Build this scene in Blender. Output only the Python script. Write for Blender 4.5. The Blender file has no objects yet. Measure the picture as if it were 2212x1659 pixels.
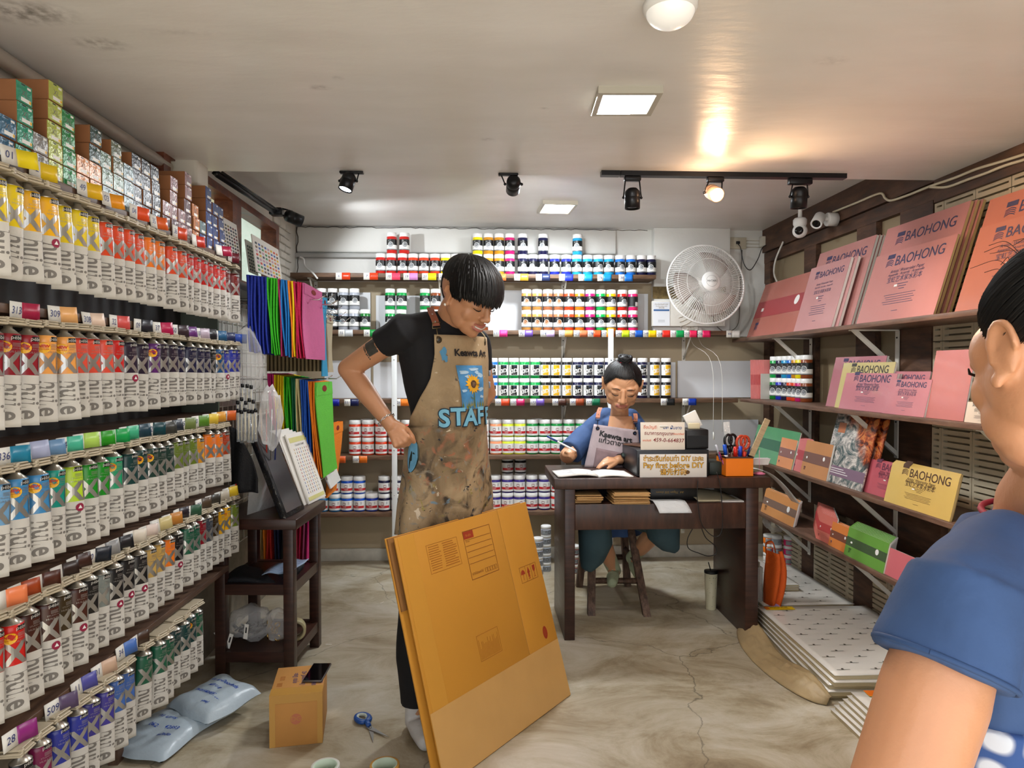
import bpy, bmesh, math, random
from mathutils import Vector, Matrix, Euler, noise
from mathutils.bvhtree import BVHTree
R = math.radians
PI = math.pi
rnd = random.Random(7)
scn = bpy.context.scene
COL = scn.collection

# ------------------------------------------------------------------ camera
F_PX, CX, CY = 1475.0, 1106.0, 829.5
CAM = Vector((0.0, 0.0, 1.33))
YAW, PITCH = math.atan((CX - 1040) / F_PX), math.atan((CY - 800) / F_PX)
cam_d = bpy.data.cameras.new('camera'); cam_d.sensor_width = 36.0; cam_d.lens = 36.0 * F_PX / 2212
cam_d.clip_start = 0.02
cam = bpy.data.objects.new('camera', cam_d); COL.objects.link(cam)
cam.location = CAM; cam.rotation_euler = (PI / 2 - PITCH, 0, -YAW)
scn.camera = cam
CROT = Euler((PI / 2 - PITCH, 0, -YAW)).to_matrix()

def ray(px, py):
    return CROT @ Vector(((px - CX) / F_PX, -(py - CY) / F_PX, -1.0))
def at_y(px, py, Y):
    d = ray(px, py); return CAM + d * (Y / d.y)
def at_x(px, py, X):
    d = ray(px, py); return CAM + d * (X / d.x)
def at_z(px, py, Z):
    d = ray(px, py); return CAM + d * ((Z - CAM.z) / d.z)

# ------------------------------------------------------------------ view, world, lights
vs = scn.view_settings
scn.display_settings.display_device = 'sRGB'
vs.view_transform = 'Standard'; vs.look = 'None'; vs.gamma = 1.0; vs.use_curve_mapping = False
vs.exposure = 0.52
w = bpy.data.worlds.new('daylight'); scn.world = w; w.use_nodes = True
wn = w.node_tree.nodes; wl = w.node_tree.links
bgn = wn['Background']; bgn.inputs['Strength'].default_value = 1.6
bgn.inputs['Color'].default_value = (0.93, 0.96, 1.0, 1)

def lamp(kind, name, loc, energy, color=(1, 1, 1), target=None, **kw):
    d = bpy.data.lights.new(name, kind); d.energy = energy; d.color = color
    for k, v in kw.items(): setattr(d, k, v)
    o = bpy.data.objects.new(name, d); COL.objects.link(o); o.location = loc
    if target is not None:
        o.rotation_euler = (Vector(target) - Vector(loc)).to_track_quat('-Z', 'Y').to_euler()
    return o
lamp('SUN', 'ceiling_bounce_sun', (0, -4, 6), 10, (1.0, .97, .93), (0.4, -1.2, 0), angle=R(3))  # unseen sun, added so the street bounces light up to the ceiling
# room lights: two ceiling LED panels, the opening daylight is the world through the open shop front
lamp('AREA', 'near_panel_light', (0.40, 2.13, 2.150), 11, (1.0, 0.98, 0.96), (0.40, 2.13, 0), shape='RECTANGLE', size=0.15, size_y=0.15)
lamp('AREA', 'far_panel_light', (0.42, 4.10, 2.285), 20, (0.90, 0.96, 1.0), (0.42, 4.10, 0), shape='RECTANGLE', size=0.18, size_y=0.18)

# ------------------------------------------------------------------ materials
def lin(c):
    c = c.lstrip('#'); r = [int(c[i:i + 2], 16) / 255 for i in (0, 2, 4)]
    return tuple((x / 12.92 if x <= 0.04045 else ((x + 0.055) / 1.055) ** 2.4) for x in r)
_M = {}
def mat(name, col, rough=0.5, metal=0.0, spec=0.5, var=0.0, vscale=12.0, bump=0.0, bscale=60.0, emit=0, ecol=None,
        alpha=1.0, trans=0.0, coat=0.0, sss=0.0, ior=None):
    if name in _M: return _M[name]
    m = bpy.data.materials.new(name); m.use_nodes = True
    nt = m.node_tree; b = nt.nodes['Principled BSDF']; L = nt.links
    c = lin(col) if isinstance(col, str) else col
    b.inputs['Base Color'].default_value = (*c, 1); b.inputs['Roughness'].default_value = rough
    b.inputs['Metallic'].default_value = metal; b.inputs['Specular IOR Level'].default_value = spec
    b.inputs['Alpha'].default_value = alpha; b.inputs['Transmission Weight'].default_value = trans
    b.inputs['Coat Weight'].default_value = coat; b.inputs['Coat Roughness'].default_value = 0.08
    if ior: b.inputs['IOR'].default_value = ior
    if sss: b.inputs['Subsurface Weight'].default_value = sss; b.inputs['Subsurface Radius'].default_value = (0.02, 0.008, 0.004)
    if emit:
        b.inputs['Emission Color'].default_value = (*(lin(ecol) if ecol else c), 1); b.inputs['Emission Strength'].default_value = emit
    if var or bump:
        tc = nt.nodes.new('ShaderNodeTexCoord')
    if var:
        n = nt.nodes.new('ShaderNodeTexNoise'); n.inputs['Scale'].default_value = vscale; n.inputs['Detail'].default_value = 5
        L.new(tc.outputs['Object'], n.inputs['Vector'])
        mr = nt.nodes.new('ShaderNodeMapRange'); mr.inputs['From Min'].default_value = .3; mr.inputs['From Max'].default_value = .7
        mr.inputs['To Min'].default_value = 1 - var; mr.inputs['To Max'].default_value = 1 + var * .6
        L.new(n.outputs['Fac'], mr.inputs['Value'])
        mx = nt.nodes.new('ShaderNodeVectorMath'); mx.operation = 'SCALE'; mx.inputs[0].default_value = c
        L.new(mr.outputs['Result'], mx.inputs['Scale']); L.new(mx.outputs['Vector'], b.inputs['Base Color'])
    if bump:
        n2 = nt.nodes.new('ShaderNodeTexNoise'); n2.inputs['Scale'].default_value = bscale; n2.inputs['Detail'].default_value = 4
        L.new(tc.outputs['Object'], n2.inputs['Vector'])
        bp = nt.nodes.new('ShaderNodeBump'); bp.inputs['Strength'].default_value = bump; bp.inputs['Distance'].default_value = 0.01
        L.new(n2.outputs['Fac'], bp.inputs['Height']); L.new(bp.outputs['Normal'], b.inputs['Normal'])
    _M[name] = m
    return m

def ramp_mat(name, stops, scale=(1, 1, 1), nscale=4, detail=8, rough=(0.4, 0.7), bump=0.2, dist=0.0, spec=0.5, bscale=1.0, space='Object'):
    """colour from a stretched fractal noise through a ramp"""
    if name in _M: return _M[name]
    m = bpy.data.materials.new(name); m.use_nodes = True
    nt = m.node_tree; b = nt.nodes['Principled BSDF']; L = nt.links
    tc = nt.nodes.new('ShaderNodeTexCoord'); mp = nt.nodes.new('ShaderNodeMapping'); mp.inputs['Scale'].default_value = scale
    L.new(tc.outputs[space], mp.inputs['Vector'])
    n = nt.nodes.new('ShaderNodeTexNoise'); n.inputs['Scale'].default_value = nscale; n.inputs['Detail'].default_value = detail
    n.inputs['Distortion'].default_value = dist; n.inputs['Roughness'].default_value = .62
    L.new(mp.outputs['Vector'], n.inputs['Vector'])
    cr = nt.nodes.new('ShaderNodeValToRGB'); el = cr.color_ramp.elements
    while len(el) < len(stops): el.new(.5)
    for e, (p, c) in zip(el, stops): e.position = p; e.color = (*lin(c), 1)
    L.new(n.outputs['Fac'], cr.inputs['Fac']); L.new(cr.outputs['Color'], b.inputs['Base Color'])
    mr = nt.nodes.new('ShaderNodeMapRange'); mr.inputs['To Min'].default_value = rough[0]; mr.inputs['To Max'].default_value = rough[1]
    L.new(n.outputs['Fac'], mr.inputs['Value']); L.new(mr.outputs['Result'], b.inputs['Roughness'])
    b.inputs['Specular IOR Level'].default_value = spec
    if bump:
        bp = nt.nodes.new('ShaderNodeBump'); bp.inputs['Strength'].default_value = bump; bp.inputs['Distance'].default_value = 0.006 * bscale
        L.new(n.outputs['Fac'], bp.inputs['Height']); L.new(bp.outputs['Normal'], b.inputs['Normal'])
    _M[name] = m
    return m

WHITE = mat('white_plastic', '#eeeeec', .35)
OFFW = mat('off_white_plastic', '#dcdad2', .45)
BLACK = mat('black_plastic', '#121214', .4)
INK = mat('black_ink', '#1b1b1f', .6)
BLUEINK = mat('blue_ink', '#1c2c6e', .6)
REDINK = mat('red_ink', '#a8332a', .6)
PAPER = mat('white_paper', '#ece9e2', .7)
CREAM = mat('cream_paper', '#d9ccaa', .7)
STEEL = mat('brushed_steel', '#b9bbbc', .3, 1.0)
CHROME = mat('chrome', '#d9dadb', .12, 1.0)
DKMETAL = mat('black_metal', '#15161a', .35, .4)
DKWOOD = ramp_mat('dark_stained_wood', [(.3, '#24140f'), (.55, '#3a2119'), (.75, '#4a2c20')], (2, 2, 18), 3, rough=(.25, .45), bump=.06)
DESKWOOD = ramp_mat('brown_desk_wood', [(.3, '#2b1913'), (.55, '#43291f'), (.8, '#573629')], (14, 3, 3), 2.2, rough=(.28, .45), bump=.04)
SHELFWOOD = ramp_mat('brown_shelf_wood', [(.3, '#4d3829'), (.5, '#6a4f3b'), (.75, '#84664e')], (3, 18, 18), 2.5, rough=(.45, .7), bump=.08)
LSHELF = ramp_mat('dark_brown_shelf_wood', [(.3, '#3a291f'), (.5, '#553d2e'), (.75, '#6f543f')], (18, 2.5, 18), 2.5, rough=(.4, .65), bump=.08)
RSHELF = ramp_mat('brown_side_shelf_wood', [(.3, '#4f3a2e'), (.5, '#6c5142'), (.75, '#856856')], (18, 2.5, 18), 2.5, rough=(.35, .6), bump=.05)
STOOLWOOD = ramp_mat('worn_stool_wood', [(.3, '#2c1e17'), (.5, '#5a4234'), (.7, '#7c6250')], (12, 12, 2), 4, rough=(.5, .8), bump=.1)
KRAFT = mat('kraft_cardboard', '#b8813f', .75, var=.1, vscale=6)
KRAFTD = mat('brown_carton_board', '#8a5a36', .8, var=.12, vscale=9)
BRACKET = mat('white_enamel_steel', '#d8d5cb', .35, var=.08, vscale=20)

def clearmat(name, col=(1, 1, 1), rough=.08, alpha=.18):
    """thin clear film: mostly see-through with a glossy skin"""
    if name in _M: return _M[name]
    m = bpy.data.materials.new(name); m.use_nodes = True
    nt = m.node_tree; L = nt.links; b = nt.nodes['Principled BSDF']; out = nt.nodes['Material Output']
    b.inputs['Base Color'].default_value = (*col, 1); b.inputs['Roughness'].default_value = rough
    t = nt.nodes.new('ShaderNodeBsdfTransparent'); mx = nt.nodes.new('ShaderNodeMixShader')
    lw = nt.nodes.new('ShaderNodeLayerWeight'); lw.inputs['Blend'].default_value = .25
    ma = nt.nodes.new('ShaderNodeMath'); ma.operation = 'MULTIPLY_ADD'; ma.inputs[1].default_value = .55; ma.inputs[2].default_value = alpha
    tc = nt.nodes.new('ShaderNodeTexCoord'); n2 = nt.nodes.new('ShaderNodeTexNoise'); n2.inputs['Scale'].default_value = 30; n2.inputs['Distortion'].default_value = 1.5
    bp = nt.nodes.new('ShaderNodeBump'); bp.inputs['Strength'].default_value = .5; bp.inputs['Distance'].default_value = .01
    L.new(tc.outputs['Object'], n2.inputs['Vector']); L.new(n2.outputs['Fac'], bp.inputs['Height']); L.new(bp.outputs['Normal'], b.inputs['Normal'])
    L.new(lw.outputs['Facing'], ma.inputs[0]); L.new(ma.outputs[0], mx.inputs['Fac'])
    L.new(t.outputs[0], mx.inputs[1]); L.new(b.outputs[0], mx.inputs[2]); L.new(mx.outputs[0], out.inputs['Surface'])
    _M[name] = m
    return m
FILM = clearmat('clear_plastic_film')
GLASSY = clearmat('clear_hard_plastic', (.9, .95, 1), .05, .12)

# ------------------------------------------------------------------ mesh building
def T(x=0, y=0, z=0): return Matrix.Translation((x, y, z))
def RZ(a): return Matrix.Rotation(a, 4, 'Z')
def RX(a): return Matrix.Rotation(a, 4, 'X')
def RY(a): return Matrix.Rotation(a, 4, 'Y')
def frame(o, x, y, z): # matrix with given axes
    m = Matrix.Identity(4)
    for i, a in enumerate((x, y, z)):
        for j in range(3): m[j][i] = a[j]
    for j in range(3): m[j][3] = o[j]
    return m
_RB = {}
class MB:
    def __init__(s): s.v = []; s.f = []; s.m = []; s.s = []
    def add(s, vs, fs, mi=0, smooth=False, M=None):
        o = len(s.v)
        s.v += [tuple(M @ Vector(p)) for p in vs] if M is not None else [tuple(p) for p in vs]
        for k, f in enumerate(fs):
            s.f.append([i + o for i in f]); s.m.append(mi[k] if isinstance(mi, list) else mi); s.s.append(smooth)
        return s
    def join(s, other, M=None, mi=None):
        return s.add(other.v, other.f, list(other.m) if mi is None else mi, False, M)._sm(other)
    def _sm(s, other):
        s.s[-len(other.s):] = other.s
        return s
    def box(s, c, d, mi=0, M=None, r=0.0, seg=2):
        """centre c, full size d, optional rounded edges"""
        x, y, z = d[0] / 2, d[1] / 2, d[2] / 2
        m = T(*c) if M is None else M @ T(*c)
        if r <= 0:
            v = [(-x, -y, -z), (x, -y, -z), (x, y, -z), (-x, y, -z), (-x, -y, z), (x, -y, z), (x, y, z), (-x, y, z)]
            f = [(0, 3, 2, 1), (4, 5, 6, 7), (0, 1, 5, 4), (1, 2, 6, 5), (2, 3, 7, 6), (3, 0, 4, 7)]
            return s.add(v, f, mi, False, m)
        key = (round(d[0], 5), round(d[1], 5), round(d[2], 5), round(r, 5), seg)
        if key not in _RB:
            b = bmesh.new(); bmesh.ops.create_cube(b, size=1)
            bmesh.ops.scale(b, vec=d, verts=b.verts)
            bmesh.ops.bevel(b, geom=b.edges[:], offset=r, segments=seg, affect='EDGES', profile=.5)
            b.verts.index_update()
            _RB[key] = ([v.co.copy() for v in b.verts], [[v.index for v in f.verts] for f in b.faces]); b.free()
        v, f = _RB[key]
        return s.add(v, f, mi, seg > 1, m)
    def bb(s, lo, hi, mi=0, M=None, r=0.0):
        return s.box([(a + b) / 2 for a, b in zip(lo, hi)], [abs(b - a) for a, b in zip(lo, hi)], mi, M, r)
    def loft(s, rings, mi=0, smooth=True, caps=True, closed=True, M=None):
        n = len(rings[0]); vs = [p for r_ in rings for p in r_]; fs = []; ms = []
        for i in range(len(rings) - 1):
            for j in range(n if closed else n - 1):
                k = (j + 1) % n
                fs.append((i * n + j, i * n + k, (i + 1) * n + k, (i + 1) * n + j)); ms.append(mi[i] if isinstance(mi, list) else mi)
        if caps and closed:
            fs.append(tuple(range(n - 1, -1, -1))); ms.append(ms[0]); fs.append(tuple((len(rings) - 1) * n + j for j in range(n))); ms.append(ms[-2])
        return s.add(vs, fs, ms, smooth, M)
    def lathe(s, prof, n=24, mi=0, M=None, smooth=True, caps=True):
        """prof: list of (r, z); mi int or list per segment"""
        rings = [[(r_ * math.cos(2 * PI * j / n), r_ * math.sin(2 * PI * j / n), z) for j in range(n)] for r_, z in prof]
        return s.loft(rings, mi, smooth, caps, True, M)
    def tube(s, pts, r, n=8, mi=0, caps=True, flat=1.0, M=None, up=None):
        pts = [Vector(p) for p in pts]; N = len(pts)
        rs = r if isinstance(r, (list, tuple)) else [r] * N
        rings = []; t0 = (pts[1] - pts[0]).normalized()
        u = Vector(up) if up else (Vector((0, 0, 1)) if abs(t0.z) < .9 else Vector((1, 0, 0)))
        u = (u - t0 * u.dot(t0)).normalized()
        for i in range(N):
            t = (pts[min(i + 1, N - 1)] - pts[max(i - 1, 0)])
            t = t.normalized() if t.length > 1e-9 else t0
            u = (u - t * u.dot(t)); u = u.normalized() if u.length > 1e-6 else t.orthogonal().normalized()
            w_ = t.cross(u)
            rings.append([pts[i] + (u * math.cos(2 * PI * j / n) * flat + w_ * math.sin(2 * PI * j / n)) * rs[i] for j in range(n)])
        return s.loft(rings, mi, True, caps, True, M)
    def limb(s, pts, rs, n=14, mi=0):
        s.tube(pts, rs, n, mi)
        for p, r_ in zip(pts, rs): s.ball(p, (r_, r_, r_), mi=mi)
        return s
    def ball(s, c, r, nu=16, nv=10, mi=0, M=None):
        vs = [(0, 0, -1)]; fs = []
        for i in range(1, nv):
            a = -PI / 2 + PI * i / nv
            for j in range(nu):
                b = 2 * PI * j / nu; vs.append((math.cos(a) * math.cos(b), math.cos(a) * math.sin(b), math.sin(a)))
        vs.append((0, 0, 1)); t = len(vs) - 1
        for j in range(nu):
            k = (j + 1) % nu; fs.append((0, 1 + k, 1 + j)); fs.append((t, t - nu + j, t - nu + k))
            for i in range(nv - 2): fs.append((1 + i * nu + j, 1 + i * nu + k, 1 + (i + 1) * nu + k, 1 + (i + 1) * nu + j))
        vs = [(c[0] + p[0] * r[0], c[1] + p[1] * r[1], c[2] + p[2] * r[2]) for p in vs] if M is None else [(p[0] * r[0], p[1] * r[1], p[2] * r[2]) for p in vs]
        return s.add(vs, fs, mi, True, None if M is None else M @ T(*c) if any(c) else M)
    def prism(s, poly, z0, z1, mi=0, M=None, smooth=False, side=None):
        """poly: 2D outline (x, y), extruded z0..z1"""
        n = len(poly); vs = [(x, y, z0) for x, y in poly] + [(x, y, z1) for x, y in poly]
        fs = [tuple(range(n - 1, -1, -1)), tuple(range(n, 2 * n))] + [(i, (i + 1) % n, n + (i + 1) % n, n + i) for i in range(n)]
        return s.add(vs, fs, [mi, mi] + [mi if side is None else side] * n, smooth, M)
    def grid(s, fn, nu, nv, mi=0, smooth=True, M=None, thick=0.0):
        """fn(u,v)->point, optional thickness along normal (makes a closed slab)"""
        P = [[Vector(fn(i / nu, j / nv)) for j in range(nv + 1)] for i in range(nu + 1)]
        idx = lambda i, j: i * (nv + 1) + j
        vs = [p for r_ in P for p in r_]
        q = [(idx(i, j), idx(i + 1, j), idx(i + 1, j + 1), idx(i, j + 1)) for i in range(nu) for j in range(nv)]
        if thick:
            nn = []
            for i in range(nu + 1):
                for j in range(nv + 1):
                    a = P[min(i + 1, nu)][j] - P[max(i - 1, 0)][j]; b = P[i][min(j + 1, nv)] - P[i][max(j - 1, 0)]
                    c = a.cross(b); nn.append(c.normalized() if c.length > 1e-12 else Vector((0, 0, 1)))
            K = len(vs); vs = vs + [v - nn[k] * thick for k, v in enumerate(vs)]
            q2 = [tuple(K + i for i in reversed(f)) for f in q]
            rim = [idx(i, 0) for i in range(nu + 1)] + [idx(nu, j) for j in range(1, nv + 1)] + [idx(i, nv) for i in range(nu - 1, -1, -1)] + [idx(0, j) for j in range(nv - 1, 0, -1)]
            q3 = [(rim[k], K + rim[k], K + rim[(k + 1) % len(rim)], rim[(k + 1) % len(rim)]) for k in range(len(rim))]
            q = q + q2 + q3
        return s.add(vs, q, mi, smooth, M)
    def text(s, txt, size, mi=0, M=None, align='CENTER', thick=0.0, fn=None, cut=0.0, sx=1.0, shear=0.0, bold=0.0, italic=0.0):
        """flat lettering in the local XY plane; fn(x,y)->point lays it on a surface"""
        vs, fs = text_shape(txt, size, align, cut, sx, bold, italic)
        if fn: vs = [fn(x, y) for x, y in vs]
        else: vs = [(x, y, 0) for x, y in vs]
        return s.add(vs, fs, mi, False, M)
    def build(s, name, mats, parent=None, M=None, fix=True):
        me = bpy.data.meshes.new(name); me.from_pydata(s.v, [], s.f)
        for i, m in enumerate(mats): me.materials.append(m)
        me.polygons.foreach_set('material_index', s.m); me.polygons.foreach_set('use_smooth', s.s)
        if fix:
            b = bmesh.new(); b.from_mesh(me); bmesh.ops.recalc_face_normals(b, faces=b.faces); b.to_mesh(me); b.free()
        me.update()
        o = bpy.data.objects.new(name, me); COL.objects.link(o)
        if parent: o.parent = parent
        if M is not None: o.matrix_local = M
        return o

_TX = {}
def text_shape(txt, size, align='CENTER', cut=0.0, sx=1.0, bold=0.0, italic=0.0):
    key = (txt, size, align, cut, sx, bold, italic)
    if key in _TX: return _TX[key]
    cu = bpy.data.curves.new('lettering', 'FONT'); cu.body = txt; cu.size = size; cu.align_x = align; cu.align_y = 'CENTER'
    cu.resolution_u = 2 if size < .03 else 4; cu.offset = bold; cu.shear = italic
    o = bpy.data.objects.new('lettering', cu); COL.objects.link(o)
    dg = bpy.context.evaluated_depsgraph_get(); me = o.evaluated_get(dg).to_mesh()
    b = bmesh.new(); b.from_mesh(me); o.evaluated_get(dg).to_mesh_clear()
    if cut and b.verts:
        xs = [v.co.x for v in b.verts]; x = min(xs) + cut
        while x < max(xs):
            bmesh.ops.bisect_plane(b, geom=b.verts[:] + b.edges[:] + b.faces[:], plane_co=(x, 0, 0), plane_no=(1, 0, 0)); x += cut
    b.verts.index_update()
    r_ = ([(v.co.x * sx, v.co.y) for v in b.verts], [[v.index for v in f.verts] for f in b.faces])
    b.free(); bpy.data.objects.remove(o); bpy.data.curves.remove(cu)
    _TX[key] = r_
    return r_

def tag(o, label=None, cat=None, group=None, kind=None):
    if label: o['label'] = label
    if cat: o['category'] = cat
    if group: o['group'] = group
    if kind: o['kind'] = kind
    return o
def thing(name, label, cat, loc=(0, 0, 0), rz=0.0, group=None, M=None):
    o = bpy.data.objects.new(name, None); COL.objects.link(o); o.empty_display_size = .05
    if M is not None: o.matrix_world = M
    else: o.location = loc; o.rotation_euler = (0, 0, rz)
    return tag(o, label, cat, group)
def struct(o): o['kind'] = 'structure'; return o
def dup(root, M=None, label=None, group=None):
    """a copy of a thing with copies of its parts and sub-parts (mesh data shared)"""
    r_ = root.copy(); COL.objects.link(r_)
    if M is not None: r_.matrix_world = M
    if label: r_['label'] = label
    if group: r_['group'] = group
    for ch in root.children:
        c = ch.copy(); COL.objects.link(c); c.parent = r_
        for g in ch.children:
            d = g.copy(); COL.objects.link(d); d.parent = c
    return r_
def setcol(o, slot, m):
    o.material_slots[slot].link = 'OBJECT'; o.material_slots[slot].material = m
ORD = 'first second third fourth fifth sixth seventh eighth ninth tenth eleventh twelfth thirteenth fourteenth fifteenth sixteenth seventeenth eighteenth nineteenth twentieth'.split()
def arc(c, r, a0, a1, n, plane='xy'):
    return [(c[0] + r * math.cos(a0 + (a1 - a0) * i / n), c[1] + r * math.sin(a0 + (a1 - a0) * i / n)) for i in range(n + 1)]
def spline(pts, n=6):
    """Catmull-Rom through the points"""
    P = [Vector(p) for p in pts]; P = [P[0] * 2 - P[1]] + P + [P[-1] * 2 - P[-2]]; out = []
    for i in range(1, len(P) - 2):
        for k in range(n):
            t = k / n; a, b, c, d = P[i - 1], P[i], P[i + 1], P[i + 2]
            out.append(.5 * ((2 * b) + (c - a) * t + (2 * a - 5 * b + 4 * c - d) * t * t + (3 * b - a - 3 * c + d) * t ** 3))
    out.append(P[-2]); return out

# ================================================================== ROOM
XL, XR, D = -1.275, 2.05, 4.80
ZN, ZF, YE = 2.17, 2.325, 2.95      # near (lower) ceiling, far ceiling, edge of the step
YF = -0.55                          # the open shop front
# --- floor: polished concrete
def floor_mat():
    m = bpy.data.materials.new('polished_concrete'); m.use_nodes = True
    nt = m.node_tree; L = nt.links; b = nt.nodes['Principled BSDF']
    N = lambda t: nt.nodes.new(t)
    tc = N('ShaderNodeTexCoord')
    mp = N('ShaderNodeMapping'); mp.inputs['Scale'].default_value = (1, 1.6, 1); L.new(tc.outputs['Object'], mp.inputs['Vector'])
    n1 = N('ShaderNodeTexNoise'); n1.inputs['Scale'].default_value = 2.2; n1.inputs['Detail'].default_value = 12; n1.inputs['Distortion'].default_value = .7; n1.inputs['Roughness'].default_value = .74
    L.new(mp.outputs[0], n1.inputs['Vector'])
    cr = N('ShaderNodeValToRGB'); e = cr.color_ramp.elements
    for k in range(3): e.new(.5)
    for q, (p, c) in zip(e, [(.28, '#7a6b57'), (.42, '#a2957c'), (.52, '#b9b09b'), (.62, '#c6bfb0'), (.76, '#d8d4ca')]): q.position = p; q.color = (*lin(c), 1)
    L.new(n1.outputs['Fac'], cr.inputs['Fac'])
    n2 = N('ShaderNodeTexNoise'); n2.inputs['Scale'].default_value = .9; n2.inputs['Detail'].default_value = 3
    L.new(tc.outputs['Object'], n2.inputs['Vector'])
    mx = N('ShaderNodeMix'); mx.data_type = 'RGBA'; mx.blend_type = 'MULTIPLY'; mx.inputs['Factor'].default_value = .5
    cr2 = N('ShaderNodeValToRGB'); cr2.color_ramp.elements[0].color = (*lin('#c4b49c'), 1); cr2.color_ramp.elements[1].color = (1, 1, 1, 1)
    cr2.color_ramp.elements[0].position = .35; cr2.color_ramp.elements[1].position = .6
    L.new(n2.outputs['Fac'], cr2.inputs['Fac']); L.new(cr.outputs['Color'], mx.inputs[6]); L.new(cr2.outputs['Color'], mx.inputs[7])
    # hairline cracks
    vo = N('ShaderNodeTexVoronoi'); vo.feature = 'DISTANCE_TO_EDGE'; vo.inputs['Scale'].default_value = .8
    dn = N('ShaderNodeTexNoise'); dn.inputs['Scale'].default_value = 3; dn.inputs['Detail'].default_value = 6
    va = N('ShaderNodeVectorMath'); va.operation = 'MULTIPLY_ADD'; va.inputs[1].default_value = (.35, .35, .35)
    L.new(tc.outputs['Object'], dn.inputs['Vector']); L.new(dn.outputs['Color'], va.inputs[0]); L.new(tc.outputs['Object'], va.inputs[2]); L.new(va.outputs[0], vo.inputs['Vector'])
    cm = N('ShaderNodeMapRange'); cm.inputs['From Max'].default_value = .0035; cm.inputs['To Min'].default_value = .45; cm.inputs['To Max'].default_value = 1
    L.new(vo.outputs['Distance'], cm.inputs['Value'])
    m2 = N('ShaderNodeVectorMath'); m2.operation = 'SCALE'; L.new(mx.outputs[2], m2.inputs[0]); L.new(cm.outputs[0], m2.inputs['Scale'])
    L.new(m2.outputs[0], b.inputs['Base Color'])
    rr = N('ShaderNodeMapRange'); rr.inputs['To Min'].default_value = .22; rr.inputs['To Max'].default_value = .6
    L.new(n1.outputs['Fac'], rr.inputs['Value']); L.new(rr.outputs[0], b.inputs['Roughness'])
    bp = N('ShaderNodeBump'); bp.inputs['Strength'].default_value = .15; bp.inputs['Distance'].default_value = .004
    L.new(n1.outputs['Fac'], bp.inputs['Height']); L.new(bp.outputs[0], b.inputs['Normal'])
    return m
struct(MB().bb((XL - .2, YF - .1, -.06), (XR + .2, D + .2, 0)).build('floor', [floor_mat()]))
struct(MB().bb((-5, YF - 7, -.08), (6, YF - .1, -.02)).build('ground_street', [mat('street_concrete', '#b4aea2', .8, var=.08, vscale=2)]))

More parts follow.
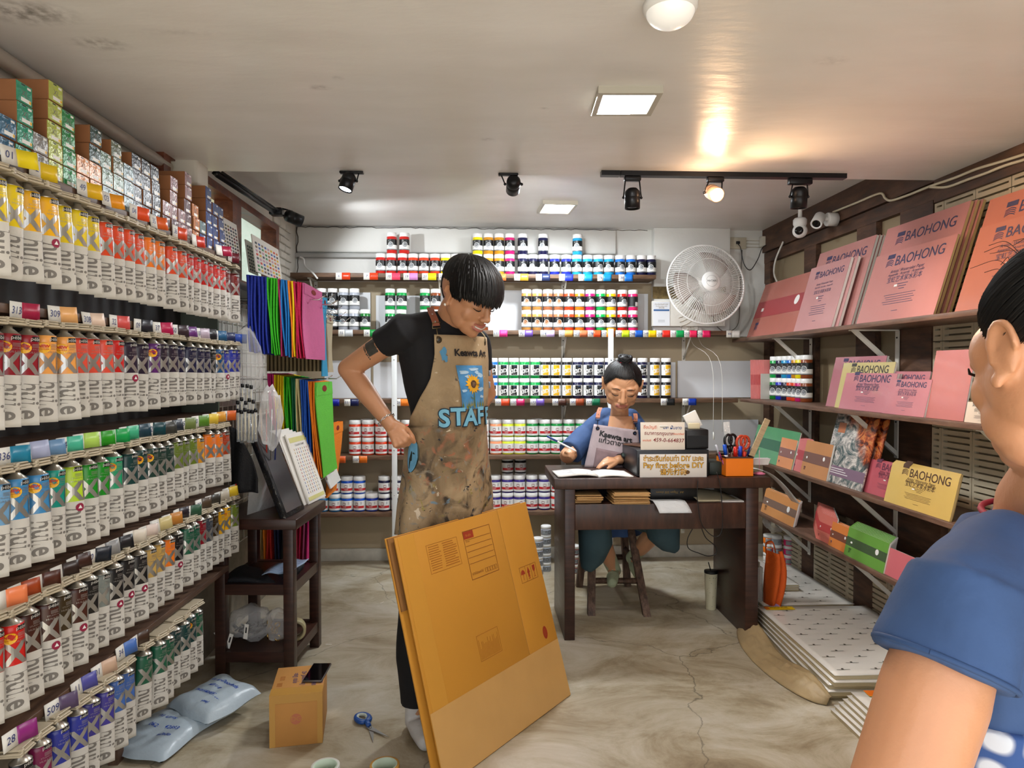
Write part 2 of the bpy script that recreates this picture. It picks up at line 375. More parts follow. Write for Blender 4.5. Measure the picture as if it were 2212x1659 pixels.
# --- walls
WALLW = mat('white_wall_paint', '#dcdcd8', .6, var=.05, vscale=2.5, bump=.25, bscale=14)
WALLT = mat('tan_wall_paint', '#a8997f', .6, var=.06, vscale=2.0, bump=.1, bscale=10)
def ceil_mat():
    m = bpy.data.materials.new('aged_gloss_ceiling'); m.use_nodes = True
    nt = m.node_tree; L = nt.links; b = nt.nodes['Principled BSDF']; N = lambda t: nt.nodes.new(t)
    tc = N('ShaderNodeTexCoord')
    n1 = N('ShaderNodeTexNoise'); n1.inputs['Scale'].default_value = 1.6; n1.inputs['Detail'].default_value = 4
    mp = N('ShaderNodeMapping'); mp.inputs['Scale'].default_value = (1, 2.4, 1)
    L.new(tc.outputs['Object'], mp.inputs['Vector']); L.new(mp.outputs[0], n1.inputs['Vector'])
    cr = N('ShaderNodeValToRGB'); cr.color_ramp.elements[0].color = (*lin('#dcd9d5'), 1); cr.color_ramp.elements[1].color = (*lin('#e9e7e5'), 1)
    cr.color_ramp.elements[0].position = .3; cr.color_ramp.elements[1].position = .7
    L.new(n1.outputs['Fac'], cr.inputs['Fac'])
    # mould stains with their own places
    acc = None
    for (cx, cy, sx, sy, k) in [(-1.07, 1.67, .12, .06, .75), (-.98, 1.82, .08, .04, .5), (-.48, 2.07, .035, .02, .45), (-.41, 2.0, .02, .015, .3), (.95, 1.83, .05, .03, .22), (.02, 2.5, .03, .02, .3), (-.75, 1.75, .12, .02, .15), (.2, 2.2, .02, .01, .3)]:
        mp2 = N('ShaderNodeMapping'); mp2.inputs['Location'].default_value = (-cx / sx, -cy / sy, 0); mp2.inputs['Scale'].default_value = (1 / sx, 1 / sy, 0)
        ln = N('ShaderNodeVectorMath'); ln.operation = 'LENGTH'
        L.new(tc.outputs['Object'], mp2.inputs['Vector']); L.new(mp2.outputs[0], ln.inputs[0])
        mr = N('ShaderNodeMapRange'); mr.interpolation_type = 'SMOOTHSTEP'; mr.inputs['From Min'].default_value = 0; mr.inputs['From Max'].default_value = 1.3; mr.inputs['To Min'].default_value = k; mr.inputs['To Max'].default_value = 0
        L.new(ln.outputs['Value'], mr.inputs['Value'])
        if acc is None: acc = mr.outputs[0]
        else:
            ad = N('ShaderNodeMath'); ad.operation = 'ADD'; L.new(acc, ad.inputs[0]); L.new(mr.outputs[0], ad.inputs[1]); acc = ad.outputs[0]
    n3 = N('ShaderNodeTexNoise'); n3.inputs['Scale'].default_value = 45; n3.inputs['Detail'].default_value = 6; L.new(tc.outputs['Object'], n3.inputs['Vector'])
    gt = N('ShaderNodeMapRange'); gt.inputs['From Min'].default_value = .38; gt.inputs['From Max'].default_value = .62; L.new(n3.outputs['Fac'], gt.inputs['Value'])
    mu = N('ShaderNodeMath'); mu.operation = 'MULTIPLY'; L.new(acc, mu.inputs[0]); L.new(gt.outputs[0], mu.inputs[1])
    mx = N('ShaderNodeMix'); mx.data_type = 'RGBA'; L.new(mu.outputs[0], mx.inputs['Factor']); L.new(cr.outputs['Color'], mx.inputs[6]); mx.inputs[7].default_value = (*lin('#54493a'), 1)
    L.new(mx.outputs[2], b.inputs['Base Color'])
    b.inputs['Roughness'].default_value = .33; b.inputs['Specular IOR Level'].default_value = .45
    n4 = N('ShaderNodeTexNoise'); n4.inputs['Scale'].default_value = 2.2; n4.inputs['Detail'].default_value = 6; L.new(mp.outputs[0], n4.inputs['Vector'])
    bp = N('ShaderNodeBump'); bp.inputs['Strength'].default_value = .35; bp.inputs['Distance'].default_value = .02
    L.new(n4.outputs['Fac'], bp.inputs['Height']); L.new(bp.outputs[0], b.inputs['Normal'])
    return m
CEIL = ceil_mat()
struct(MB().bb((XL - .2, YF - .1, ZN), (XR + .2, YE, ZN + .30)).build('ceiling', [CEIL]))
struct(MB().bb((XL - .2, YE, ZF), (XR + .2, D + .2, ZF + .15)).build('ceiling', [CEIL]))

# back wall: tan below, white above the top shelf, ledge, pipe recess, box-out behind the fan
bk = MB(); zt = 1.945
bk.bb((XL - .2, D, -.06), (XR + .2, D + .15, zt), 1); bk.bb((XL - .2, D, zt), (XR + .2, D + .15, ZF + .02), 0)
struct(bk.build('wall_back', [WALLW, WALLT]))
x0, x1 = at_y(1408, 500, D).x, at_y(1570, 500, D).x
struct(MB().bb((x0, D - .07, 1.60), (x1, D, ZF), 0, r=.004).build('wall_back_boxing', [WALLW]))
e0 = at_y(648, 540, D); e1 = at_y(1405, 540, D)
struct(MB().bb((XL, D - .03, at_y(700, 546, D).z), (at_y(1330, 540, D).x, D, ZF - .005), 0, r=.012).build('trim_1', [WALLW]))
struct(MB().bb((XL, D - .045, at_y(700, 558, D).z), (at_y(1400, 540, D).x, D, at_y(700, 549, D).z), 0, r=.004).build('trim_2', [mat('grey_ledge_paint', '#a9a9a6', .5, var=.06)]))
struct(MB().bb((XL, D - .02, 0), (XR, D, .085), 0, r=.003).build('baseboard_back', [mat('chipped_white_baseboard', '#c9c6bb', .5, var=.15, vscale=14, bump=.3, bscale=20)]))
# cracks along the ceiling joint
cr_ = MB(); r2 = random.Random(3)
pts = [(XL + .01 + i * .03, D - .035 + r2.uniform(-.003, .003), ZF - .010 + r2.uniform(-.006, .004)) for i in range(82)]
cr_.tube(pts, .0018, 4); cr_.tube([(XL + .012 + r2.uniform(-.006, .01), D - .04, ZF - .01 - i * .035) for i in range(12)], .003, 4)
struct(cr_.build('trim_3', [mat('dark_gap', '#3a3029', .9)]))

# left wall, with two clerestory windows high up beyond the racks
WALLL = mat('white_brick_paint', '#cfccc3', .55, var=.08, vscale=4, bump=.5, bscale=9)
CONC = ramp_mat('raw_concrete_wall', [(.3, '#5d5547'), (.5, '#7d7566'), (.7, '#999180')], (1, 1, 1), 5, rough=(.6, .9), bump=.4)
wz0, wz1, wy0, wy1, wy2 = 1.76, 2.20, 2.70, 3.49, 4.20
lw = MB()
lw.bb((XL - .15, YF - .1, 1.15), (XL, wy0, ZF), 0); lw.bb((XL - .15, wy0, 1.15), (XL, D, wz0), 0)
lw.bb((XL - .15, wy0, wz1), (XL, D, ZF), 0); lw.bb((XL - .15, wy2, wz0), (XL, D, wz1), 0)
lw.bb((XL - .15, YF - .1, -.05), (XL, D, 1.15), 1)
struct(lw.build('wall_left', [WALLL, CONC]))
WINW = ramp_mat('red_brown_window_wood', [(.35, '#4c2214'), (.55, '#6e3822'), (.66, '#7c4a32'), (.74, '#b9a48c')], (3, 3, 5), 5, rough=(.3, .6), bump=.2)
PANE1 = mat('frosted_pane_daylit', '#e6e3c4', .6, var=.22, vscale=14, emit=.5, ecol='#cfcda9', bump=.5, bscale=40)
PANE2 = mat('patterned_pane_daylit', '#dbe8dc', .6, var=.2, vscale=60, emit=.55, ecol='#c3d6c8', bump=.5, bscale=80)
for k, (a, b_, pm) in enumerate([(wy0, wy1, PANE1), (wy1, wy2, PANE2)]):
    fr = MB(); t = .06
    fr.bb((XL - .13, a, wz0), (XL + .055, a + t, wz1)); fr.bb((XL - .13, b_ - t, wz0), (XL + .055, b_, wz1))
    fr.bb((XL - .13, a + t, wz1 - t * .6), (XL + .055, b_ - t, wz1)); fr.bb((XL - .13, a + t, wz0), (XL + .055, b_ - t, wz0 + t * .5))
    fo = struct(fr.build('window_%d' % (k + 1), [WINW]))
    p = MB().bb((XL - .045, a + t, wz0 + t * .5), (XL - .035, b_ - t, wz1 - t * .6)).build('pane', [pm], fo)
# rough brick reveal between the window and the back wall
br = MB(); r2 = random.Random(5)
for i in range(22):
    z = 1.25 + i * .048
    for j in range(3):
        y = 4.28 + j * .13 + (i % 2) * .03
        br.box((XL + .004, min(y, 4.73), z), (.012 + r2.uniform(0, .012), .12, .040), 0, r=.004, seg=1)
struct(br.build('wall_left_bricks', [WALLL]))
# conduit and joint along the top of the left wall
cd = MB(); cd.tube([(XL + .035, YF, ZN - .03), (XL + .035, 2.78, ZN - .035)], .022, 12)
cd.tube([(XL + .02, YF, ZN - .075), (XL + .02, 2.78, ZN - .08)], .012, 8)
tag(cd.build('ceiling_conduit', [mat('pale_pvc_pipe', '#c4bfb4', .35)]), 'pale plastic conduit pipe running under the ceiling above the carton shelf', 'pipe')
bx = MB().box((XL + .07, 2.86, ZN - .015), (.14, .12, .16), 0, r=.012)
tag(bx.build('junction_box', [mat('aged_box_paint', '#cdc8bb', .5)]), 'cream junction box at the end of the left ceiling pipe', 'junction box')
jt = MB(); r2 = random.Random(9)
jt.tube([(XL + .004, YF + i * .06, ZN - .004 + r2.uniform(-.004, .003)) for i in range(57)], .0035, 4)
struct(jt.build('trim_4', [_M['dark_gap']]))

# right wall: panel strips between dark timber, breeze blocks towards the camera
TIMB = ramp_mat('old_dark_timber', [(.3, '#2c1c14'), (.5, '#4b3223'), (.72, '#6a4c38')], (6, 1.2, 6), 4, rough=(.5, .8), bump=.25)
PANEL = mat('tan_panel_board', '#8d7d62', .6, var=.08, vscale=3)
struct(MB().bb((XR, YF - .1, -.05), (XR + .12, D + .1, ZF), 0).build('wall_right', [PANEL]))
tb = MB()
tb.bb((XR - .05, YE, ZF - .16), (XR, D, ZF)); tb.bb((XR - .05, YF, ZN - .10), (XR, YE, ZN + .02))
tb.bb((XR - .035, 2.6, ZF - .235), (XR, D, ZF - .165))
struct(tb.build('beam_right', [TIMB]))
for (a, b_) in [(4.70, 4.80), (4.05, 4.20), (3.42, 3.60), (2.98, 3.22)]:
    struct(MB().bb((XR - .033, a, 0), (XR - .001, b_, ZF - .165), 0).build('post_right', [TIMB]))
struct(MB().bb((XR - .036, 2.9, .52), (XR - .001, 4.7, .66), 0).build('beam_right', [TIMB]))
# breeze-block facing with slots (near half above, whole length low down)
BLK = mat('cream_breeze_block', '#b9ad94', .7, var=.12, vscale=8, bump=.35, bscale=22)
GAP = mat('slot_shadow_mortar', '#7c705c', .9)
def blocks(y0, y1, z0, z1, nm):
    m = MB(); m.bb((XR - .012, y0, z0), (XR - .001, y1, z1), 1)
    y = y0
    bw, bh = .19, .19
    while y < y1 - .02:
        z = z0
        while z < z1 - .02:
            ye, ze = min(y + bw - .004, y1), min(z + bh - .004, z1)
            m.bb((XR - .032, y, z), (XR - .012, y + .012, ze)); m.bb((XR - .032, ye - .012, z), (XR - .012, ye, ze))
            k = z
            while k < ze - .01:
                m.bb((XR - .032, y + .012, k), (XR - .012, ye - .012, min(k + .019, ze)), 0, r=.0); k += .027
            z += bh
        y += bw
    struct(m.build(nm, [BLK, GAP]))
blocks(1.2, 2.97, .70, ZN - .10, 'wall_right_blocks')
blocks(1.2, 4.66, .0, .52, 'wall_right_blocks')

# ================================================================== BACK SHELVES AND PAINT JARS
C = dict(red='#c8201a', redorange='#d8401c', orange='#f07812', yellow='#efdc12', goldyellow='#f2b40c', ochre='#c98a1c', magenta='#c01468', pink='#e8246c',
         navy='#12143c', royal='#1c2cb4', blue='#1c6cc8', cyan='#1c94c4', black='#141416', silver='#aab0bc', green='#0ca24c', darkgreen='#0e7a28',
         brown='#8a4420', gold='#c08a48', bronze='#b06a44', peach='#f29a6c', limeyellow='#d8e43c', purple='#382a7c', lightblue='#2878b4', deepblue='#1638a0',
         white='#e4e2dc', palepink='#e8a8cc', deepred='#7a1414', midgreen='#088a3c', mblue='#1450b8', crimson='#a81838', coral='#e4524c', maroon='#4c1c22')
def paint(c): return mat('paint_' + c, C[c], .28, spec=.6)
LBK = mat('label_black', '#16181a', .4); LWH = mat('label_white', '#e9e9e6', .45); LGY = mat('label_grey', '#8d9296', .45)
LBZ = mat('label_bronze', '#a8744e', .4); LRD = mat('label_red', '#c0242a', .45); LDR = mat('label_dark_red', '#7c1a20', .45); LYL = mat('label_yellow', '#e8b418', .45)
def wrap(r, zc=0.0, off=0.0): # lay flat (x, y) on a cylinder facing -Y
    return lambda x, y: (r * math.sin((x + off) / r), -r * math.cos((x + off) / r), zc + y)
def band(m, r, z0, z1, mi, a0=-PI, a1=PI, n=24):
    full = a1 - a0 > 6.2
    k = n if full else n + 1
    lo = [(r * math.sin(a0 + (a1 - a0) * j / n), -r * math.cos(a0 + (a1 - a0) * j / n), z0) for j in range(k)]
    hi = [(p[0], p[1], z1) for p in lo]
    m.loft([lo, hi], mi, True, False, full)
def disc_on(m, r, x, z, rad, mi, n=20, inner=0.0):
    f = wrap(r)
    if inner:
        m.loft([[f(x + q * math.cos(2 * PI * j / n), z + q * math.sin(2 * PI * j / n)) for j in range(n)] for q in (inner, rad)], mi, False, False)
    else: m.add([f(x + rad * math.cos(2 * PI * j / n), z + rad * math.sin(2 * PI * j / n)) for j in range(n)], [tuple(range(n))], mi)
def jar_proto(kind):
    t = thing('paint_jar', 'x', 'paint jar', (0, -5, 0))
    if kind in 'SZ':   # studio acrylic: black and white wrap with a round emblem
        r, h = .0338, .140
        MB().lathe([(0, 0), (r - .003, 0), (r, .003), (r, .110), (r - .003, .114), (0, .114)], 28, 0).build('jar_body', [paint('red')], t)
        MB().lathe([(0, .112), (r - .0015, .112), (r - .0008, .114), (r - .0008, .138), (r - .003, .140), (0, .140)], 28, 0).build('lid', [WHITE], t)
        m = MB(); q = r + .0004
        band(m, q, .022, .094, 0); band(m, q + .0003, .029, .056, 1, -1.9, 1.9); band(m, q + .0003, .024, .027, 2)
        e = 3 if kind == 'Z' else 2
        disc_on(m, q + .0008, 0, .058, .0185, 1); disc_on(m, q + .0012, 0, .058, .0165, e, inner=.012); disc_on(m, q + .0012, 0, .058, .010, e)
        m.add([wrap(q + .0014)(x, z) for x, z in ((-.017, .054), (.017, .054), (.017, .061), (-.017, .061))], [(0, 1, 2, 3)], 1)
        m.text('STUDIO', .0052, 0, fn=wrap(q + .0016, .0574)); m.text('acrylic', .0042, 1, fn=wrap(q + .0007, .086, -.014))
        m.text('P\u00c9B\u00c9O', .0036, 1, fn=wrap(q + .0007, .080, -.014))
        m.build('label_wrap', [LBK, LWH, LGY, LBZ], t, fix=False)
    elif kind in 'DY':
        r, h = .0338, .138
        MB().lathe([(0, 0), (r - .003, 0), (r, .003), (r, .108), (r - .003, .112), (0, .112)], 28, 0).build('jar_body', [paint('navy')], t)
        MB().lathe([(0, .110), (r - .0005, .110), (r, .112), (r, .136), (r - .003, .138), (0, .138)], 28, 0).build('lid', [WHITE], t)
        m = MB(); q = r + .0004
        band(m, q, .020, .092, 1); pc = 0 if kind == 'D' else 2
        f = wrap(q + .0003)
        m.loft([[f(-.017 + .006 * i, .022) for i in range(8)], [f(-.017 + .006 * i, .090) for i in range(8)]], pc, True, False, False)
        m.text('3D', .036, 1, fn=lambda x, y: wrap(q + .0009, .050)(x * .96 - y * .05 + .004, y + x * .22), bold=.0012)
        m.text('pebeo', .007, 3 if kind == 'D' else 0, fn=wrap(q + .0008, .083, .010)); m.text('HIRO LIQUID', .0046, 1 if kind == 'D' else 0, fn=wrap(q + .0008, .028, .004))
        for k in range(9): m.add([f(-.029 + dx, .055 + k * .003 + dz) for dx, dz in ((0, 0), (.008, 0), (.008, .0012), (0, .0012))], [(0, 1, 2, 3)], 0)
        m.build('label_wrap', [LBK, LWH, LYL, mat('label_blue', '#3a7cc8', .4)], t, fix=False)
    elif kind == 'M':
        r, h = .0405, .118
        MB().lathe([(0, 0), (r - .004, 0), (r, .004), (r, .086), (r - .004, .092), (0, .092)], 28, 0).build('jar_body', [paint('orange')], t)
        MB().lathe([(0, .090), (r - .001, .090), (r - .0003, .092), (r - .0003, .115), (r - .003, .118), (0, .118)], 28, 0).build('lid', [WHITE], t)
        m = MB(); q = r + .0004
        band(m, q, .011, .074, 1); band(m, q + .0003, .024, .040, 3, -1.2, 1.2)
        f = wrap(q + .0006)
        m.loft([[f(-.012 + .004 * i, .042) for i in range(6)], [f(-.012 + .004 * i, .062) for i in range(6)]], 4, True, False, False)
        m.text('M', .021, 1, fn=wrap(q + .0011, .0515, -.002), bold=.0008)
        m.text('MAIMERI', .0075, 1, fn=wrap(q + .0008, .033)); m.text('acrylic 500 ml', .004, 0, fn=wrap(q + .0008, .017)); m.text('ACRILICO', .004, 1, fn=wrap(q + .0008, .027))
        for k in range(6): m.add([f(.024 + dx, .050 + k * .003 + dz) for dx, dz in ((0, 0), (.010, 0), (.010, .0012), (0, .0012))], [(0, 1, 2, 3)], 2)
        m.build('label_wrap', [LBK, LWH, LGY, LRD, LDR], t, fix=False)
    elif kind == 'P':  # small round pot
        r, h = .034, .060
        MB().lathe([(0, 0), (r - .002, 0), (r, .002), (r, .038), (0, .040)], 28, 0).build('jar_body', [paint('silver')], t)
        MB().lathe([(0, .038), (r, .039), (r, .057), (r - .003, .060), (0, .060)], 28, 0).build('lid', [WHITE], t)
        m = MB(); q = r + .0004; band(m, q, .006, .034, 0, -1.4, 1.4); m.text('P', .017, 2, fn=wrap(q + .0006, .020, -.012)); disc_on(m, q + .0006, .010, .020, .010, 1); disc_on(m, q + .0009, .010, .020, .008, 0)
        m.build('label_wrap', [LGY, LBK, LBK], t, fix=False)
    return t
PROTO = {k: jar_proto(k) for k in 'SZDYMP'}
USED = set()
TIER = {0: 'bottom', 1: 'second', 2: 'third', 3: 'fourth', 4: 'fifth'}
JCNT = {}
def jar(kind, colname, x, y, z, shelf, tier, group, where='', rz=None, word=None):
    key = (shelf, tier, colname, where); k = JCNT[key] = JCNT.get(key, 0) + 1
    wd = word or {'S': 'tall', 'Z': 'bronze-emblem', 'D': '3D', 'Y': 'yellow-label 3D', 'M': 'red-banded white', 'P': 'small'}[kind]
    cn = {'redorange': 'orange-red', 'goldyellow': 'golden yellow', 'limeyellow': 'lime yellow', 'palepink': 'pale pink', 'lightblue': 'light blue', 'deepblue': 'deep blue', 'darkgreen': 'leaf green', 'midgreen': 'green', 'royal': 'royal blue', 'mblue': 'blue'}.get(colname, colname)
    lab = '%s %s jar, %s %s from left, %s tier%s, %s' % (cn, wd, ORD[k - 1], cn, {0: 'lower', 1: 'upper', 2: 'third', 3: 'fourth', 4: 'fifth'}[tier], where, shelf)
    p = PROTO[kind]; M = T(x, y, z) @ RZ(rnd.uniform(-.35, .35) if rz is None else rz)
    if kind not in USED:
        USED.add(kind); o = p; o.matrix_world = M; o['label'] = lab; o['group'] = group
    else: o = dup(p, M, lab, group)
    for c in o.children:
        if c.name.startswith('jar_body'): setcol(c, 0, paint(colname))
    return o

# shelves (front edge at y = YS), each with brackets and its row of number tags
YS = 4.585
SW = mat('tag_card', '#e6e4dc', .6)
def shelf_tags(parent, items, P, dark=INK, h=.046, num=.024, L=.040, S=.055, curl=False, name='number_tag'):
    """items: (point, text, swatch colour); P maps local frame (u along shelf, v up, n out)"""
    for (mtx, txt, sc) in items:
        m = MB()
        n = 7
        cv = (lambda u: (-.016 * max(0, (u - .03) / .05) ** 2 if curl else 0))
        m.grid(lambda a, b: (-.0 + a * L, cv(a * L), (b - .5) * h), 3, 1, 0, thick=.0012)
        if sc: m.grid(lambda a, b: (L + a * S, cv(L + a * S), (b - .5) * h), 5, 1, 1, thick=.0012)
        if txt: m.text(txt, num, 2, fn=lambda x, y: (L / 2 + x, cv(L / 2) - .0018, y), italic=.15)
        m.build(name, [SW, mat('swatch_' + sc, sc, .35) if sc else SW, BLUEINK], parent, mtx)
def back_shelf(zt, xa, xb, label, tags, ybk=D, gap=.01):
    root = thing('wall_shelf', label, 'shelf', ((xa + xb) / 2, ybk, zt), 0, 'back wall shelves')
    ox, oy, oz = root.location
    L_ = lambda m: T(-ox, -oy, -oz)
    MB().bb((xa, YS, zt - .028), (xb, ybk, zt), 0, L_(0), r=.002).build('board', [SHELFWOOD], root)
    x = xa + .12
    while x < xb - .05:
        b = MB()
        b.bb((x - .012, ybk - .006, zt - .21), (x + .012, ybk, zt - .028), 0, L_(0)); b.bb((x - .012, YS + .03, zt - .034), (x + .012, ybk, zt - .028), 0, L_(0))
        b.tube([(x, ybk - .006, zt - .19), (x, YS + .05, zt - .036)], .006, 6, 0, M=L_(0))
        for k in (.06, .17): b.lathe([(0, 0), (.004, 0), (.004, .002), (0, .003)], 8, 1, L_(0) @ T(x, ybk - .006, zt - k) @ RX(PI / 2))
        b.build('bracket', [BRACKET, BLACK], root)
        x += .86
    items = []
    for (px, txt, sc) in tags:
        p = at_y(px, 600, YS - .004)
        items.append((T(p.x - .045 - ox, YS - .004 - oy, -.022), txt, sc))
    shelf_tags(root, items, None)
    return root
Z1, Z2, Z3, Z4, Z5 = (at_y(1000, y, YS).z for y in (591, 713, 862, 984, 1106))
def X(px, y): return at_y(px, 700, y).x
back_shelf(Z1, XL + .01, X(1417, YS), 'topmost wooden shelf on the back wall, under the tall jars', [(740, '6', C['redorange']), (800, '7', C['redorange']), (848, '10', '#f04868'), (886, '19', '#d890d0'),
    (926, '21', '#ece01c'), (962, '22', '#ece01c'), (1077, '28', '#f07a3c'), (1125, '29', '#d8a838'), (1172, '31', '#28345c'), (1222, '33', '#2438c0'), (1264, '35', '#1888c0'), (1305, '36', '#1880b8'), (1351, '38', '#1c70c8')])
back_shelf(Z2, XL + .01, XR - .30, 'second wooden back shelf, carrying a long strip of bright colour tags', [(745, '55', '#c4c8cc'), (800, '56', '#189040'), (1080, '530', '#e0388c'), (1135, '95', '#6c50a8'), (1182, '334', '#c8b0e0'), (1222, '231', '#c89448'),
    (1254, '230', '#c46c44'), (1284, '278', '#e85020'), (1312, '247', '#f08414'), (1345, '244', '#c4e028'), (1374, '246', '#1858b8'), (1403, '249', '#f4c410'), (1433, '254', '#e43024'), (1463, '217', '#0c9c50'), (1492, '257', '#e42858'), (1520, '256', '#e02060'), (1584, '44', '#e4e4e0')])
back_shelf(Z3, XL + .01, XR - .30, 'middle wooden back shelf under the 3D jars', [(715, '033', '#1420a0'), (757, '031', '#141c50'), (866, '026', '#f08020'), (1084, '006', '#e84c24'), (1117, '330', '#c01c60'), (1160, '095', '#6c50a8'), (1208, '084', '#4c2c20'),
    (1246, '082', '#9c4420'), (1281, '072', '#0c6c48'), (1327, '06', '#888880'), (1443, '051', '#1c1e20'), (1490, '039', '#1438a0')])
back_shelf(Z4, XL + .01, XR - .36, 'fourth back shelf from the top, under the orange and green jars', [(728, '', '#e06020'), (775, '150', '#e07018')])
back_shelf(Z5, XL + .01, XR - .40, 'lowest wooden back shelf, under the blue and purple jars', [])
# white upright steel posts carrying the shelves
for px, z1, lab in ((852, Z2, 'white slotted steel upright left of the cardboard box'), (1319, Z2, 'white slotted steel upright behind the seated woman')):
    p = at_y(px, 900, YS - .02); m = MB().box((0, 0, (z1 + .01) / 2), (.034, .022, z1 + .01), 0, r=.002)
    u = thing('steel_upright', lab, 'upright', (p.x, p.y, 0)); m.build('post', [mat('white_steel_tube', '#dfe3e4', .35)], u)
    s_ = MB()
    z = .2
    while z < z1 - .05: s_.lathe([(0, 0), (.004, 0), (.0035, .003), (0, .003)], 8, 0, T(0, -.011, z) @ RX(PI / 2)); z += .30
    s_.build('screws', [STEEL], u)
# white backing boards standing on the shelves
WB = mat('white_backing_board', '#d9dce0', .5, var=.03, vscale=3)
r2 = random.Random(11)
def boards(z, h, spans):
    for (a, b_, dh) in spans:
        xa, xb = X(a, D - .02), X(b_, D - .02)
        o = MB().bb((xa, D - .012 - r2.uniform(0, .006), z), (xb, D - .004, z + h + dh)).build('backing_board', [WB])
        tag(o, 'white backing board, %s' % boards.n.pop(0), 'board')
boards.n = ['left end of the second back shelf', 'behind the green jars', 'right of the man on the second back shelf', 'right end of the second back shelf beside the boxing', 'left end of the middle back shelf', 'middle back shelf behind the post', 'middle back shelf behind the green 3D jars',
            'middle back shelf behind the black 3D jars', 'right end of the middle back shelf', 'lower right, behind the pen box']
boards(Z2, .27, [(655, 800, 0), (812, 960, -.02), (1045, 1290, .02), (1296, 1400, .0)])
boards(Z3, .26, [(700, 800, 0), (806, 960, -.01), (1030, 1190, .0), (1195, 1460, -.01)])
boards(Z3, .29, [(1465, 1640, -.03)]); boards(Z4, .22, [(1478, 1640, 0)])

YJ = 4.66
# top shelf
S1 = 'top back shelf'
low = [(823, 'red'), (846, 'red'), (870, 'red'), (893, 'redorange'), (916, 'redorange'), (940, 'redorange'), (963, 'yellow'), (985, 'yellow'), (1008, 'yellow'), (1031, 'yellow'), (1055, 'ochre'), (1078, 'ochre'), (1101, 'magenta'),
       (1129, 'navy'), (1151, 'navy'), (1173, 'navy'), (1198, 'royal'), (1223, 'royal'), (1246, 'cyan'), (1269, 'cyan'), (1292, 'cyan'), (1315, 'cyan'), (1339, 'blue'), (1362, 'blue'), (1385, 'navy'), (1406, 'navy')]
for px, c in low: jar('S', c, X(px, YJ), YJ, Z1, S1, 0, 'tall paint jars on the top back shelf')
for px, c in [(847, 'red'), (874, 'red'), (1032, 'yellow'), (1055, 'ochre'), (1078, 'ochre'), (1101, 'magenta'), (1129, 'navy'), (1173, 'navy'), (1247, 'cyan')]:
    jar('S', c, X(px, YJ), YJ, Z1 + .1405, S1, 1, 'tall paint jars on the top back shelf')
# second shelf
S2 = 'second back shelf'
for px, c in [(697, 'black'), (719, 'black'), (742, 'silver'), (765, 'silver'), (789, 'darkgreen'), (843, 'green'), (867, 'green'), (918, 'green'), (941, 'brown')]: jar('S', c, X(px, YJ), YJ, Z2, S2, 0, 'tall paint jars on the second back shelf')
for px, c in [(695, 'black'), (719, 'black'), (743, 'silver'), (766, 'silver'), (843, 'green'), (868, 'green'), (918, 'green'), (941, 'brown')]: jar('S', c, X(px, YJ), YJ, Z2 + .1405, S2, 1, 'tall paint jars on the second back shelf')
for px, c in [(773, 'silver')]: jar('S', c, X(px, YJ + .08), YJ + .08, Z2 + .0, S2, 0, 'tall paint jars on the second back shelf', ' behind')
jar('S', 'brown', X(1044, YJ), YJ, Z2, S2, 0, 'tall paint jars on the second back shelf', ' beside the man')
for t_ in (0, 1):
    for px, c, k in [(1137, 'gold', 'Z'), (1160, 'gold', 'Z'), (1183, 'bronze', 'Z'), (1206, 'bronze', 'Z'), (1229, 'redorange', 'S'), (1252, 'orange', 'S'), (1275, 'magenta', 'S'), (1298, 'green', 'S'), (1320, 'goldyellow', 'S'), (1344, 'red', 'S'), (1367, 'pink', 'S')]:
        jar(k, c, X(px, YJ), YJ, Z2 + t_ * .1405, S2, t_, 'tall paint jars on the second back shelf', rz=(2.2 if (c == 'pink' and t_) else None), where=' right' if c in ('green', 'red') else '')
# 3D shelf
S3 = 'middle back shelf'
for t_ in (0, 1):
    for px, c, k in [(1043, 'palepink', 'D'), (1064, 'blue', 'D')] + [(1087 + 23 * i, 'green', 'D') for i in range(4)] + [(1178, 'black', 'Y'), (1201, 'black', 'Y'), (1225, 'black', 'Y')] + \
                    [(1248 + 23.1 * i, 'navy', 'D') for i in range(6)] + [(1388, 'navy', 'D'), (1415, 'black', 'Y'), (1439, 'black', 'Y')]:
        if c == 'navy' and px != 1388: cc = 'royal' if False else 'navy'
        jar(k, c, X(px, YJ), YJ, Z3 + t_ * .1385, S3, t_, '3D paint jars on the middle back shelf', rz=rnd.uniform(-.15, .15))
# fourth shelf
S4 = 'fourth back shelf'
for t_ in (0, 1):
    for px, c in [(766, 'orange'), (794, 'orange'), (823, 'orange'), (851, 'orange'), (879, 'orange'), (1043, 'white'), (1071, 'peach'), (1097, 'limeyellow'), (1123, 'limeyellow')] + [(1150 + 26.4 * i, 'midgreen') for i in range(5)]:
        jar('M', c if c != 'orange' else 'redorange', X(px, YJ), YJ, Z4 + t_ * .1185, S4, t_, 'white-labelled jars on the fourth back shelf')
for px, c in [(790, 'redorange'), (818, 'redorange'), (846, 'redorange'), (1060, 'white'), (1160, 'midgreen')]:
    jar('M', c, X(px, D - .05), D - .052, Z4 + .1185, S4, 1, 'white-labelled jars on the fourth back shelf', ' behind')
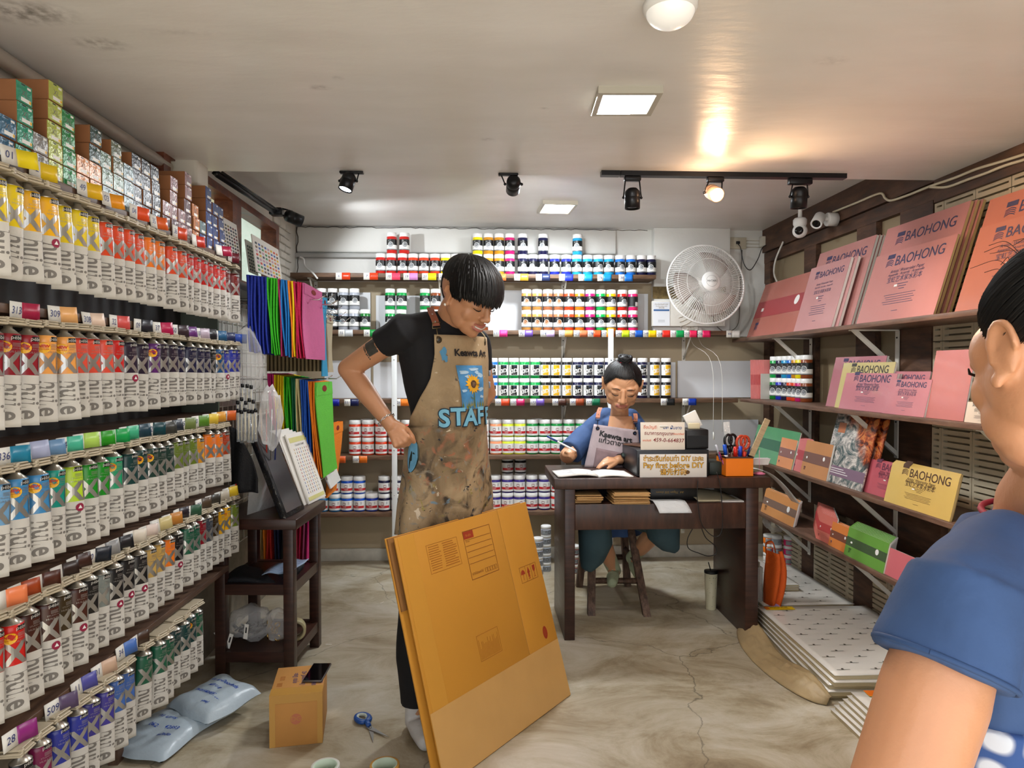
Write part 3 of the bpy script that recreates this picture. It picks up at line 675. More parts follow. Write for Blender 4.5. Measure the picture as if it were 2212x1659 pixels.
# fifth shelf
S5 = 'lowest back shelf'
for px, c in [(694, 'lightblue'), (722, 'lightblue'), (748, 'mblue'), (775, 'mblue'), (802, 'deepblue'), (829, 'navy'), (857, 'navy'), (1069, 'purple'), (1096, 'purple'), (1122, 'purple'), (1149, 'purple'), (1176, 'purple'), (1203, 'red')]:
    jar('M', c, X(px, YJ), YJ, Z5, S5, 0, 'white-labelled jars on the lowest back shelf')
for px, c in [(720, 'lightblue'), (748, 'mblue'), (775, 'mblue'), (829, 'navy'), (857, 'navy'), (1069, 'purple'), (1096, 'purple'), (1122, 'purple'), (1149, 'purple'), (1176, 'purple'), (1203, 'red')]:
    jar('M', c, X(px, YJ), YJ, Z5 + .1185, S5, 1, 'white-labelled jars on the lowest back shelf')
for px in (792, 815): jar('M', 'mblue', X(px, D - .052), D - .052, Z5 + .0, S5, 0, 'white-labelled jars on the lowest back shelf', ' behind')
for px in (1096, 1124): 
    for t_ in (0, 1, 2): jar('M', 'black', X(px, D - .052), D - .052, Z5 + .1185 * t_, S5, t_, 'white-labelled jars on the lowest back shelf', ' behind')
# little pots stacked on the floor beside the desk
for i, px in enumerate((1164, 1184)):
    for t_ in range(4 if i == 0 else 5):
        p = at_z(px, 1247, 0)
        jar('P', 'silver', p.x, 4.5 if i else 4.42, .0605 * t_, 'floor left of the desk', t_, 'small silver pots stacked on the floor', '', rz=rnd.uniform(-.3, .3))
for i, (px, c) in enumerate(((1243, 'deepred'), (1258, 'navy'))):
    for t_ in range(3 if i == 0 else 2): jar('P', c, at_z(px, 1240, 0).x, 4.45 + .03 * i, .0605 * t_, 'floor under the desk', t_, 'small pots on the floor behind the desk leg')

# ================================================================== LEFT RACK: shelves, hanging tubes, cartons
XF = -1.045                     # front edge of the left shelves
XT = -1.030                     # plane of the hanging tubes
def yT(px, x=XT): return at_x(px, 800, x).y
LZ = [1.800, 1.478, 1.155, .845, .525]
TOPS = [1.752, 1.428, 1.104, .797, .477]
RN = ['top', 'second', 'third', 'fourth', 'lowest']
LY1 = [2.93, 2.93, 2.90, 2.93, 2.86]
LTAGS = [
 [(38, '01', '#e8d018'), (95, '02', '#ecc81c'), (192, '49', '#e8b81c'), (242, '03', '#f09c1c'), (300, '04', '#e85020'), (342, '35', '#e06020'), (388, '36', '#d84820'), (428, '', '#c83420'), (478, '', '#a01c40'), (503, '51', '#6c1c28')],
 [(52, '313', '#a81c44'), (130, '309', '#eab070'), (200, '308', '#e8cdb8'), (256, '32', '#d85450'), (306, '09', '#20202a'), (345, '37', '#b81c50'), (381, '50', '#382830'), (408, '302', '#682c78'), (432, '310', '#b8a8b8'), (452, '1', '#1c1c20'), (470, '44', '#205880'), (486, '12', '#1c2850'), (501, '10', '#2848a0'), (516, '41', '#28488c')],
 [(18, '336', '#1c7c9c'), (62, '306', '#a8b0d0'), (103, '305', '#6890b8'), (143, '304', '#48b898'), (178, '34', '#b0d860'), (216, '15', '#289c20'), (246, '16', '#10a050'), (273, '309', '#40b488'), (296, '18', '#183c4c'), (324, '302', '#0c4048'), (349, '14', '#3c3c38'), (371, '17', '#28303c'), (394, '305', '#708048'), (424, '30', '#58882c'), (446, '33', '#e0c040'), (466, '35', '#d89830'), (486, '34', '#d06020')],
 [(2, '', '#e88050'), (40, '42', '#a04018'), (82, '30', '#4c2418'), (128, '21', '#2c1c18'), (163, '60', '#3c2018'), (195, '40', '#18202c'), (224, '46', '#8c8c8c'), (251, '24', '#1c1c20'), (279, '40', '#d8cfc0'), (310, '45', '#dccac0'), (336, '65', '#c8b880'), (360, '60', '#c08038'), (384, '36', '#282028'), (404, '36', '#305840'), (430, '38', '#504030'), (450, '50', '#3c3830'), (470, '54', '#c8c0b0'), (488, '14', '#e0c030'), (504, '35', '#c83028')],
 [(24, '28', '#8c2878'), (112, '509', '#584868'), (168, '11', '#5050a0'), (210, '01', '#c8a890'), (262, '34', '#4870b8'), (291, '27', '#402c20')]]
for k in range(5):
    y0, y1, z = .86, LY1[k], LZ[k]; xd = XF
    root = thing('wall_shelf', '%s dark wooden shelf on the left wall with hanging paint tubes' % RN[k], 'shelf', (XL, (y0 + y1) / 2, z), 0, 'left wall shelves')
    oy = (y0 + y1) / 2; L_ = T(-XL, -oy, -z)
    MB().bb((XL, y0, z - .022), (xd, y1, z), 0, L_, r=.002).build('board', [LSHELF], root)
    for y in (1.2, 2.0, 2.8):
        b = MB(); b.bb((XL, y - .012, z - .18), (XL + .006, y + .012, z - .022), 0, L_); b.tube([(XL + .006, y, z - .16), (XF - .04, y, z - .03)], .006, 6, 0, M=L_)
        b.build('bracket', [DKMETAL], root)
    items = []
    for (px, txt, sc) in LTAGS[k]:
        y = at_x(px, 800, XF + .004).y
        items.append((T(0, -oy, 0) @ T(XF + .005 - XL, y - .045, (-.012 if k else .004) + rnd.uniform(-.003, .003)) @ RZ(PI / 2) @ RX(R(rnd.uniform(-9, 3))) @ RZ(R(rnd.uniform(-14, 2))), txt, sc))
    shelf_tags(root, items, None, h=.040, num=.024, L=.040, S=.040, curl=True)

TUBEWHITE = mat('tube_white', '#cbc8c1', .32, bump=.25, bscale=35); SILV = mat('tube_silver_foil', '#b4b4b2', .28, .75); TGREY = mat('tube_grey_print', '#77736e', .5)
ALU = mat('aluminium_shoulder', '#a9a59c', .3, .85); CLIPM = mat('beige_clip_plastic', '#b9ad95', .5, var=.06, vscale=30)
SEALM = mat('seal_crimson', '#8e1c40', .4); NEWY = mat('sticker_yellow', '#f4b81c', .4); NEWR = mat('sticker_red', '#c8301c', .5)
def tubepaint(c):
    return mat('tube_' + c.strip('#'), c, .3, spec=.55)
TW = .027
def tube_proto(seed, new, seal):
    rr = random.Random(seed)
    t = thing('paint_tube', 'x', 'paint tube', (0, -5, 0))
    zs = [-.016, -.03, -.045, -.06, -.075, -.09, -.106, -.122, -.14, -.158, -.176, -.194, -.208, -.220]
    dent = [rr.uniform(-1, 1) for _ in zs]; ph = rr.uniform(0, 6); hb = rr.uniform(.5, 1.0)
    def ab(z):
        u = min(1, max(0, (-z - .016) / .204)); a = .0235 + .0045 * u; b = (.0195 * (1 - u) ** .75 * hb + .0012)
        b *= 1 + .10 * math.sin(9 * u + ph) * hb
        return a, b
    def surf(th, z, off=0.0):
        a, b = ab(z); u = (-z - .016) / .204
        sw = .004 * math.sin(2.3 * u + ph) * u
        return ((a + off) * math.sin(th), -(b + off) * math.cos(th) + sw, z)
    n = 26; m = MB()
    rings = [[surf(2 * PI * j / n, z) for j in range(n)] for z in zs]
    m.loft(rings, [0] * 6 + [1] * 7, True)
    def on(off):
        def f(x, z):
            a, b = ab(z); return surf(max(-1.5, min(1.5, x / a * 1.15)), z, off)
        return f
    f = on(.0007); f2 = on(.0011)
    m.text('XL', .064, 2, fn=lambda x, y: f(x + .013, -.083 + y), cut=.005, bold=.0026, sx=.85)
    m.text('huile', .062, 4, fn=lambda x, y: f(y + .003, -.163 - x), cut=.006, bold=.0012, sx=.72)
    m.grid(lambda u, v: f(.003 + .024 * u, -.019 - .011 * v), 5, 1, 3)
    m.text('p\u00e9b\u00e9o', .0115, 1, fn=lambda x, y: f2(.0145 + x, -.0245 + y), cut=.004)
    m.text('HUILE FINE', .0060, 2, fn=lambda x, y: f(.010 + x, -.055 + y), cut=.005); m.text('STUDIO XL', .0050, 2, fn=lambda x, y: f(.010 + x, -.0475 + y), cut=.005)
    for q in range(3): m.grid(lambda u, v: f(.004 + (.018 - .003 * (q % 2)) * u, -.036 - .003 * q - .0012 * v), 3, 1, 2)
    m.build('tube_body', [tubepaint('#e8d018'), TUBEWHITE, SILV, LBK, TGREY], t, fix=False)
    MB().lathe([(.0085, .002), (.0085, -.004), (.022, -.0155), (.0236, -.0165)], 22, 0).build('tube_shoulder', [ALU], t).scale = (1, .86, 1)
    c = MB(); w_ = .056
    c.box((0, .012, .0065), (w_, .062, .005), r=.0015, seg=1); c.box((-.004, .010, .0125), (w_ * .94, .058, .0045), r=.0015, seg=1); c.box((.002, .014, .018), (w_ * .96, .056, .004), r=.0015, seg=1)
    c.box((-.018, -.014, .012), (.010, .010, .016), r=.002, seg=1)
    c.build('hanging_clip', [CLIPM], t)
    if new:
        k = MB(); g = on(.0012); g2 = on(.0016)
        k.add([g(-.009 + .0125 * math.cos(2 * PI * j / 20), -.045 + .0125 * math.sin(2 * PI * j / 20)) for j in range(20)], [tuple(range(20))], 0)
        k.text('NEW', .0088, 1, fn=lambda x, y: g2(-.009 + x, -.0415 + y), bold=.0004); k.text('FORMULA', .0042, 1, fn=lambda x, y: g2(-.009 + x, -.0485 + y))
        k.build('sticker', [NEWY, NEWR], t, fix=False)
    if seal:
        k = MB(); g = on(.0012); g2 = on(.0016)
        k.add([g(.012 + .0095 * math.cos(2 * PI * j / 18), -.122 + .0105 * math.sin(2 * PI * j / 18)) for j in range(18)], [tuple(range(18))], 0)
        k.add([g2(.012 + dx, -.122 + dz) for dx, dz in ((-.0045, -.003), (.0045, -.003), (0, .006))], [(0, 1, 2)], 1)
        k.build('round_seal', [SEALM, LWH], t, fix=False)
    return t
TP = {}
for s_ in range(3): TP[(s_, 0, 0)] = tube_proto(20 + s_, 0, 0)
TP[(0, 1, 0)] = tube_proto(31, 1, 0); TP[(0, 0, 1)] = tube_proto(32, 0, 1)
TUSED = set()
NAMEC = {'Y': ('yellow', '#e8cc14'), 'y': ('warm yellow', '#f0b414'), 'R': ('orange-red', '#e0481c'), 'O': ('orange', '#ee7a1c'), 'r': ('red', '#c81c18'), 'm': ('dark red', '#6c0e10'), 'c': ('crimson', '#8c1424'),
         'p': ('peach', '#e8a050'), 'k': ('coral', '#e0503c'), 'v': ('dark violet', '#241830'), 'V': ('violet', '#58206c'), 'n': ('navy', '#14163c'), 'g': ('black-green', '#101c20'), 't': ('teal blue', '#144c80'),
         'b': ('cobalt blue', '#2434a0'), 'B': ('royal blue', '#1c2888'), 's': ('sky blue', '#3c84b8'), 'l': ('light blue', '#6c9cc4'), 'e': ('turquoise', '#0c9080'), 'L': ('lime', '#b4d430'), 'G': ('green', '#128c1c'), 'M': ('mint green', '#24a070'),
         'T': ('dark teal', '#103c3c'), 'D': ('dark green', '#1c3c34'), 'o': ('olive green', '#687c28'), 'h': ('ochre', '#d89424'), 'q': ('rust', '#b4401c'), 'w': ('brown', '#42180e'), 'W': ('olive brown', '#3c2c14'), 'K': ('black', '#141418'),
         'z': ('grey', '#808884'), 'a': ('tan', '#c4a058'), 'S': ('slate', '#3c4450'), 'u': ('ultramarine', '#28349c'), 'U': ('blue violet', '#3c3490'), 'H': ('pale blue', '#4068b0'), 'F': ('fir green', '#1c5c44'), 'j': ('magenta', '#781448')}
ROWS = [
 [(-14, 'Y', 0), (18, 'Y', 0), (54, 'y', 0), (92, 'y', 2), (129, 'Y', 0), (161, 'Y', 0), (187, 'Y', 0), (213, 'R', 0), (239, 'R', 0), (266, 'R', 0), (296, 'R', 0), (319, 'O', 0), (341, 'O', 0), (367, 'R', 0), (387, 'R', 0), (404, 'r', 0), (418, 'r', 0), (432, 'r', 0), (448, 'r', 0), (461, 'r', 0), (475, 'r', 0), (488, 'm', 0), (507, 'm', 0)],
 [(-24, 'c', 1), (14, 'c', 1), (52, 'c', 1), (92, 'p', 1), (136, 'p', 1), (167, 'k', 0), (198, 'k', 0), (224, 'k', 0), (252, 'r', 0), (280, 'v', 2), (304, 'v', 0), (329, 'V', 1), (350, 'v', 0), (366, 'v', 0), (385, 'n', 0), (410, 'n', 0), (424, 'n', 0), (438, 'n', 0), (455, 'g', 0), (471, 't', 1), (484, 'b', 2), (496, 'b', 0), (507, 'B', 0)],
 [(-8, 'l', 0), (32, 's', 1), (76, 's', 1), (117, 'e', 1), (154, 'L', 2), (180, 'G', 0), (209, 'G', 0), (243, 'M', 1), (274, 'T', 0), (299, 'T', 1), (321, 'D', 1), (339, 'D', 0), (356, 'D', 0), (376, 'o', 0), (393, 'o', 0), (407, 'o', 0), (422, 'h', 0), (448, 'O', 0), (465, 'O', 0), (481, 'q', 0)],
 [(-30, 'r', 0), (10, 'r', 1), (51, 'w', 0), (89, 'w', 2), (123, 'W', 0), (157, 'w', 2), (185, 'K', 0), (211, 'z', 0), (241, 'K', 2), (270, 'K', 2), (294, 'K', 2), (314, 'a', 0), (337, 'a', 0), (358, 'O', 0), (379, 'K', 2), (398, 'F', 0), (413, 'F', 0), (429, 'c', 0), (443, 'S', 0), (457, 'W', 0), (471, 'y', 0), (484, 'y', 1), (499, 'o', 0)],
 [(33, 'K', 0), (62, 'j', 0), (116, 'u', 0), (157, 'u', 0), (185, 'U', 0), (208, 'U', 0), (241, 'H', 0), (266, 'H', 0), (308, 'F', 0), (333, 'F', 0), (352, 'F', 0), (368, 'T', 0), (384, 'T', 0), (399, 'T', 1), (417, 'F', 0)]]
for k, row in enumerate(ROWS):
    cnt = {}; ys = [yT(px) for px, _, _ in row]
    for i in range(1, len(ys)): ys[i] = max(ys[i], ys[i - 1] + .0605)
    for i, (px, c, fl) in enumerate(row):
        nm, hx = NAMEC[c]; cnt[c] = cnt.get(c, 0) + 1
        key = (0, 1, 0) if fl == 1 else (0, 0, 1) if fl == 2 else (rnd.randrange(3), 0, 0)
        M = T(XT + rnd.uniform(-.004, .004), ys[i], TOPS[k] + rnd.uniform(-.004, .003)) @ RZ(R(50 + rnd.uniform(-6, 9))) @ RY(R(rnd.uniform(-2, 2)))
        lab = '%s paint tube, %s %s one from the near end, %s hanging row' % (nm, ORD[cnt[c] - 1], nm, RN[k])
        if key not in TUSED: TUSED.add(key); o = TP[key]; o.matrix_world = M; o['label'] = lab; o['group'] = 'paint tubes hanging from the left shelves'
        else: o = dup(TP[key], M, lab, 'paint tubes hanging from the left shelves')
        for ch in o.children:
            if ch.name.startswith('tube_body'): setcol(ch, 0, tubepaint(hx))
            if ch.name.startswith('hanging_clip'): ch.matrix_local = RZ(R(-50 + rnd.uniform(-4, 4)) + PI / 2 + R(-8))
# clear-bagged tube and card at the far end of the second row
# cartons on the top shelf
CH, CW_, CL = .0482, .056, .215
CCOL = {'bl': ('blue', '#1c5878'), 'gr': ('sea green', '#1c8c6c'), 'gy': ('grey', '#84827e'), 'li': ('lime', '#b0bc50'), 'em': ('green', '#12803c'), 'dg': ('dark green', '#1c3c34'), 'pe': ('peach', '#dc9c70'), 'gg': ('grey-green', '#6c8474'),
        'ol': ('olive', '#606850'), 'te': ('grey-teal', '#647c80'), 'dk': ('dark slate', '#26303a'), 'pl': ('plum', '#5c3c44'), 'mv': ('mauve', '#98787c'), 'or': ('orange', '#b8703c'), 'nb': ('navy blue', '#1c3c7c')}
def cfoil(c): return mat('foil_' + c.strip('#'), c, .30, .08, var=.12, vscale=40, bump=.5, bscale=45)
def carton_proto():
    t = thing('tube_carton', 'x', 'carton', (0, -5, 0))
    MB().box((0, 0, CH / 2), (CL, CW_, CH - .0006), 0, r=.0015, seg=1).build('carton_body', [KRAFTD], t)
    m = MB(); f = T(CL / 2 + .0006, 0, CH / 2) @ RZ(PI / 2)
    m.box((0, 0, 0), (CW_ - .002, .001, CH - .003), 0, f)
    m.text('XL', .020, 2, f @ T(.002, -.0008, .000) @ RX(PI / 2)); m.box((.016, -.0006, .0165), (.012, .0006, .005), 1, f); m.box((.005, -.0006, -.014), (.034, .0006, .009), 1, f)
    m.box((.019, -.0009, -.014), (.006, .0006, .006), 4, f); m.box((-.004, -.0006, .0195), (.012, .0006, .003), 3, f)
    m.build('end_label', [cfoil('#1c5878'), LWH, TGREY, LBK, LYL], t)
    return t
CP = carton_proto(); first = True
COLS = [(22, ['bl', 'bl'], 2), (60, ['gr', 'gr', 'gr', 'gr'], 4), (92, ['gy', 'gy'], 2), (120, ['li'] * 5, 5), (152, ['em'] * 4, 4), (179, ['pe', 'pe'], 2), (206, ['pe', 'pe', 'dg', 'dg'], 4), (230, ['te', 'gg', 'gg'], 3), (252, ['te', 'gg', 'ol', 'ol'], 4),
        (274, ['te'] * 3, 3), (296, ['dk'] * 4, 4), (317, ['dk'] * 4, 4), (337, ['dk'] * 4, 4), (362, ['pl', 'mv'], 2), (379, ['pl', 'mv', 'mv', 'mv'], 4), (394, ['mv', 'mv'], 2), (410, ['mv', 'pl', 'pl', 'mv', 'mv'], 5), (427, ['or'] * 3, 3),
        (442, ['nb', 'te'], 2), (453, ['nb'] * 5, 5), (468, ['nb'] * 4, 4), (481, ['nb'] * 4, 4)]
yp = 0; ccnt = {}
xfc = XF - .012
for ci, (px, cols, n) in enumerate(COLS):
    y = max(at_x(px, 800, xfc).y, yp + CW_ + .002); yp = y
    key = cols[0]; ccnt[key] = ccnt.get(key, 0) + 1
    for t_, c in enumerate(cols):
        nm, hx = CCOL[c]
        M = T(xfc - CL / 2 + rnd.uniform(-.004, .003), y + rnd.uniform(-.0008, .0008), 1.8003 + CH * t_)
        lab = '%s-ended kraft tube carton, %s in the %s stack counted from the near end' % (nm, ['bottom', 'second', 'third', 'fourth', 'fifth'][t_], (ORD + ['twenty-first', 'twenty-second'])[ci])
        if first: o = CP; first = False; o.matrix_world = M; o['label'] = lab; o['group'] = 'tube cartons stacked on the top left shelf'
        else: o = dup(CP, M, lab, 'tube cartons stacked on the top left shelf')
        for ch in o.children:
            if ch.name.startswith('end_label'): setcol(ch, 0, cfoil(hx))
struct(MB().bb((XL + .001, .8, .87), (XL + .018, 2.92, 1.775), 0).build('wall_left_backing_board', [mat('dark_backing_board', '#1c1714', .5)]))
for y in (1.45, 2.35): struct(MB().bb((XL + .018, y - .02, .0), (XL + .05, y + .02, .86), 0).build('wall_left_batten', [LSHELF]))

# ================================================================== CORNER BETWEEN THE LEFT RACK AND THE BACK WALL
# wire grid panel on the left wall carrying the bags
GX = XL + .03
g = thing('wire_grid_panel', 'white wire grid panel behind the hanging bags below the windows', 'wire panel', (GX, 3.55, 1.3)); m = MB()
for i in range(17): m.tube([(0, -.55 + i * .0688, -.85), (0, -.55 + i * .0688, .42)], .0028, 6)
for i in range(19): m.tube([(.004, -.56, -.85 + i * .0706), (.004, .56, -.85 + i * .0706)], .0028, 6)
m.build('grid', [BRACKET], g)
m = MB(); m.tube([(0, -.56, .42), (0, .56, .42), (0, .56, -.85), (0, -.56, -.85), (0, -.56, .42)], .005, 8); m.build('grid_frame', [BRACKET], g)
for i, (y, z) in enumerate([(3.12, 1.655), (3.44, 1.285), (3.42, .77)]):
    h = thing('bag_hook', 'chrome double wire hook holding the %s stack of cloth bags' % ['upper', 'middle', 'lower'][i], 'hook', (XL + .03, y, z))
    m = MB()
    for dy in (.06, .30): m.tube([(0, dy, 0), (.50 - .04 * i, dy, 0), (.53 - .04 * i, dy, .02)], .003, 6)
    m.tube([(0, .06, 0), (0, .30, 0)], .004, 6); m.build('prongs', [CHROME], h)
# non-woven bags hung flat against one another
def fabric(c): return mat('nonwoven_' + c.strip('#'), c, .75, var=.05, vscale=30, bump=.35, bscale=160)
def bag(x, y0, z1, wd, ht, col, label, sway, thick=.009, curl=0.0, group=''):
    """bag with its face towards +X; sway shifts the bottom edge in x"""
    rr = random.Random(sum(map(ord, label)) % 999)
    t = thing('tote_bag', label, 'bag', (x, y0, z1), 0, group); a = rr.uniform(0, 6)
    def sf(u, v): # u across y, v down
        return (sway * v ** 1.5 + .004 * math.sin(5 * v + a + 3 * u), wd * u + curl * v * v, -ht * v)
    m = MB(); m.grid(lambda u, v: Vector(sf(u, v)) + Vector((thick * (1 - .5 * v), 0, 0)), 6, 14, 0); m.grid(sf, 6, 14, 0)
    for e in (0, 1): m.grid(lambda u, v: Vector(sf(e, v)) + Vector((thick * (1 - .5 * v) * u, (.004 if e else -.004) * math.sin(PI * u), 0)), 3, 14, 0)
    m.grid(lambda u, v: Vector(sf(v, 1)) + Vector((thick * .5 * u, 0, 0)), 1, 6, 0)
    m.build('bag_cloth', [fabric(col)], t)
    m = MB(); m.grid(lambda u, v: Vector(sf(u, v * .14)) + Vector((thick + .0012, 0, 0)), 6, 2, 0)
    f = lambda a_: Vector(sf(.5 + .13 * math.cos(a_), .07 + .035 * math.sin(a_))) + Vector((thick + .0026, 0, 0))
    m.add([f(2 * PI * i / 18) for i in range(18)], [tuple(range(18))], 1); m.build('top_hem', [fabric(col), mat('bag_handle_hole', '#7c1c10', .9)], t, fix=False)
    return t
BG = {'dark blue': '#0c2896', 'bright green': '#34b818', 'magenta': '#a81c5c', 'sky blue': '#1478c4', 'orange': '#f08414', 'yellow': '#f4d400', 'crimson': '#c4104c', 'pink': '#c4568c', 'bottle green': '#0c6440', 'cream': '#d8cc94', 'lime green': '#5cbc34', 'hot pink': '#cc1c78', 'teal': '#1c8cb8', 'blue': '#1454b8', 'red': '#c8281c', 'navy': '#141c40', 'black': '#101014'}
up = ['dark blue'] * 6 + ['bright green'] * 4 + ['magenta'] + ['sky blue'] * 3 + ['orange', 'yellow'] + ['crimson'] * 3 + ['pink']
x = at_y(531, 640, 3.02).x; cn = {}
for i, c in enumerate(up):
    cn[c] = cn.get(c, 0) + 1
    wb = .0145 if c == 'dark blue' else .0108
    bag(x, 3.02 + .002 * i, 1.745 - .0015 * i, .37, .335 + .004 * math.sin(i * 2), BG[c], '%s cloth tote bag, %s %s one from the wall on the upper hook' % (c, ORD[cn[c] - 1], c), .016, wb * .85, group='cloth bags on the upper hook'); x += wb
lo = ['hot pink'] * 3 + ['yellow'] * 4 + ['bright green'] * 3 + ['bottle green'] * 2 + ['cream'] * 2 + ['blue'] * 4 + ['orange'] * 3 + ['lime green']
x = at_y(578, 820, 3.40).x; cn = {}
for i, c in enumerate(lo):
    cn[c] = cn.get(c, 0) + 1
    bag(x, 3.40 + .003 * i, 1.315 - .0022 * i, .34, .50 - .001 * i, BG[c], '%s cloth tote bag, %s %s one from the wall on the middle hook' % (c, ORD[cn[c] - 1], c), .012 + .0012 * i, .0078, curl=.0, group='cloth bags on the middle hook'); x += .0102
lw_ = ['cream', 'orange', 'red', 'red', 'navy', 'navy', 'black', 'navy', 'blue', 'blue', 'crimson', 'crimson', 'pink', 'hot pink']
x = at_y(560, 1200, 3.42).x; cn = {}
for i, c in enumerate(lw_):
    cn[c] = cn.get(c, 0) + 1
    bag(x, 3.42 + .002 * i, .80, .16, .44, BG[c], '%s cloth bag, %s %s one from the wall on the lower hook' % (c, ORD[cn[c] - 1], c), .0, .012, group='cloth bags on the lower hook'); x += .0172
bag(at_y(688, 1000, 3.90).x, 3.86, 1.10, .26, .30, BG['hot pink'], 'hot pink cloth bag folded over behind the lime green bag', .03, .012)
bag(at_y(712, 1000, 3.98).x, 3.94, 1.02, .26, .42, BG['orange'], 'orange cloth bag bulging out behind the lime green bag', -.02, .03)
bag(at_y(684, 1050, 3.80).x, 3.78, .90, .30, .22, '#dcdcd8', 'white cloth bag with a corner sticking out below the orange bag', .07, .02)
bag(at_y(694, 640, 3.50).x, 3.46, 1.70, .10, .40, BG['teal'], 'narrow teal cloth bag hanging right of the pink bag', .01, .012)
bag(at_y(702, 640, 3.62).x, 3.58, 1.62, .12, .30, '#a89c80', 'beige canvas pouch on wire hooks beside the silver jars', .015, .02)
# small wire hooks with key rings
t = thing('key_ring_bunch', 'tangled bunch of metal hooks and rings above the beige pouch', 'hook', (at_y(706, 650, 3.62).x, 3.56, 1.66)); m = MB(); r2 = random.Random(2)
for i in range(9):
    a = r2.uniform(0, 6); c = Vector((r2.uniform(-.04, .04), r2.uniform(-.03, .03), r2.uniform(-.06, .05)))
    m.tube([c + Vector((.02 * math.cos(q), .006 * math.sin(a), .02 * math.sin(q))) for q in [k * PI / 6 for k in range(12)]], .0016, 5)
for i in range(5): m.tube([(-.05 + .02 * i, 0, .05 - .03 * i), (.03 + .02 * i, -.02, .04 - .03 * i), (.055 + .02 * i, -.02, .06 - .03 * i)], .002, 5)
m.build('rings', [CHROME], t)
# paper bags with twisted cord handles behind the grid
for i in range(14):
    m = MB(); m.bb((0, 0, 0), (.010, .22, .12)); o = m.build('paper_bag', [mat('brown_bag_paper', '#8c7a58', .8, var=.1, vscale=15)], None, T(at_y(576 + i * 8.4, 780, 3.5).x, 3.50, 1.325))
    tag(o, 'brown paper bag, %s from the wall between the two stacks of cloth bags' % ORD[i], 'paper bag', 'thin brown paper bags in a row')
    m = MB(); m.tube([(.005, .05, .12), (.005, .06, .155), (.005, .14, .155), (.005, .16, .12)], .0022, 5); m.build('cord_handle', [CREAM], o)
# clear brush tubes with black caps
r2 = random.Random(8); k = 0
for row, (py, n) in enumerate([(838, 4), (868, 5), (890, 6)]):
    for i in range(n):
        p = at_y(514 + i * (9.5 - row) + r2.uniform(-1, 1), py + r2.uniform(-6, 3), 2.98 - row * .045 + r2.uniform(-.008, .008))
        t = thing('brush_tube', 'slim clear brush tube with black cap, %s in the %s row' % (ORD[i], ['back', 'middle', 'front'][row]), 'brush tube', p, 0, 'clear brush tubes with black caps')
        MB().lathe([(0, -.13), (.0065, -.13), (.0065, 0), (0, 0)], 12, 0).build('tube_shell', [GLASSY], t); MB().lathe([(.0072, -.008), (.0072, .008), (0, .008)], 12, 0).build('cap', [BLACK], t)
        MB().tube([(0, 0, -.12), (0, 0, -.01)], .0022, 6).build('brush', [CREAM], t)
def crumple(c, sz, seed, amp=.25, sub=3, mi=0, mb=None):
    b = bmesh.new(); bmesh.ops.create_icosphere(b, subdivisions=sub, radius=1)
    for v in b.verts:
        n_ = noise.noise(v.co * 1.9 + Vector((seed, 0, 0))) + .6 * noise.noise(v.co * 4.5 + Vector((0, seed, 0))) + .3 * noise.noise(v.co * 9)
        v.co *= 1 + amp * n_
    b.verts.index_update(); m = mb or MB()
    m.add([(c[0] + v.co.x * sz[0], c[1] + v.co.y * sz[1], c[2] + v.co.z * sz[2]) for v in b.verts], [[v.index for v in f.verts] for f in b.faces], mi, True); b.free(); return m
p = at_y(533, 780, 3.02); tag(crumple((0, 0, 0), (.07, .04, .15), 1, .2).build('plastic_sleeve_bundle', [FILM], None, T(*p)), 'bundle of clear plastic sleeves hanging above the brush tubes', 'plastic bag')
p = at_y(585, 905, 2.93); tag(crumple((0, 0, 0), (.045, .05, .13), 4, .25).build('plastic_brush_pack', [FILM], None, T(*p)), 'crumpled clear pack of brushes left of the yellow bags', 'plastic bag')
p = at_y(545, 935, 2.96)
for i in range(5):
    t = MB().tube([(0, 0, 0), (.006 * (i - 2), 0, .22)], [.0035, .002], 6).build('paint_brush', [[CREAM, KRAFT, REDINK, STEEL, BLUEINK][i]], None, T(at_y(556 + 9 * i, 930, 2.98).x, 2.99, p.z - .12))
    tag(t, 'thin paint brush with %s handle in the clear brush pack' % ['cream', 'tan', 'red', 'silver', 'blue'][i], 'brush', 'brushes in the clear pack')
# black cloth hanging in front of the brushes, next to the stand
p0 = at_y(506, 900, 2.97); p1 = at_y(566, 1060, 2.97)
def blk(u, v):
    xx = p0.x + (p1.x - p0.x) * u; zt_ = p0.z - (.04 + .22 * u * u)
    return (xx, 2.915 + .012 * math.sin(9 * u + 2 * v) + .02 * v, zt_ + (p1.z - zt_) * v)
tag(MB().grid(blk, 12, 12, 0, thick=.006).build('black_cloth_bag', [fabric('#0c0d12')]), 'black cloth bag hanging between the left rack and the dark stand', 'bag')
# colour charts leaning in front of the windows
def chart(px0, px1, yb, yt, xp, seed, lab, cols, rows, pal):
    y0, y1 = at_x(px0, 800, xp).y, at_x(px1, 800, xp).y; zb = at_x(px1, yb, xp).z; zt_ = at_x(px1, yt, xp).z
    M = frame((xp, y0, zb), (0, 1, 0), Vector((-.12, 0, 1)).normalized(), Vector((1, 0, .12)).normalized())
    W_, H_ = y1 - y0, zt_ - zb
    t = thing('color_chart', lab, 'chart', M=M); MB().bb((0, 0, -.006), (W_, H_, 0), 0, r=.001).build('board', [PAPER], t)
    m = MB(); rr = random.Random(seed); mats = [mat('chart_' + c.strip('#'), c, .5) for c in pal]
    for r_ in range(rows):
        for c in range(cols):
            xx = W_ * (.07 + .9 * c / cols); zz = H_ * (.06 + .82 * r_ / rows)
            m.bb((xx, zz, .0004), (xx + W_ * .5 / cols, zz + H_ * .45 / rows, .0014), rr.randrange(len(pal)))
    m.build('swatches', mats, t)
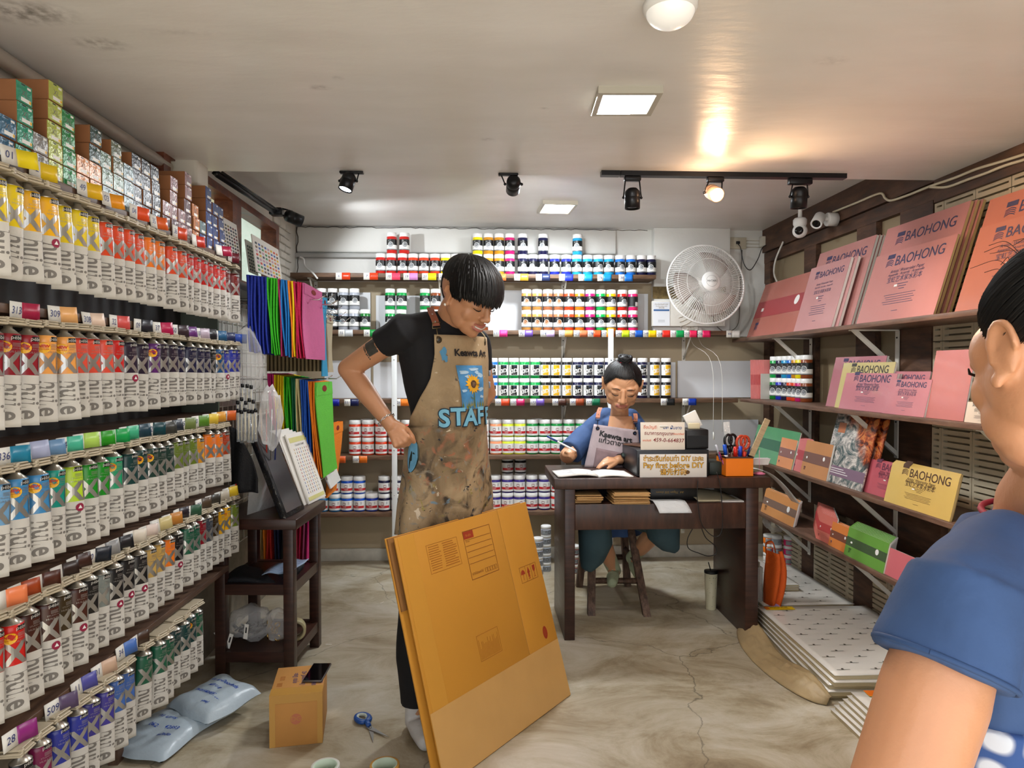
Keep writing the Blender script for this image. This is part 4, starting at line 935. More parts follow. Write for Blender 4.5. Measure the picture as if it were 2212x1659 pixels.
chart(488, 523, 565, 487, -1.19, 1, 'white colour chart of small dark swatches leaning by the blue cartons', 6, 9, ['#28303c', '#50585c', '#8a7c3c', '#702028', '#1c2c50'])
chart(541, 560, 596, 528, -1.17, 2, 'narrow white colour chart of grey swatches behind the coloured one', 4, 8, ['#30343c', '#585c64', '#48484c'])
chart(556, 612, 612, 540, -1.12, 3, 'white colour chart with bright swatches in front of the second window', 8, 8, ['#d83c2c', '#2c5cb0', '#e8c020', '#2c8c4c', '#e08040', '#806040', '#d0a0b8', '#303848'])
struct(MB().bb((XL, 2.96, 1.695), (XL + .19, 4.15, 1.73), 0).build('trim_5', [mat('grey_sill_metal', '#4c5250', .4, .3)]))
# tall steel channel edge beyond the rack
struct(MB().bb((XL, 2.945, .9), (XL + .16, 2.96, 1.72), 0).build('trim_6', [mat('grey_green_glass_board', '#6c7468', .2)]))

# ------------------------------------------------------------------ dark wooden stand
A = Vector((-1.14, 2.95, 0)); B_ = Vector((-.80, 2.93, 0)); ax = (B_ - A).normalized(); ay = Vector((-ax.y, ax.x, 0))
SM = frame(A, ax, ay, (0, 0, 1)); SWD, SDP = .34, .40
st = thing('wooden_stand', 'dark brown three-level wooden stand beside the left rack', 'stand', M=SM)
t = MB(); t.bb((-.02, -.02, .655), (SWD + .02, SDP + .02, .70), r=.004); t.build('top', [DKWOOD], st)
for (x, y) in ((0, 0), (SWD - .045, 0), (0, SDP - .045), (SWD - .045, SDP - .045)): MB().bb((x, y, 0), (x + .045, y + .045, .655), r=.003).build('leg', [DKWOOD], st)
for z in (.115, .405):
    b = MB(); b.bb((.045, .004, z - .035), (SWD - .045, .03, z + .01)); b.bb((.045, SDP - .03, z - .035), (SWD - .045, SDP - .004, z + .01)); b.bb((.004, .045, z - .035), (.03, SDP - .045, z + .01)); b.bb((SWD - .03, .045, z - .035), (SWD - .004, SDP - .045, z + .01))
    b.build('rail', [DKWOOD], st); MB().bb((.01, .032, z - .012), (SWD - .01, SDP - .032, z + .006)).build('shelf_board', [DKWOOD], st)
def on_stand(x, y, z): return SM @ Vector((x, y, z))
# drawing pads leaning on top of the stand, faces towards +x
def lean_panel(name, lab, cat, M, W_, H_, th, mats, fn=None, parts=None, group=None):
    t = thing(name, lab, cat, M=M, group=group); MB().bb((0, 0, -th), (W_, H_, 0), 0, r=min(.001, th / 4)).build(parts or 'board', [mats[0]], t)
    if fn:
        m = MB(); fn(m); m.build('printed_face', mats[1:], t, fix=False)
    return t
def standframe(x, y, lean, rz):
    d = Matrix.Rotation(rz, 3, 'Z'); u = d @ Vector((0, 1, 0)); n0 = d @ Vector((1, 0, 0)); up = (Vector((0, 0, 1)) * math.cos(lean) - n0 * math.sin(lean))
    n = u.cross(up)
    return frame(on_stand(x, y, .7015), u, up, n)
rz0 = math.atan2(ax.y, ax.x)
lean_panel('framed_pad', 'thick black framed pad in glossy film leaning on the stand top', 'pad', standframe(.312, -.005, R(21), -.10), .22, .46, .026, [mat('glossy_black_pad', '#15161a', .12, bump=.4, bscale=30), mat('grey_inner_mount', '#3c3c40', .15)], lambda m: (m.bb((.02, .02, .0004), (.20, .44, .001), 0)))
for i in range(3): lean_panel('drawing_pad', 'white drawing pad, %s behind the printed chart pad on the stand' % ['third', 'second', 'first'][i], 'pad', standframe(.290 + .006 * i, .225 + .022 * i, R(20), -.12), .20, .37 - .01 * i, .009, [PAPER], group='white pads leaning on the stand')
def chartface(m):
    m.bb((.012, .012, .0003), (.205, .325, .0009), 0); m.bb((.012, .30, .0011), (.205, .325, .0016), 1); m.bb((.012, .012, .0011), (.205, .03, .0016), 1)
    m.text('COLOUR CHART', .014, 2, T(.108, .285, .0018))
    for i in range(7):
        for j in range(14): m.bb((.03 + .024 * i, .045 + .0165 * j, .0011), (.035 + .024 * i, .055 + .0165 * j, .0015), 3 + (i * 3 + j // 4) % 4)
lean_panel('chart_pad', 'white pad with a printed colour chart, frontmost on the stand', 'pad', standframe(.315, .300, R(19), -.14), .217, .345, .008, [PAPER, PAPER, mat('pale_yellow_print', '#d8d48c', .5), INK, mat('print_blue', '#3c5c9c', .5), mat('print_red', '#b04c3c', .5), mat('print_grey', '#606468', .5), mat('print_ochre', '#b89040', .5)], chartface)
p = on_stand(.08, .12, .70)
lean_panel('plastic_sheet', 'clear plastic sleeve leaning at the back of the stand', 'plastic sleeve', standframe(.12, .06, R(-6), -.3), .20, .36, .002, [FILM])
# things on the stand's lower levels
tag(crumple((0, 0, 0), (.09, .09, .075), 7, .22).build('plastic_bag', [FILM], None, T(*on_stand(.10, .14, .20))), 'clear plastic bag of black hooks on the stand bottom shelf', 'plastic bag')
for i in range(26):
    pass
m = MB(); r2 = random.Random(4)
for i in range(40):
    c = Vector((r2.uniform(-.06, .06), r2.uniform(-.06, .04), r2.uniform(-.05, -.01))); a = r2.uniform(0, 3)
    m.tube([c, c + Vector((.03 * math.cos(a), .03 * math.sin(a), .008))], .004, 5)
tag(m.build('black_hooks', [BLACK], None, T(*on_stand(.10, .14, .20))), 'heap of small black hooks inside the clear bag on the stand', 'hooks', kind='stuff')
for i, (dx, a, z) in enumerate(((.015, -.4, .145), (.055, .35, .135), (.125, .2, .175))):
    m = MB(); m.box((0, 0, 0), (.018, .0015, .075), 0, r=.0005, seg=1); m.box((0, -.0012, .008), (.006, .001, .028), 1)
    o = m.build('hanger_card', [PAPER, BLACK], None, SM @ T(dx, .016 + .004 * i, z + .03) @ RX(.25) @ RY(a)); tag(o, 'small white hanger card, %s in front of the bag on the stand' % ['leftmost', 'middle', 'rightmost'][i], 'card', 'white hanger cards')
tag(crumple((0, 0, 0), (.055, .06, .075), 9, .25).build('plastic_bag', [FILM], None, T(*on_stand(.235, .12, .20))), 'smaller clear plastic bag holding brass rings on the stand', 'plastic bag')
r2 = random.Random(6)
for i in range(7):
    c = on_stand(.215 + r2.uniform(-.02, .03), .075 + r2.uniform(0, .03), .148 + i * .012)
    o = MB().tube([(.011 * math.cos(q), .011 * math.sin(q), 0) for q in [k * PI / 8 for k in range(17)]], .0035, 6).build('brass_ring', [mat('brass', '#b8985c', .25, 1.0)], None, T(*c) @ RX(r2.uniform(0, 2)) @ RY(r2.uniform(0, 2)))
    tag(o, 'small brass ring heaped in the clear bag on the stand', 'ring', 'brass rings in the bag')
def tape_roll(lab, M, r, r0, h, cm, core):
    t = thing('tape_roll', lab, 'tape roll', M=M)
    MB().lathe([(r0, .001), (r - .001, 0), (r, .001), (r, h - .001), (r - .001, h), (r0, h - .001)], 48, 0, caps=False).build('tape', [cm], t)
    cmat = mat(core[0], core[1], .6)
    MB().lathe([(r0 + .0005, .0005), (r0 - .003, .0005), (r0 - .003, h - .0005), (r0 + .0005, h - .0005)], 40, 0, caps=False).build('cardboard_core', [cmat], t)
    return t
tape_roll('pale yellow tape roll standing on the stand bottom shelf', SM @ T(.29, .17, .123 + .046) @ RZ(.3) @ RX(PI / 2), .046, .036, .048, mat('pale_tape', '#b8ae84', .35), ('core_card', '#8c7c60'))
bag_m = MB(); bag_m.grid(lambda u, v: (.28 * u, .24 * v, .014 * math.sin(5 * u + 3 * v) + .012), 10, 8, 0, thick=.02)
tag(bag_m.build('folded_bag', [fabric('#101218')], None, SM @ T(.02, .03, .411)), 'folded black bags piled on the middle level of the stand', 'bag')
m = MB(); m.grid(lambda u, v: (.14 * u, .2 * v, .006 * math.sin(8 * u + 4 * v) + .02 * u), 10, 8, 0, thick=.002)
tag(m.build('plastic_sheet', [clearmat('bluish_film', (.5, .65, .9), .1, .4)], None, SM @ T(.20, .01, .455)), 'blue-tinted plastic sheet sticking out of the stand middle level', 'plastic sleeve')
# ------------------------------------------------------------------ floor items
MAILER = mat('grey_blue_mailer', '#aebcc6', .32, bump=.5, bscale=18)
def mailer(lab, M, W_, H_, th, seed, lines):
    t = thing('mailing_parcel', lab, 'parcel', M=M)
    def top(u, v, s=1):
        e = max(0, (1 - (2 * u - 1) ** 4)) ** .6 * max(0, (1 - (2 * v - 1) ** 6)) ** .6
        wob = noise.noise(Vector((u * 3 + seed, v * 3, s))) * .012 * e + noise.noise(Vector((u * 8 + seed, v * 7, s))) * .005 * e
        return ((u - .5) * W_ + .008 * math.sin(7 * v + seed), (v - .5) * H_ + .006 * math.sin(9 * u), th * .30 + (th * .68 * e + wob if s > 0 else -th * .30 * e))
    m = MB(); m.grid(lambda u, v: top(u, v), 24, 24, 0); m.grid(lambda u, v: top(u, v, -1), 24, 24, 0); m.build('pouch', [MAILER], t)
    k = MB()
    for (txt, x, y, sz) in lines:
        k.text(txt, sz, 0, fn=lambda a, b: (lambda X_, Y_: (X_, Y_, top(X_ / W_ + .5, Y_ / H_ + .5)[2] + .0012))(x + a, y + b), cut=.012, italic=.2, bold=.0003)
    k.build('handwriting', [mat('blue_marker', '#1c48a8', .5)], t, fix=False); return t
pa = at_z(362, 1590, 0); pb = at_z(462, 1555, 0)
mailer('flat grey-blue mailing parcel with blue handwriting under the other parcel', T(pa.x, pa.y + .01, 0) @ RZ(-.32), .25, .36, .05, 1, [('\u0e04\u0e38\u0e13 \u0e19\u0e1e\u0e23', -.03, .02, .026), ('062-9642893', .01, -.035, .024), ('\u0e2b\u0e19\u0e31\u0e07\u0e2a\u0e37\u0e2d', .05, -.08, .02)])
mailer('grey-blue mailing parcel with blue handwriting lying on top of another', T(pb.x - .005, pb.y + .03, .038) @ RZ(-.62) @ RX(.10), .25, .235, .075, 5, [('Deshang Doodads', -.02, .05, .026), ('MISS U IP', -.01, .012, .018), ('TH01640989758931', .02, -.03, .022), ('(shopee)', .03, -.065, .019)])
# kraft box
q0, q1, q2 = at_z(582, 1617, 0), at_z(697, 1605, 0), at_z(711, 1560, 0)
bx_ = (q1 - q0).normalized(); by = Vector((-bx_.y, bx_.x, 0)); BW, BD, BH = (q1 - q0).length, .235, .185
KM = frame(q0, bx_, by, (0, 0, 1))
kb = thing('cardboard_box', 'closed kraft cardboard box on the floor with a phone on top', 'box', M=KM)
MB().bb((0, 0, 0), (BW, BD, BH), 0, r=.002).build('carton_body', [KRAFT], kb)
m = MB(); TAPEM = mat('brown_packing_tape', '#b88a44', .18)
m.bb((0, -.0006, .001), (BW * .11, 0, BH - .001), 0); m.bb((BW * .9, -.0006, .001), (BW, 0, BH - .001), 0); m.bb((0, -.0007, BH - .03), (BW, -.0001, BH), 0); m.bb((0, -.0006, BH), (BW, .055, BH + .0006), 0)
m.build('packing_tape', [TAPEM], kb)
m = MB()
disc = [(.5 * BW + .019 * math.cos(2 * PI * j / 28), -.0012, BH * .52 + .019 * math.sin(2 * PI * j / 28)) for j in range(28)]; m.add(disc, [tuple(range(28))], 1)
m.text('DG', .024, 2, T(.5 * BW, -.0016, BH * .52) @ RX(PI / 2))
for (txt, x, y, s_) in [('\u0e04\u0e38\u0e13 \u0e1b\u0e34\u0e22\u0e30', .075, .13, .026), ('\u0e1a\u0e49\u0e32\u0e19\u0e40\u0e25\u0e02\u0e17\u0e35\u0e48 42', .105, .125, .024), ('087-2452', .145, .10, .023), ('1052-2', .170, .10, .023)]:
    m.text(txt, s_, 0, T(x, y, BH + .0012) @ RZ(PI / 2 + .04))
for i in range(5): m.bb((.02, .12 + .007 * i, BH + .0004), (.038, .1225 + .007 * i, BH + .001), 3); m.bb((.015, .07 + .006 * i, BH + .0004), (.034, .0722 + .006 * i, BH + .001), 3)
m.build('box_marks', [BLUEINK, mat('pale_red_print', '#b46848', .6), KRAFT, mat('orange_print', '#b07030', .6)], kb, fix=False)
ph = thing('smartphone', 'black smartphone lying screen-up on the kraft cardboard box', 'phone', M=KM @ T(.152, .15, BH + .0012) @ RZ(-.18))
MB().box((0, 0, .0045), (.072, .150, .008), r=.0035, seg=3).build('phone_body', [mat('grey_phone_edge', '#55504e', .3, .6)], ph)
MB().box((0, 0, .0088), (.066, .144, .0006), r=.0002, seg=1).build('screen', [mat('black_glass', '#050507', .06)], ph)
# scissors
def scissors(lab, M, cm, scale=1, opened=.34, cm2=None):
    t = thing('scissors', lab, 'scissors', M=M @ Matrix.Scale(scale, 4))
    for s in (-1, 1):
        Mx = RZ(s * opened / 2)
        b = MB(); b.prism([(-.010 * s, -.01), (.002 * s, -.09), (.006 * s, -.012), (.007 * s, .012), (-.006 * s, .015)], .001 + (.002 if s > 0 else 0), .0028 + (.002 if s > 0 else 0), 0, Mx); b.build('blade', [STEEL], t)
        h = MB(); cx, cy = .020 * s, .062
        loop = [(cx + .020 * math.cos(q) * (1 + .15 * math.sin(q)), cy + .029 * math.sin(q), .008) for q in [k * PI / 10 for k in range(21)]]
        h.tube(loop, .0065, 8); h.tube([(.004 * s, .008, .006), (.008 * s, .022, .008), (.012 * s, .036, .008)], [.006, .007, .007], 8); o = h.build('handle', [cm], t, Mx)
        if cm2: g_ = MB(); g_.tube([(cx + .0165 * math.cos(q), cy + .025 * math.sin(q), .0085) for q in [k * PI / 10 for k in range(21)]], .005, 8); g_.build('grip_lining', [cm2], o)
    MB().lathe([(0, .006), (.004, .006), (.004, .0072), (0, .0076)], 12, 0).build('pivot_screw', [STEEL], t)
    return t
c0 = at_z(800, 1575, 0)
scissors('blue and white handled scissors lying open on the concrete floor', T(c0.x, c0.y, .001) @ RZ(.55), mat('blue_scissor_plastic', '#1c4c94', .35), 1.15, .55, mat('white_scissor_plastic', '#b8c0b4', .4))
c1 = at_z(703, 1683, 0); tape_roll('white tape roll with a green-printed core lying on the floor', T(c1.x, c1.y, 0), .046, .038, .046, mat('white_tape', '#c4c4bc', .3), ('printed_core', '#b8c8b4'))
c2 = at_z(831, 1682, 0); tape_roll('brown tape roll lying on the floor beside the cardboard sheet', T(c2.x, c2.y, 0), .048, .040, .048, TAPEM, ('printed_core', '#b8c8b4'))
MB()
for i, (px, py) in enumerate(((640, 1430), (668, 1352), (700, 1380), (815, 1290))):
    q = at_z(px + 10, py + 12, 0); o = MB().box((0, 0, .0006), (.004, .030, .001)).build('paper_scrap', [PAPER], None, T(q.x, q.y, 0) @ RZ(-.5 + i)); tag(o, 'thin white paper scrap on the concrete floor near the stand', 'scrap', 'paper scraps on the floor')

# ================================================================== CEILING FIXTURES
def led_panel(pxs, z, lab, e, col):
    P = [at_z(x, y, z) for x, y in pxs]; c = sum(P, Vector()) / 4; ax_ = (P[1] - P[0]); wx = ax_.length; wy = (P[3] - P[0]).length
    t = thing('led_ceiling_panel', lab, 'ceiling light', (c.x, c.y, z), math.atan2(ax_.y, ax_.x))
    m = MB(); b = .016
    for lo, hi in (((-wx / 2, -wy / 2, -.022), (wx / 2, -wy / 2 + b, 0)), ((-wx / 2, wy / 2 - b, -.022), (wx / 2, wy / 2, 0)), ((-wx / 2, -wy / 2 + b, -.022), (-wx / 2 + b, wy / 2 - b, 0)), ((wx / 2 - b, -wy / 2 + b, -.022), (wx / 2, wy / 2 - b, 0))): m.bb(lo, hi)
    m.build('frame', [mat('aged_white_frame', '#b9b4a6', .45)], t)
    MB().bb((-wx / 2 + b, -wy / 2 + b, -.014), (wx / 2 - b, wy / 2 - b, -.006)).build('diffuser', [mat('lit_diffuser_%d' % e, '#ffffff', .5, emit=e, ecol=col)], t)
    return t
led_panel([(1293, 185), (1433, 185), (1410, 236), (1272, 236)], ZN, 'square LED panel with glowing dots on the near ceiling', 3, '#e8f2ff')
led_panel([(1170, 432), (1246, 434), (1236, 456), (1160, 454)], ZF, 'bright rectangular LED panel on the far ceiling', 14, '#fff8ec')
q = at_z(1448, 8, ZN)
t = thing('dome_light', 'round white dome fitting at the very top of the ceiling', 'ceiling light', (q.x, q.y, ZN))
MB().lathe([(.062, 0), (.062, -.012), (.056, -.02)], 32, 0).build('base_ring', [WHITE], t)
MB().lathe([(.055, -.012)] + [(.055 * math.cos(a), -.018 - .036 * math.sin(a)) for a in [k * PI / 14 for k in range(8)]], 32, 0).build('glass_dome', [mat('opal_glass', '#f2f0ea', .25, emit=.25)], t)
# track with three heads at the ceiling step
def spot_head(parent, M, r, L, lit=None, ribs=True):
    """cylinder head whose opening looks along local -Z"""
    h = MB(); h.lathe([(0, 0), (r * .6, 0), (r * .95, -.012), (r, -.02), (r, -L * .45), (r * .985, -L * .46), (r, -L * .47), (r, -L), (r - .003, -L), (r - .004, -L + .008), (0, -L + .008)], 32, 0)
    o = h.build('lamp_head', [DKMETAL if lit != 'warm' else mat('lit_head_metal', '#9c8470', .4)], parent, M)
    MB().lathe([(0, -L + .0065), (r - .005, -L + .0065), (r - .005, -L + .004), (0, -L + .003)], 24, 0).build('lens', [mat('lens_' + str(lit), '#ffffff', .3, emit={'warm': 110, 'cool': 12, None: 0}[lit], ecol={'warm': '#ffcf9a', 'cool': '#eaf4ff', None: '#000000'}[lit]) if lit else mat('dark_lens', '#30343a', .1)], parent, M)
    return o
def yoke(parent, top, piv, w_, r=.003, m=None):
    k = MB()
    for s in (-1, 1): k.tube([top + Vector((s * w_ * .8, 0, 0)), piv + Vector((s * w_, 0, 0))], r, 6); k.ball(piv + Vector((s * w_, 0, 0)), (.006, .006, .006))
    k.build('yoke', [m or DKMETAL], parent)
a_, b_ = at_y(1298, 384, 2.88), at_y(1825, 392, 2.88)
t = thing('ceiling_track', 'long black lighting track at the ceiling step carrying three spotlights', 'lighting track', (a_.x, 2.88, ZN)); wdt = b_.x - a_.x
MB().bb((0, -.018, -.020), (wdt * .075, .018, 0)).bb((wdt * .078, -.018, -.020), (wdt, .018, 0)).build('rail', [DKMETAL], t)
def aim(p, tgt): return T(*p) @ (Vector(tgt) - Vector(p)).to_track_quat('-Z', 'Y').to_matrix().to_4x4()
def spotthing(lab, top, piv, tgt, r, L, lit, back=.02, plate=(.07, .03, .02)):
    t = thing('track_spotlight', lab, 'spotlight', top); top = Vector(top); piv = Vector(piv)
    MB().box((0, 0, -plate[2] / 2), plate, r=.004).build('adapter', [DKMETAL], t)
    d = (Vector(tgt) - piv).normalized(); yoke(t, Vector((0, 0, -plate[2])), piv - top, r + .006)
    M = T(*(-top)) @ aim(piv - d * L * .45, tgt); spot_head(t, M, r, L, lit); return t, piv + d * L * .55, d
def px3(px, py, Y): return at_y(px, py, Y)
trackz = ZN - .020
p = px3(1366, 390, 2.88); spotthing('black track spotlight pointing down, nearest the left end of the long track', (p.x, 2.88, trackz), px3(1366, 427, 2.88), (p.x + .0, 2.87, 0), .032, .085, None)
p = px3(1545, 390, 2.88); _, e1, d1 = spotthing('lit warm spotlight glowing in the middle of the long track', (p.x, 2.88, trackz), px3(1540, 416, 2.86), (1.15, 1.2, 1.25), .031, .085, 'warm')
lamp('SPOT', 'warm_spot_light', e1 + d1 * .006, 24, (1.0, .62, .34), (1.75, 1.4, 1.3), spot_size=R(130), spot_blend=.7, shadow_soft_size=.03)
lamp('POINT', 'warm_bulb_spill', px3(1528, 416, 2.78), 1.1, (1.0, .60, .34), shadow_soft_size=.03)
p = px3(1728, 394, 2.88); spotthing('black track spotlight turned away, nearest the right end of the long track', (p.x, 2.88, trackz), px3(1726, 425, 2.90), (p.x + .03, 3.1, 0), .034, .09, None, plate=(.10, .03, .026))
# single heads
p = px3(770, 377, 2.93); t, e2, d2 = spotthing('black ceiling spotlight tilted down with its lit face showing, left of the others', (p.x - .02, 2.93, ZN), px3(752, 391, 2.92), (-1.0, 2.62, .6), .030, .075, 'cool', plate=(.10, .03, .010))
lamp('SPOT', 'left_spot_light', e2 + d2 * .006, 9, (.96, .98, 1.0), (-1.0, 2.2, 1.0), spot_size=R(110), spot_blend=.5, shadow_soft_size=.03)
p = px3(1098, 377, 2.93); t, e3, d3 = spotthing('black ceiling spotlight in the middle, aimed at the back wall', (p.x, 2.93, ZN), px3(1109, 398, 2.94), (.12, 4.6, 1.55), .030, .085, 'cool', plate=(.085, .03, .010))
lamp('SPOT', 'middle_spot_light', e3 + d3 * .006, 20, (.95, .98, 1.0), (.45, 4.75, 1.35), spot_size=R(95), spot_blend=.35, shadow_soft_size=.015)
# left wall rail and its head
p0, p1 = px3(466, 374, 3.02), px3(594, 458, 3.93)
t = thing('ceiling_track', 'black lighting rail above the wooden windows', 'lighting track', p0); m = MB(); dv = Vector(p1) - Vector(p0)
m.tube([(0, 0, 0), dv], .018, 4); m.tube([(.028, 0, .004), dv + Vector((.028, 0, .004))], .006, 4); m.build('rail', [DKMETAL], t)
pv = px3(632, 470, 3.92)
t = thing('track_spotlight', 'black spotlight on the rail above the windows, aimed at the jars', 'spotlight', p1)
MB().box((.01, 0, 0), (.07, .07, .04), r=.006).build('adapter', [DKMETAL], t)
k = MB(); k.tube([(.04, 0, .02), Vector(pv) - Vector(p1) + Vector((0, 0, .035))], .004, 6); k.tube([(.04, 0, -.012), Vector(pv) - Vector(p1) + Vector((-.02, 0, -.02))], .004, 6); k.build('yoke', [DKMETAL], t)
tg = (.15, 4.75, 1.75); dd = (Vector(tg) - Vector(pv)).normalized()
spot_head(t, T(*(-Vector(p1))) @ aim(Vector(pv) - dd * .045, tg), .034, .10, 'cool')
lamp('SPOT', 'rail_spot_light', Vector(pv) + dd * .062, 17, (.93, .97, 1.0), (.0, 4.8, 1.45), spot_size=R(120), spot_blend=.4, shadow_soft_size=.02)
lamp('SPOT', 'right_track_light', px3(1415, 405, 2.86), 18, (1.0, .96, .92), (1.85, 3.6, .9), spot_size=R(100), spot_blend=.4, shadow_soft_size=.02)
# ================================================================== FAN, SOCKET, POSTERS, CAMERAS
fc = at_y(1525, 614, 4.44); FR = .262
fan = thing('wall_fan', 'white wall-mounted fan with round wire cage beside the top shelf', 'fan', (fc.x, 4.44, fc.z)); fan.rotation_euler = (R(-6), 0, R(4))
m = MB(); N_ = 96
for i in range(N_):
    a = 2 * PI * i / N_; tw = .20
    pts = [((.060 + (FR - .060) * s) * math.cos(a + tw * s), -.085 + .085 * s ** 2.6, (.060 + (FR - .060) * s) * math.sin(a + tw * s)) for s in (0, .25, .5, .75, .92, 1)]
    m.tube(pts, .0013, 4, caps=False)
for q, yy in ((.155, -.068), (.208, -.045)): m.tube([(q * math.cos(2 * PI * j / 60), yy, q * math.sin(2 * PI * j / 60)) for j in range(61)], .0015, 5, caps=False)
m.build('front_grille', [WHITE], fan)
m = MB()
for i in range(N_):
    a = 2 * PI * i / N_
    pts = [((.075 + (FR - .075) * s) * math.cos(a - .15 * s), .085 - .075 * s ** 3, (.075 + (FR - .075) * s) * math.sin(a - .15 * s)) for s in (0, .4, .7, .9, 1)]
    m.tube(pts, .0012, 4, caps=False)
m.build('rear_grille', [OFFW], fan)
m = MB(); m.tube([(FR * math.cos(2 * PI * j / 72), .004, FR * math.sin(2 * PI * j / 72)) for j in range(73)], .0065, 8, caps=False); m.build('cage_rim', [WHITE], fan)
m = MB(); m.lathe([(.064, 0), (.064, .006), (.056, .016), (0, .019)], 40, 0, RX(PI / 2) @ T(0, 0, .078)); m.text('HATARI', .018, 1, T(0, -.0985, 0) @ RX(PI / 2)); m.lathe([(.036, .0), (.037, .0)], 30, 1, RX(PI / 2) @ T(0, 0, .097), caps=False); m.build('hub_cap', [WHITE, INK], fan)
for k in range(3):
    m = MB(); a0 = 2 * PI * k / 3 + .9
    m.grid(lambda u, v: ((.045 + .17 * u) * math.cos(a0 + (v - .5) * (1.25 - .25 * abs(u - .5)) + .3 * u), .012 - .045 * (v - .5) * (1 - .3 * u), (.045 + .17 * u) * math.sin(a0 + (v - .5) * (1.25 - .25 * abs(u - .5)) + .3 * u)), 8, 8, 0, thick=.002)
    m.build('fan_blade', [mat('smoky_blade', '#a79c94', .3)], fan)
m = MB(); m.lathe([(.045, -.02), (.045, .03), (.070, .035), (.072, .12), (.05, .16), (0, .17)], 32, 0, RX(-PI / 2)); m.build('motor_housing', [OFFW], fan)
m = MB(); bz = at_y(1508, 690, 4.6).z - fc.z
m.loft([[(x * w_, .30 + y, z) for x, y in ((-.055, 0), (.055, 0), (.055, .055), (-.055, .055))] for w_, y_, z in ((.75, 0, bz - .06), (1.0, 0, bz - .03), (1.05, 0, bz + .06), (.8, 0, bz + .14))], 0, False)
m.tube([(0, .10, -.02), (0, .24, -.06), (0, .32, bz + .10)], .03, 12); m.box((0, .297, bz), (.052, .006, .075), 1, r=.002, seg=1); m.text('HATARI', .010, 2, T(0, .2935, bz + .02) @ RX(PI / 2)); m.text('\u2227', .018, 2, T(0, .2935, bz - .02) @ RX(PI / 2))
m.build('wall_bracket', [OFFW, mat('grey_switch_plate', '#b8b2a6', .5), INK], fan)
m = MB()
for dx in (-.01, .05): m.tube(spline([(dx, .30, bz - .05), (dx + .03, .30, bz - .14), (dx + .05, .05, bz - .30), (dx + .045, .05, bz - .75)], 5), .0014, 5)
for dx, l in ((.045, -.75),): m.lathe([(.003, 0), (.006, -.05), (0, -.05)], 10, 0, T(dx - .01, .05, bz + l))
m.build('pull_cords', [OFFW], fan)
m = MB(); f0 = at_y(1540, 672, 4.7)
m.tube(spline([at_y(1539, 672, 4.66), at_y(1545, 700, 4.7), at_y(1568, 717, 4.73), at_y(1594, 700, 4.74), at_y(1598, 640, 4.75), at_y(1603, 540, 4.77)], 8), .0035, 6)
tag(m.build('fan_cable', [mat('grey_cable', '#6c6860', .5)]), 'grey cable hanging in a loop below the wall fan', 'cable')
m = MB(); pts = [at_y(x, y, 4.755 - .02 * (i > 1)) for i, (x, y) in enumerate([(1594, 527), (1600, 536), (1607, 570), (1621, 583), (1637, 560), (1650, 532), (1680, 529), (1690, 515), (1700, 498)])]
m.tube(spline(pts, 6), .003, 6); tag(m.build('black_cable', [BLACK]), 'black plug cable sagging from the wall socket to the right', 'cable')
p = at_y(1592, 526, D)
t = thing('wall_socket', 'cream double wall socket with a plug, up beside the fan', 'socket', (p.x, D, p.z)); MB().box((0, -.009, 0), (.125, .018, .082), r=.004).build('plate', [mat('cream_bakelite', '#c4bca8', .4)], t)
m = MB(); m.box((-.005, -.02, .0), (.03, .006, .04), 0, r=.002); m.box((-.004, -.03, .0), (.026, .016, .02), 1, r=.003); m.build('plug', [mat('cream_bakelite', '#c4bca8', .4), BLACK], t)
p = at_y(1680, 523, D - .02); tag(MB().box((0, 0, 0), (.07, .05, .07), r=.004).build('junction_box', [mat('cream_box', '#c9c4b6', .5)], None, T(XR - .04, D - .03, p.z)), 'cream junction box in the top right corner under the beam', 'junction box')
m = MB()
for i, y in enumerate((520, 527, 534)): m.tube([at_y(1612, y, D - .004), at_y(1665, y + 1, D - .004)], .002, 5)
m.tube([at_y(1663, 535, D - .006), at_y(1661, 610, D - .006), at_y(1666, 720, D - .006)], .0035, 5); tag(m.build('thin_wires', [mat('beige_wire', '#a89c84', .5)]), 'thin beige wires clipped between the socket and the corner box', 'wire')
m = MB(); m.tube(spline([at_x(1692, 522, XR - .06), at_x(1676, 560, XR - .07), at_x(1672, 590, XR - .07), at_x(1680, 612, XR - .07)], 6), .006, 6); tag(m.build('white_hose', [OFFW]), 'thick cream cable curving down from the corner junction box', 'cable')
m = MB(); m.tube(spline([at_y(648, 555, D - .06), at_y(656, 560, D - .07), at_y(659, 575, D - .08), at_y(676, 590, 4.57), at_y(686, 602, 4.56)], 6), .006, 6); tag(m.build('white_hose', [WHITE]), 'short white cable end dangling over the left end of the top shelf', 'cable')
# picture strip, poster and payment note under the fan
p0, p1 = at_y(1410, 619, D - .075), at_y(1568, 646, D - .075)
tag(MB().bb((p0.x, D - .075, p1.z), (p1.x, D - .0705, p0.z), 0).build('wooden_plaque', [ramp_mat('carved_bronze_board', [(.3, '#4a3c1c'), (.6, '#7c683c'), (.8, '#9c8650')], (1, 1, 1), 40, bump=.6)]), 'dark gold carved board partly hidden behind the wall fan', 'plaque')
p0, p1 = at_y(1409, 650, D - .10), at_y(1566, 705, D - .10)
t = thing('canvas_panel', 'white canvas panel with embossed arcs on the wall below the fan', 'canvas', (p0.x, D - .105, p1.z)); Wc, Hc = p1.x - p0.x, p0.z - p1.z
MB().bb((0, 0, 0), (Wc, .033, Hc), r=.002).build('canvas', [mat('canvas_white', '#d8d4cb', .7, bump=.2, bscale=80)], t)
m = MB()
for rr in (.13, .16, .19): m.tube([(Wc * .30 - .0 + rr * math.cos(a), -.0005, Hc * 1.05 - rr * math.sin(a)) for a in [.35 + k * .055 for k in range(19)]], .003, 5)
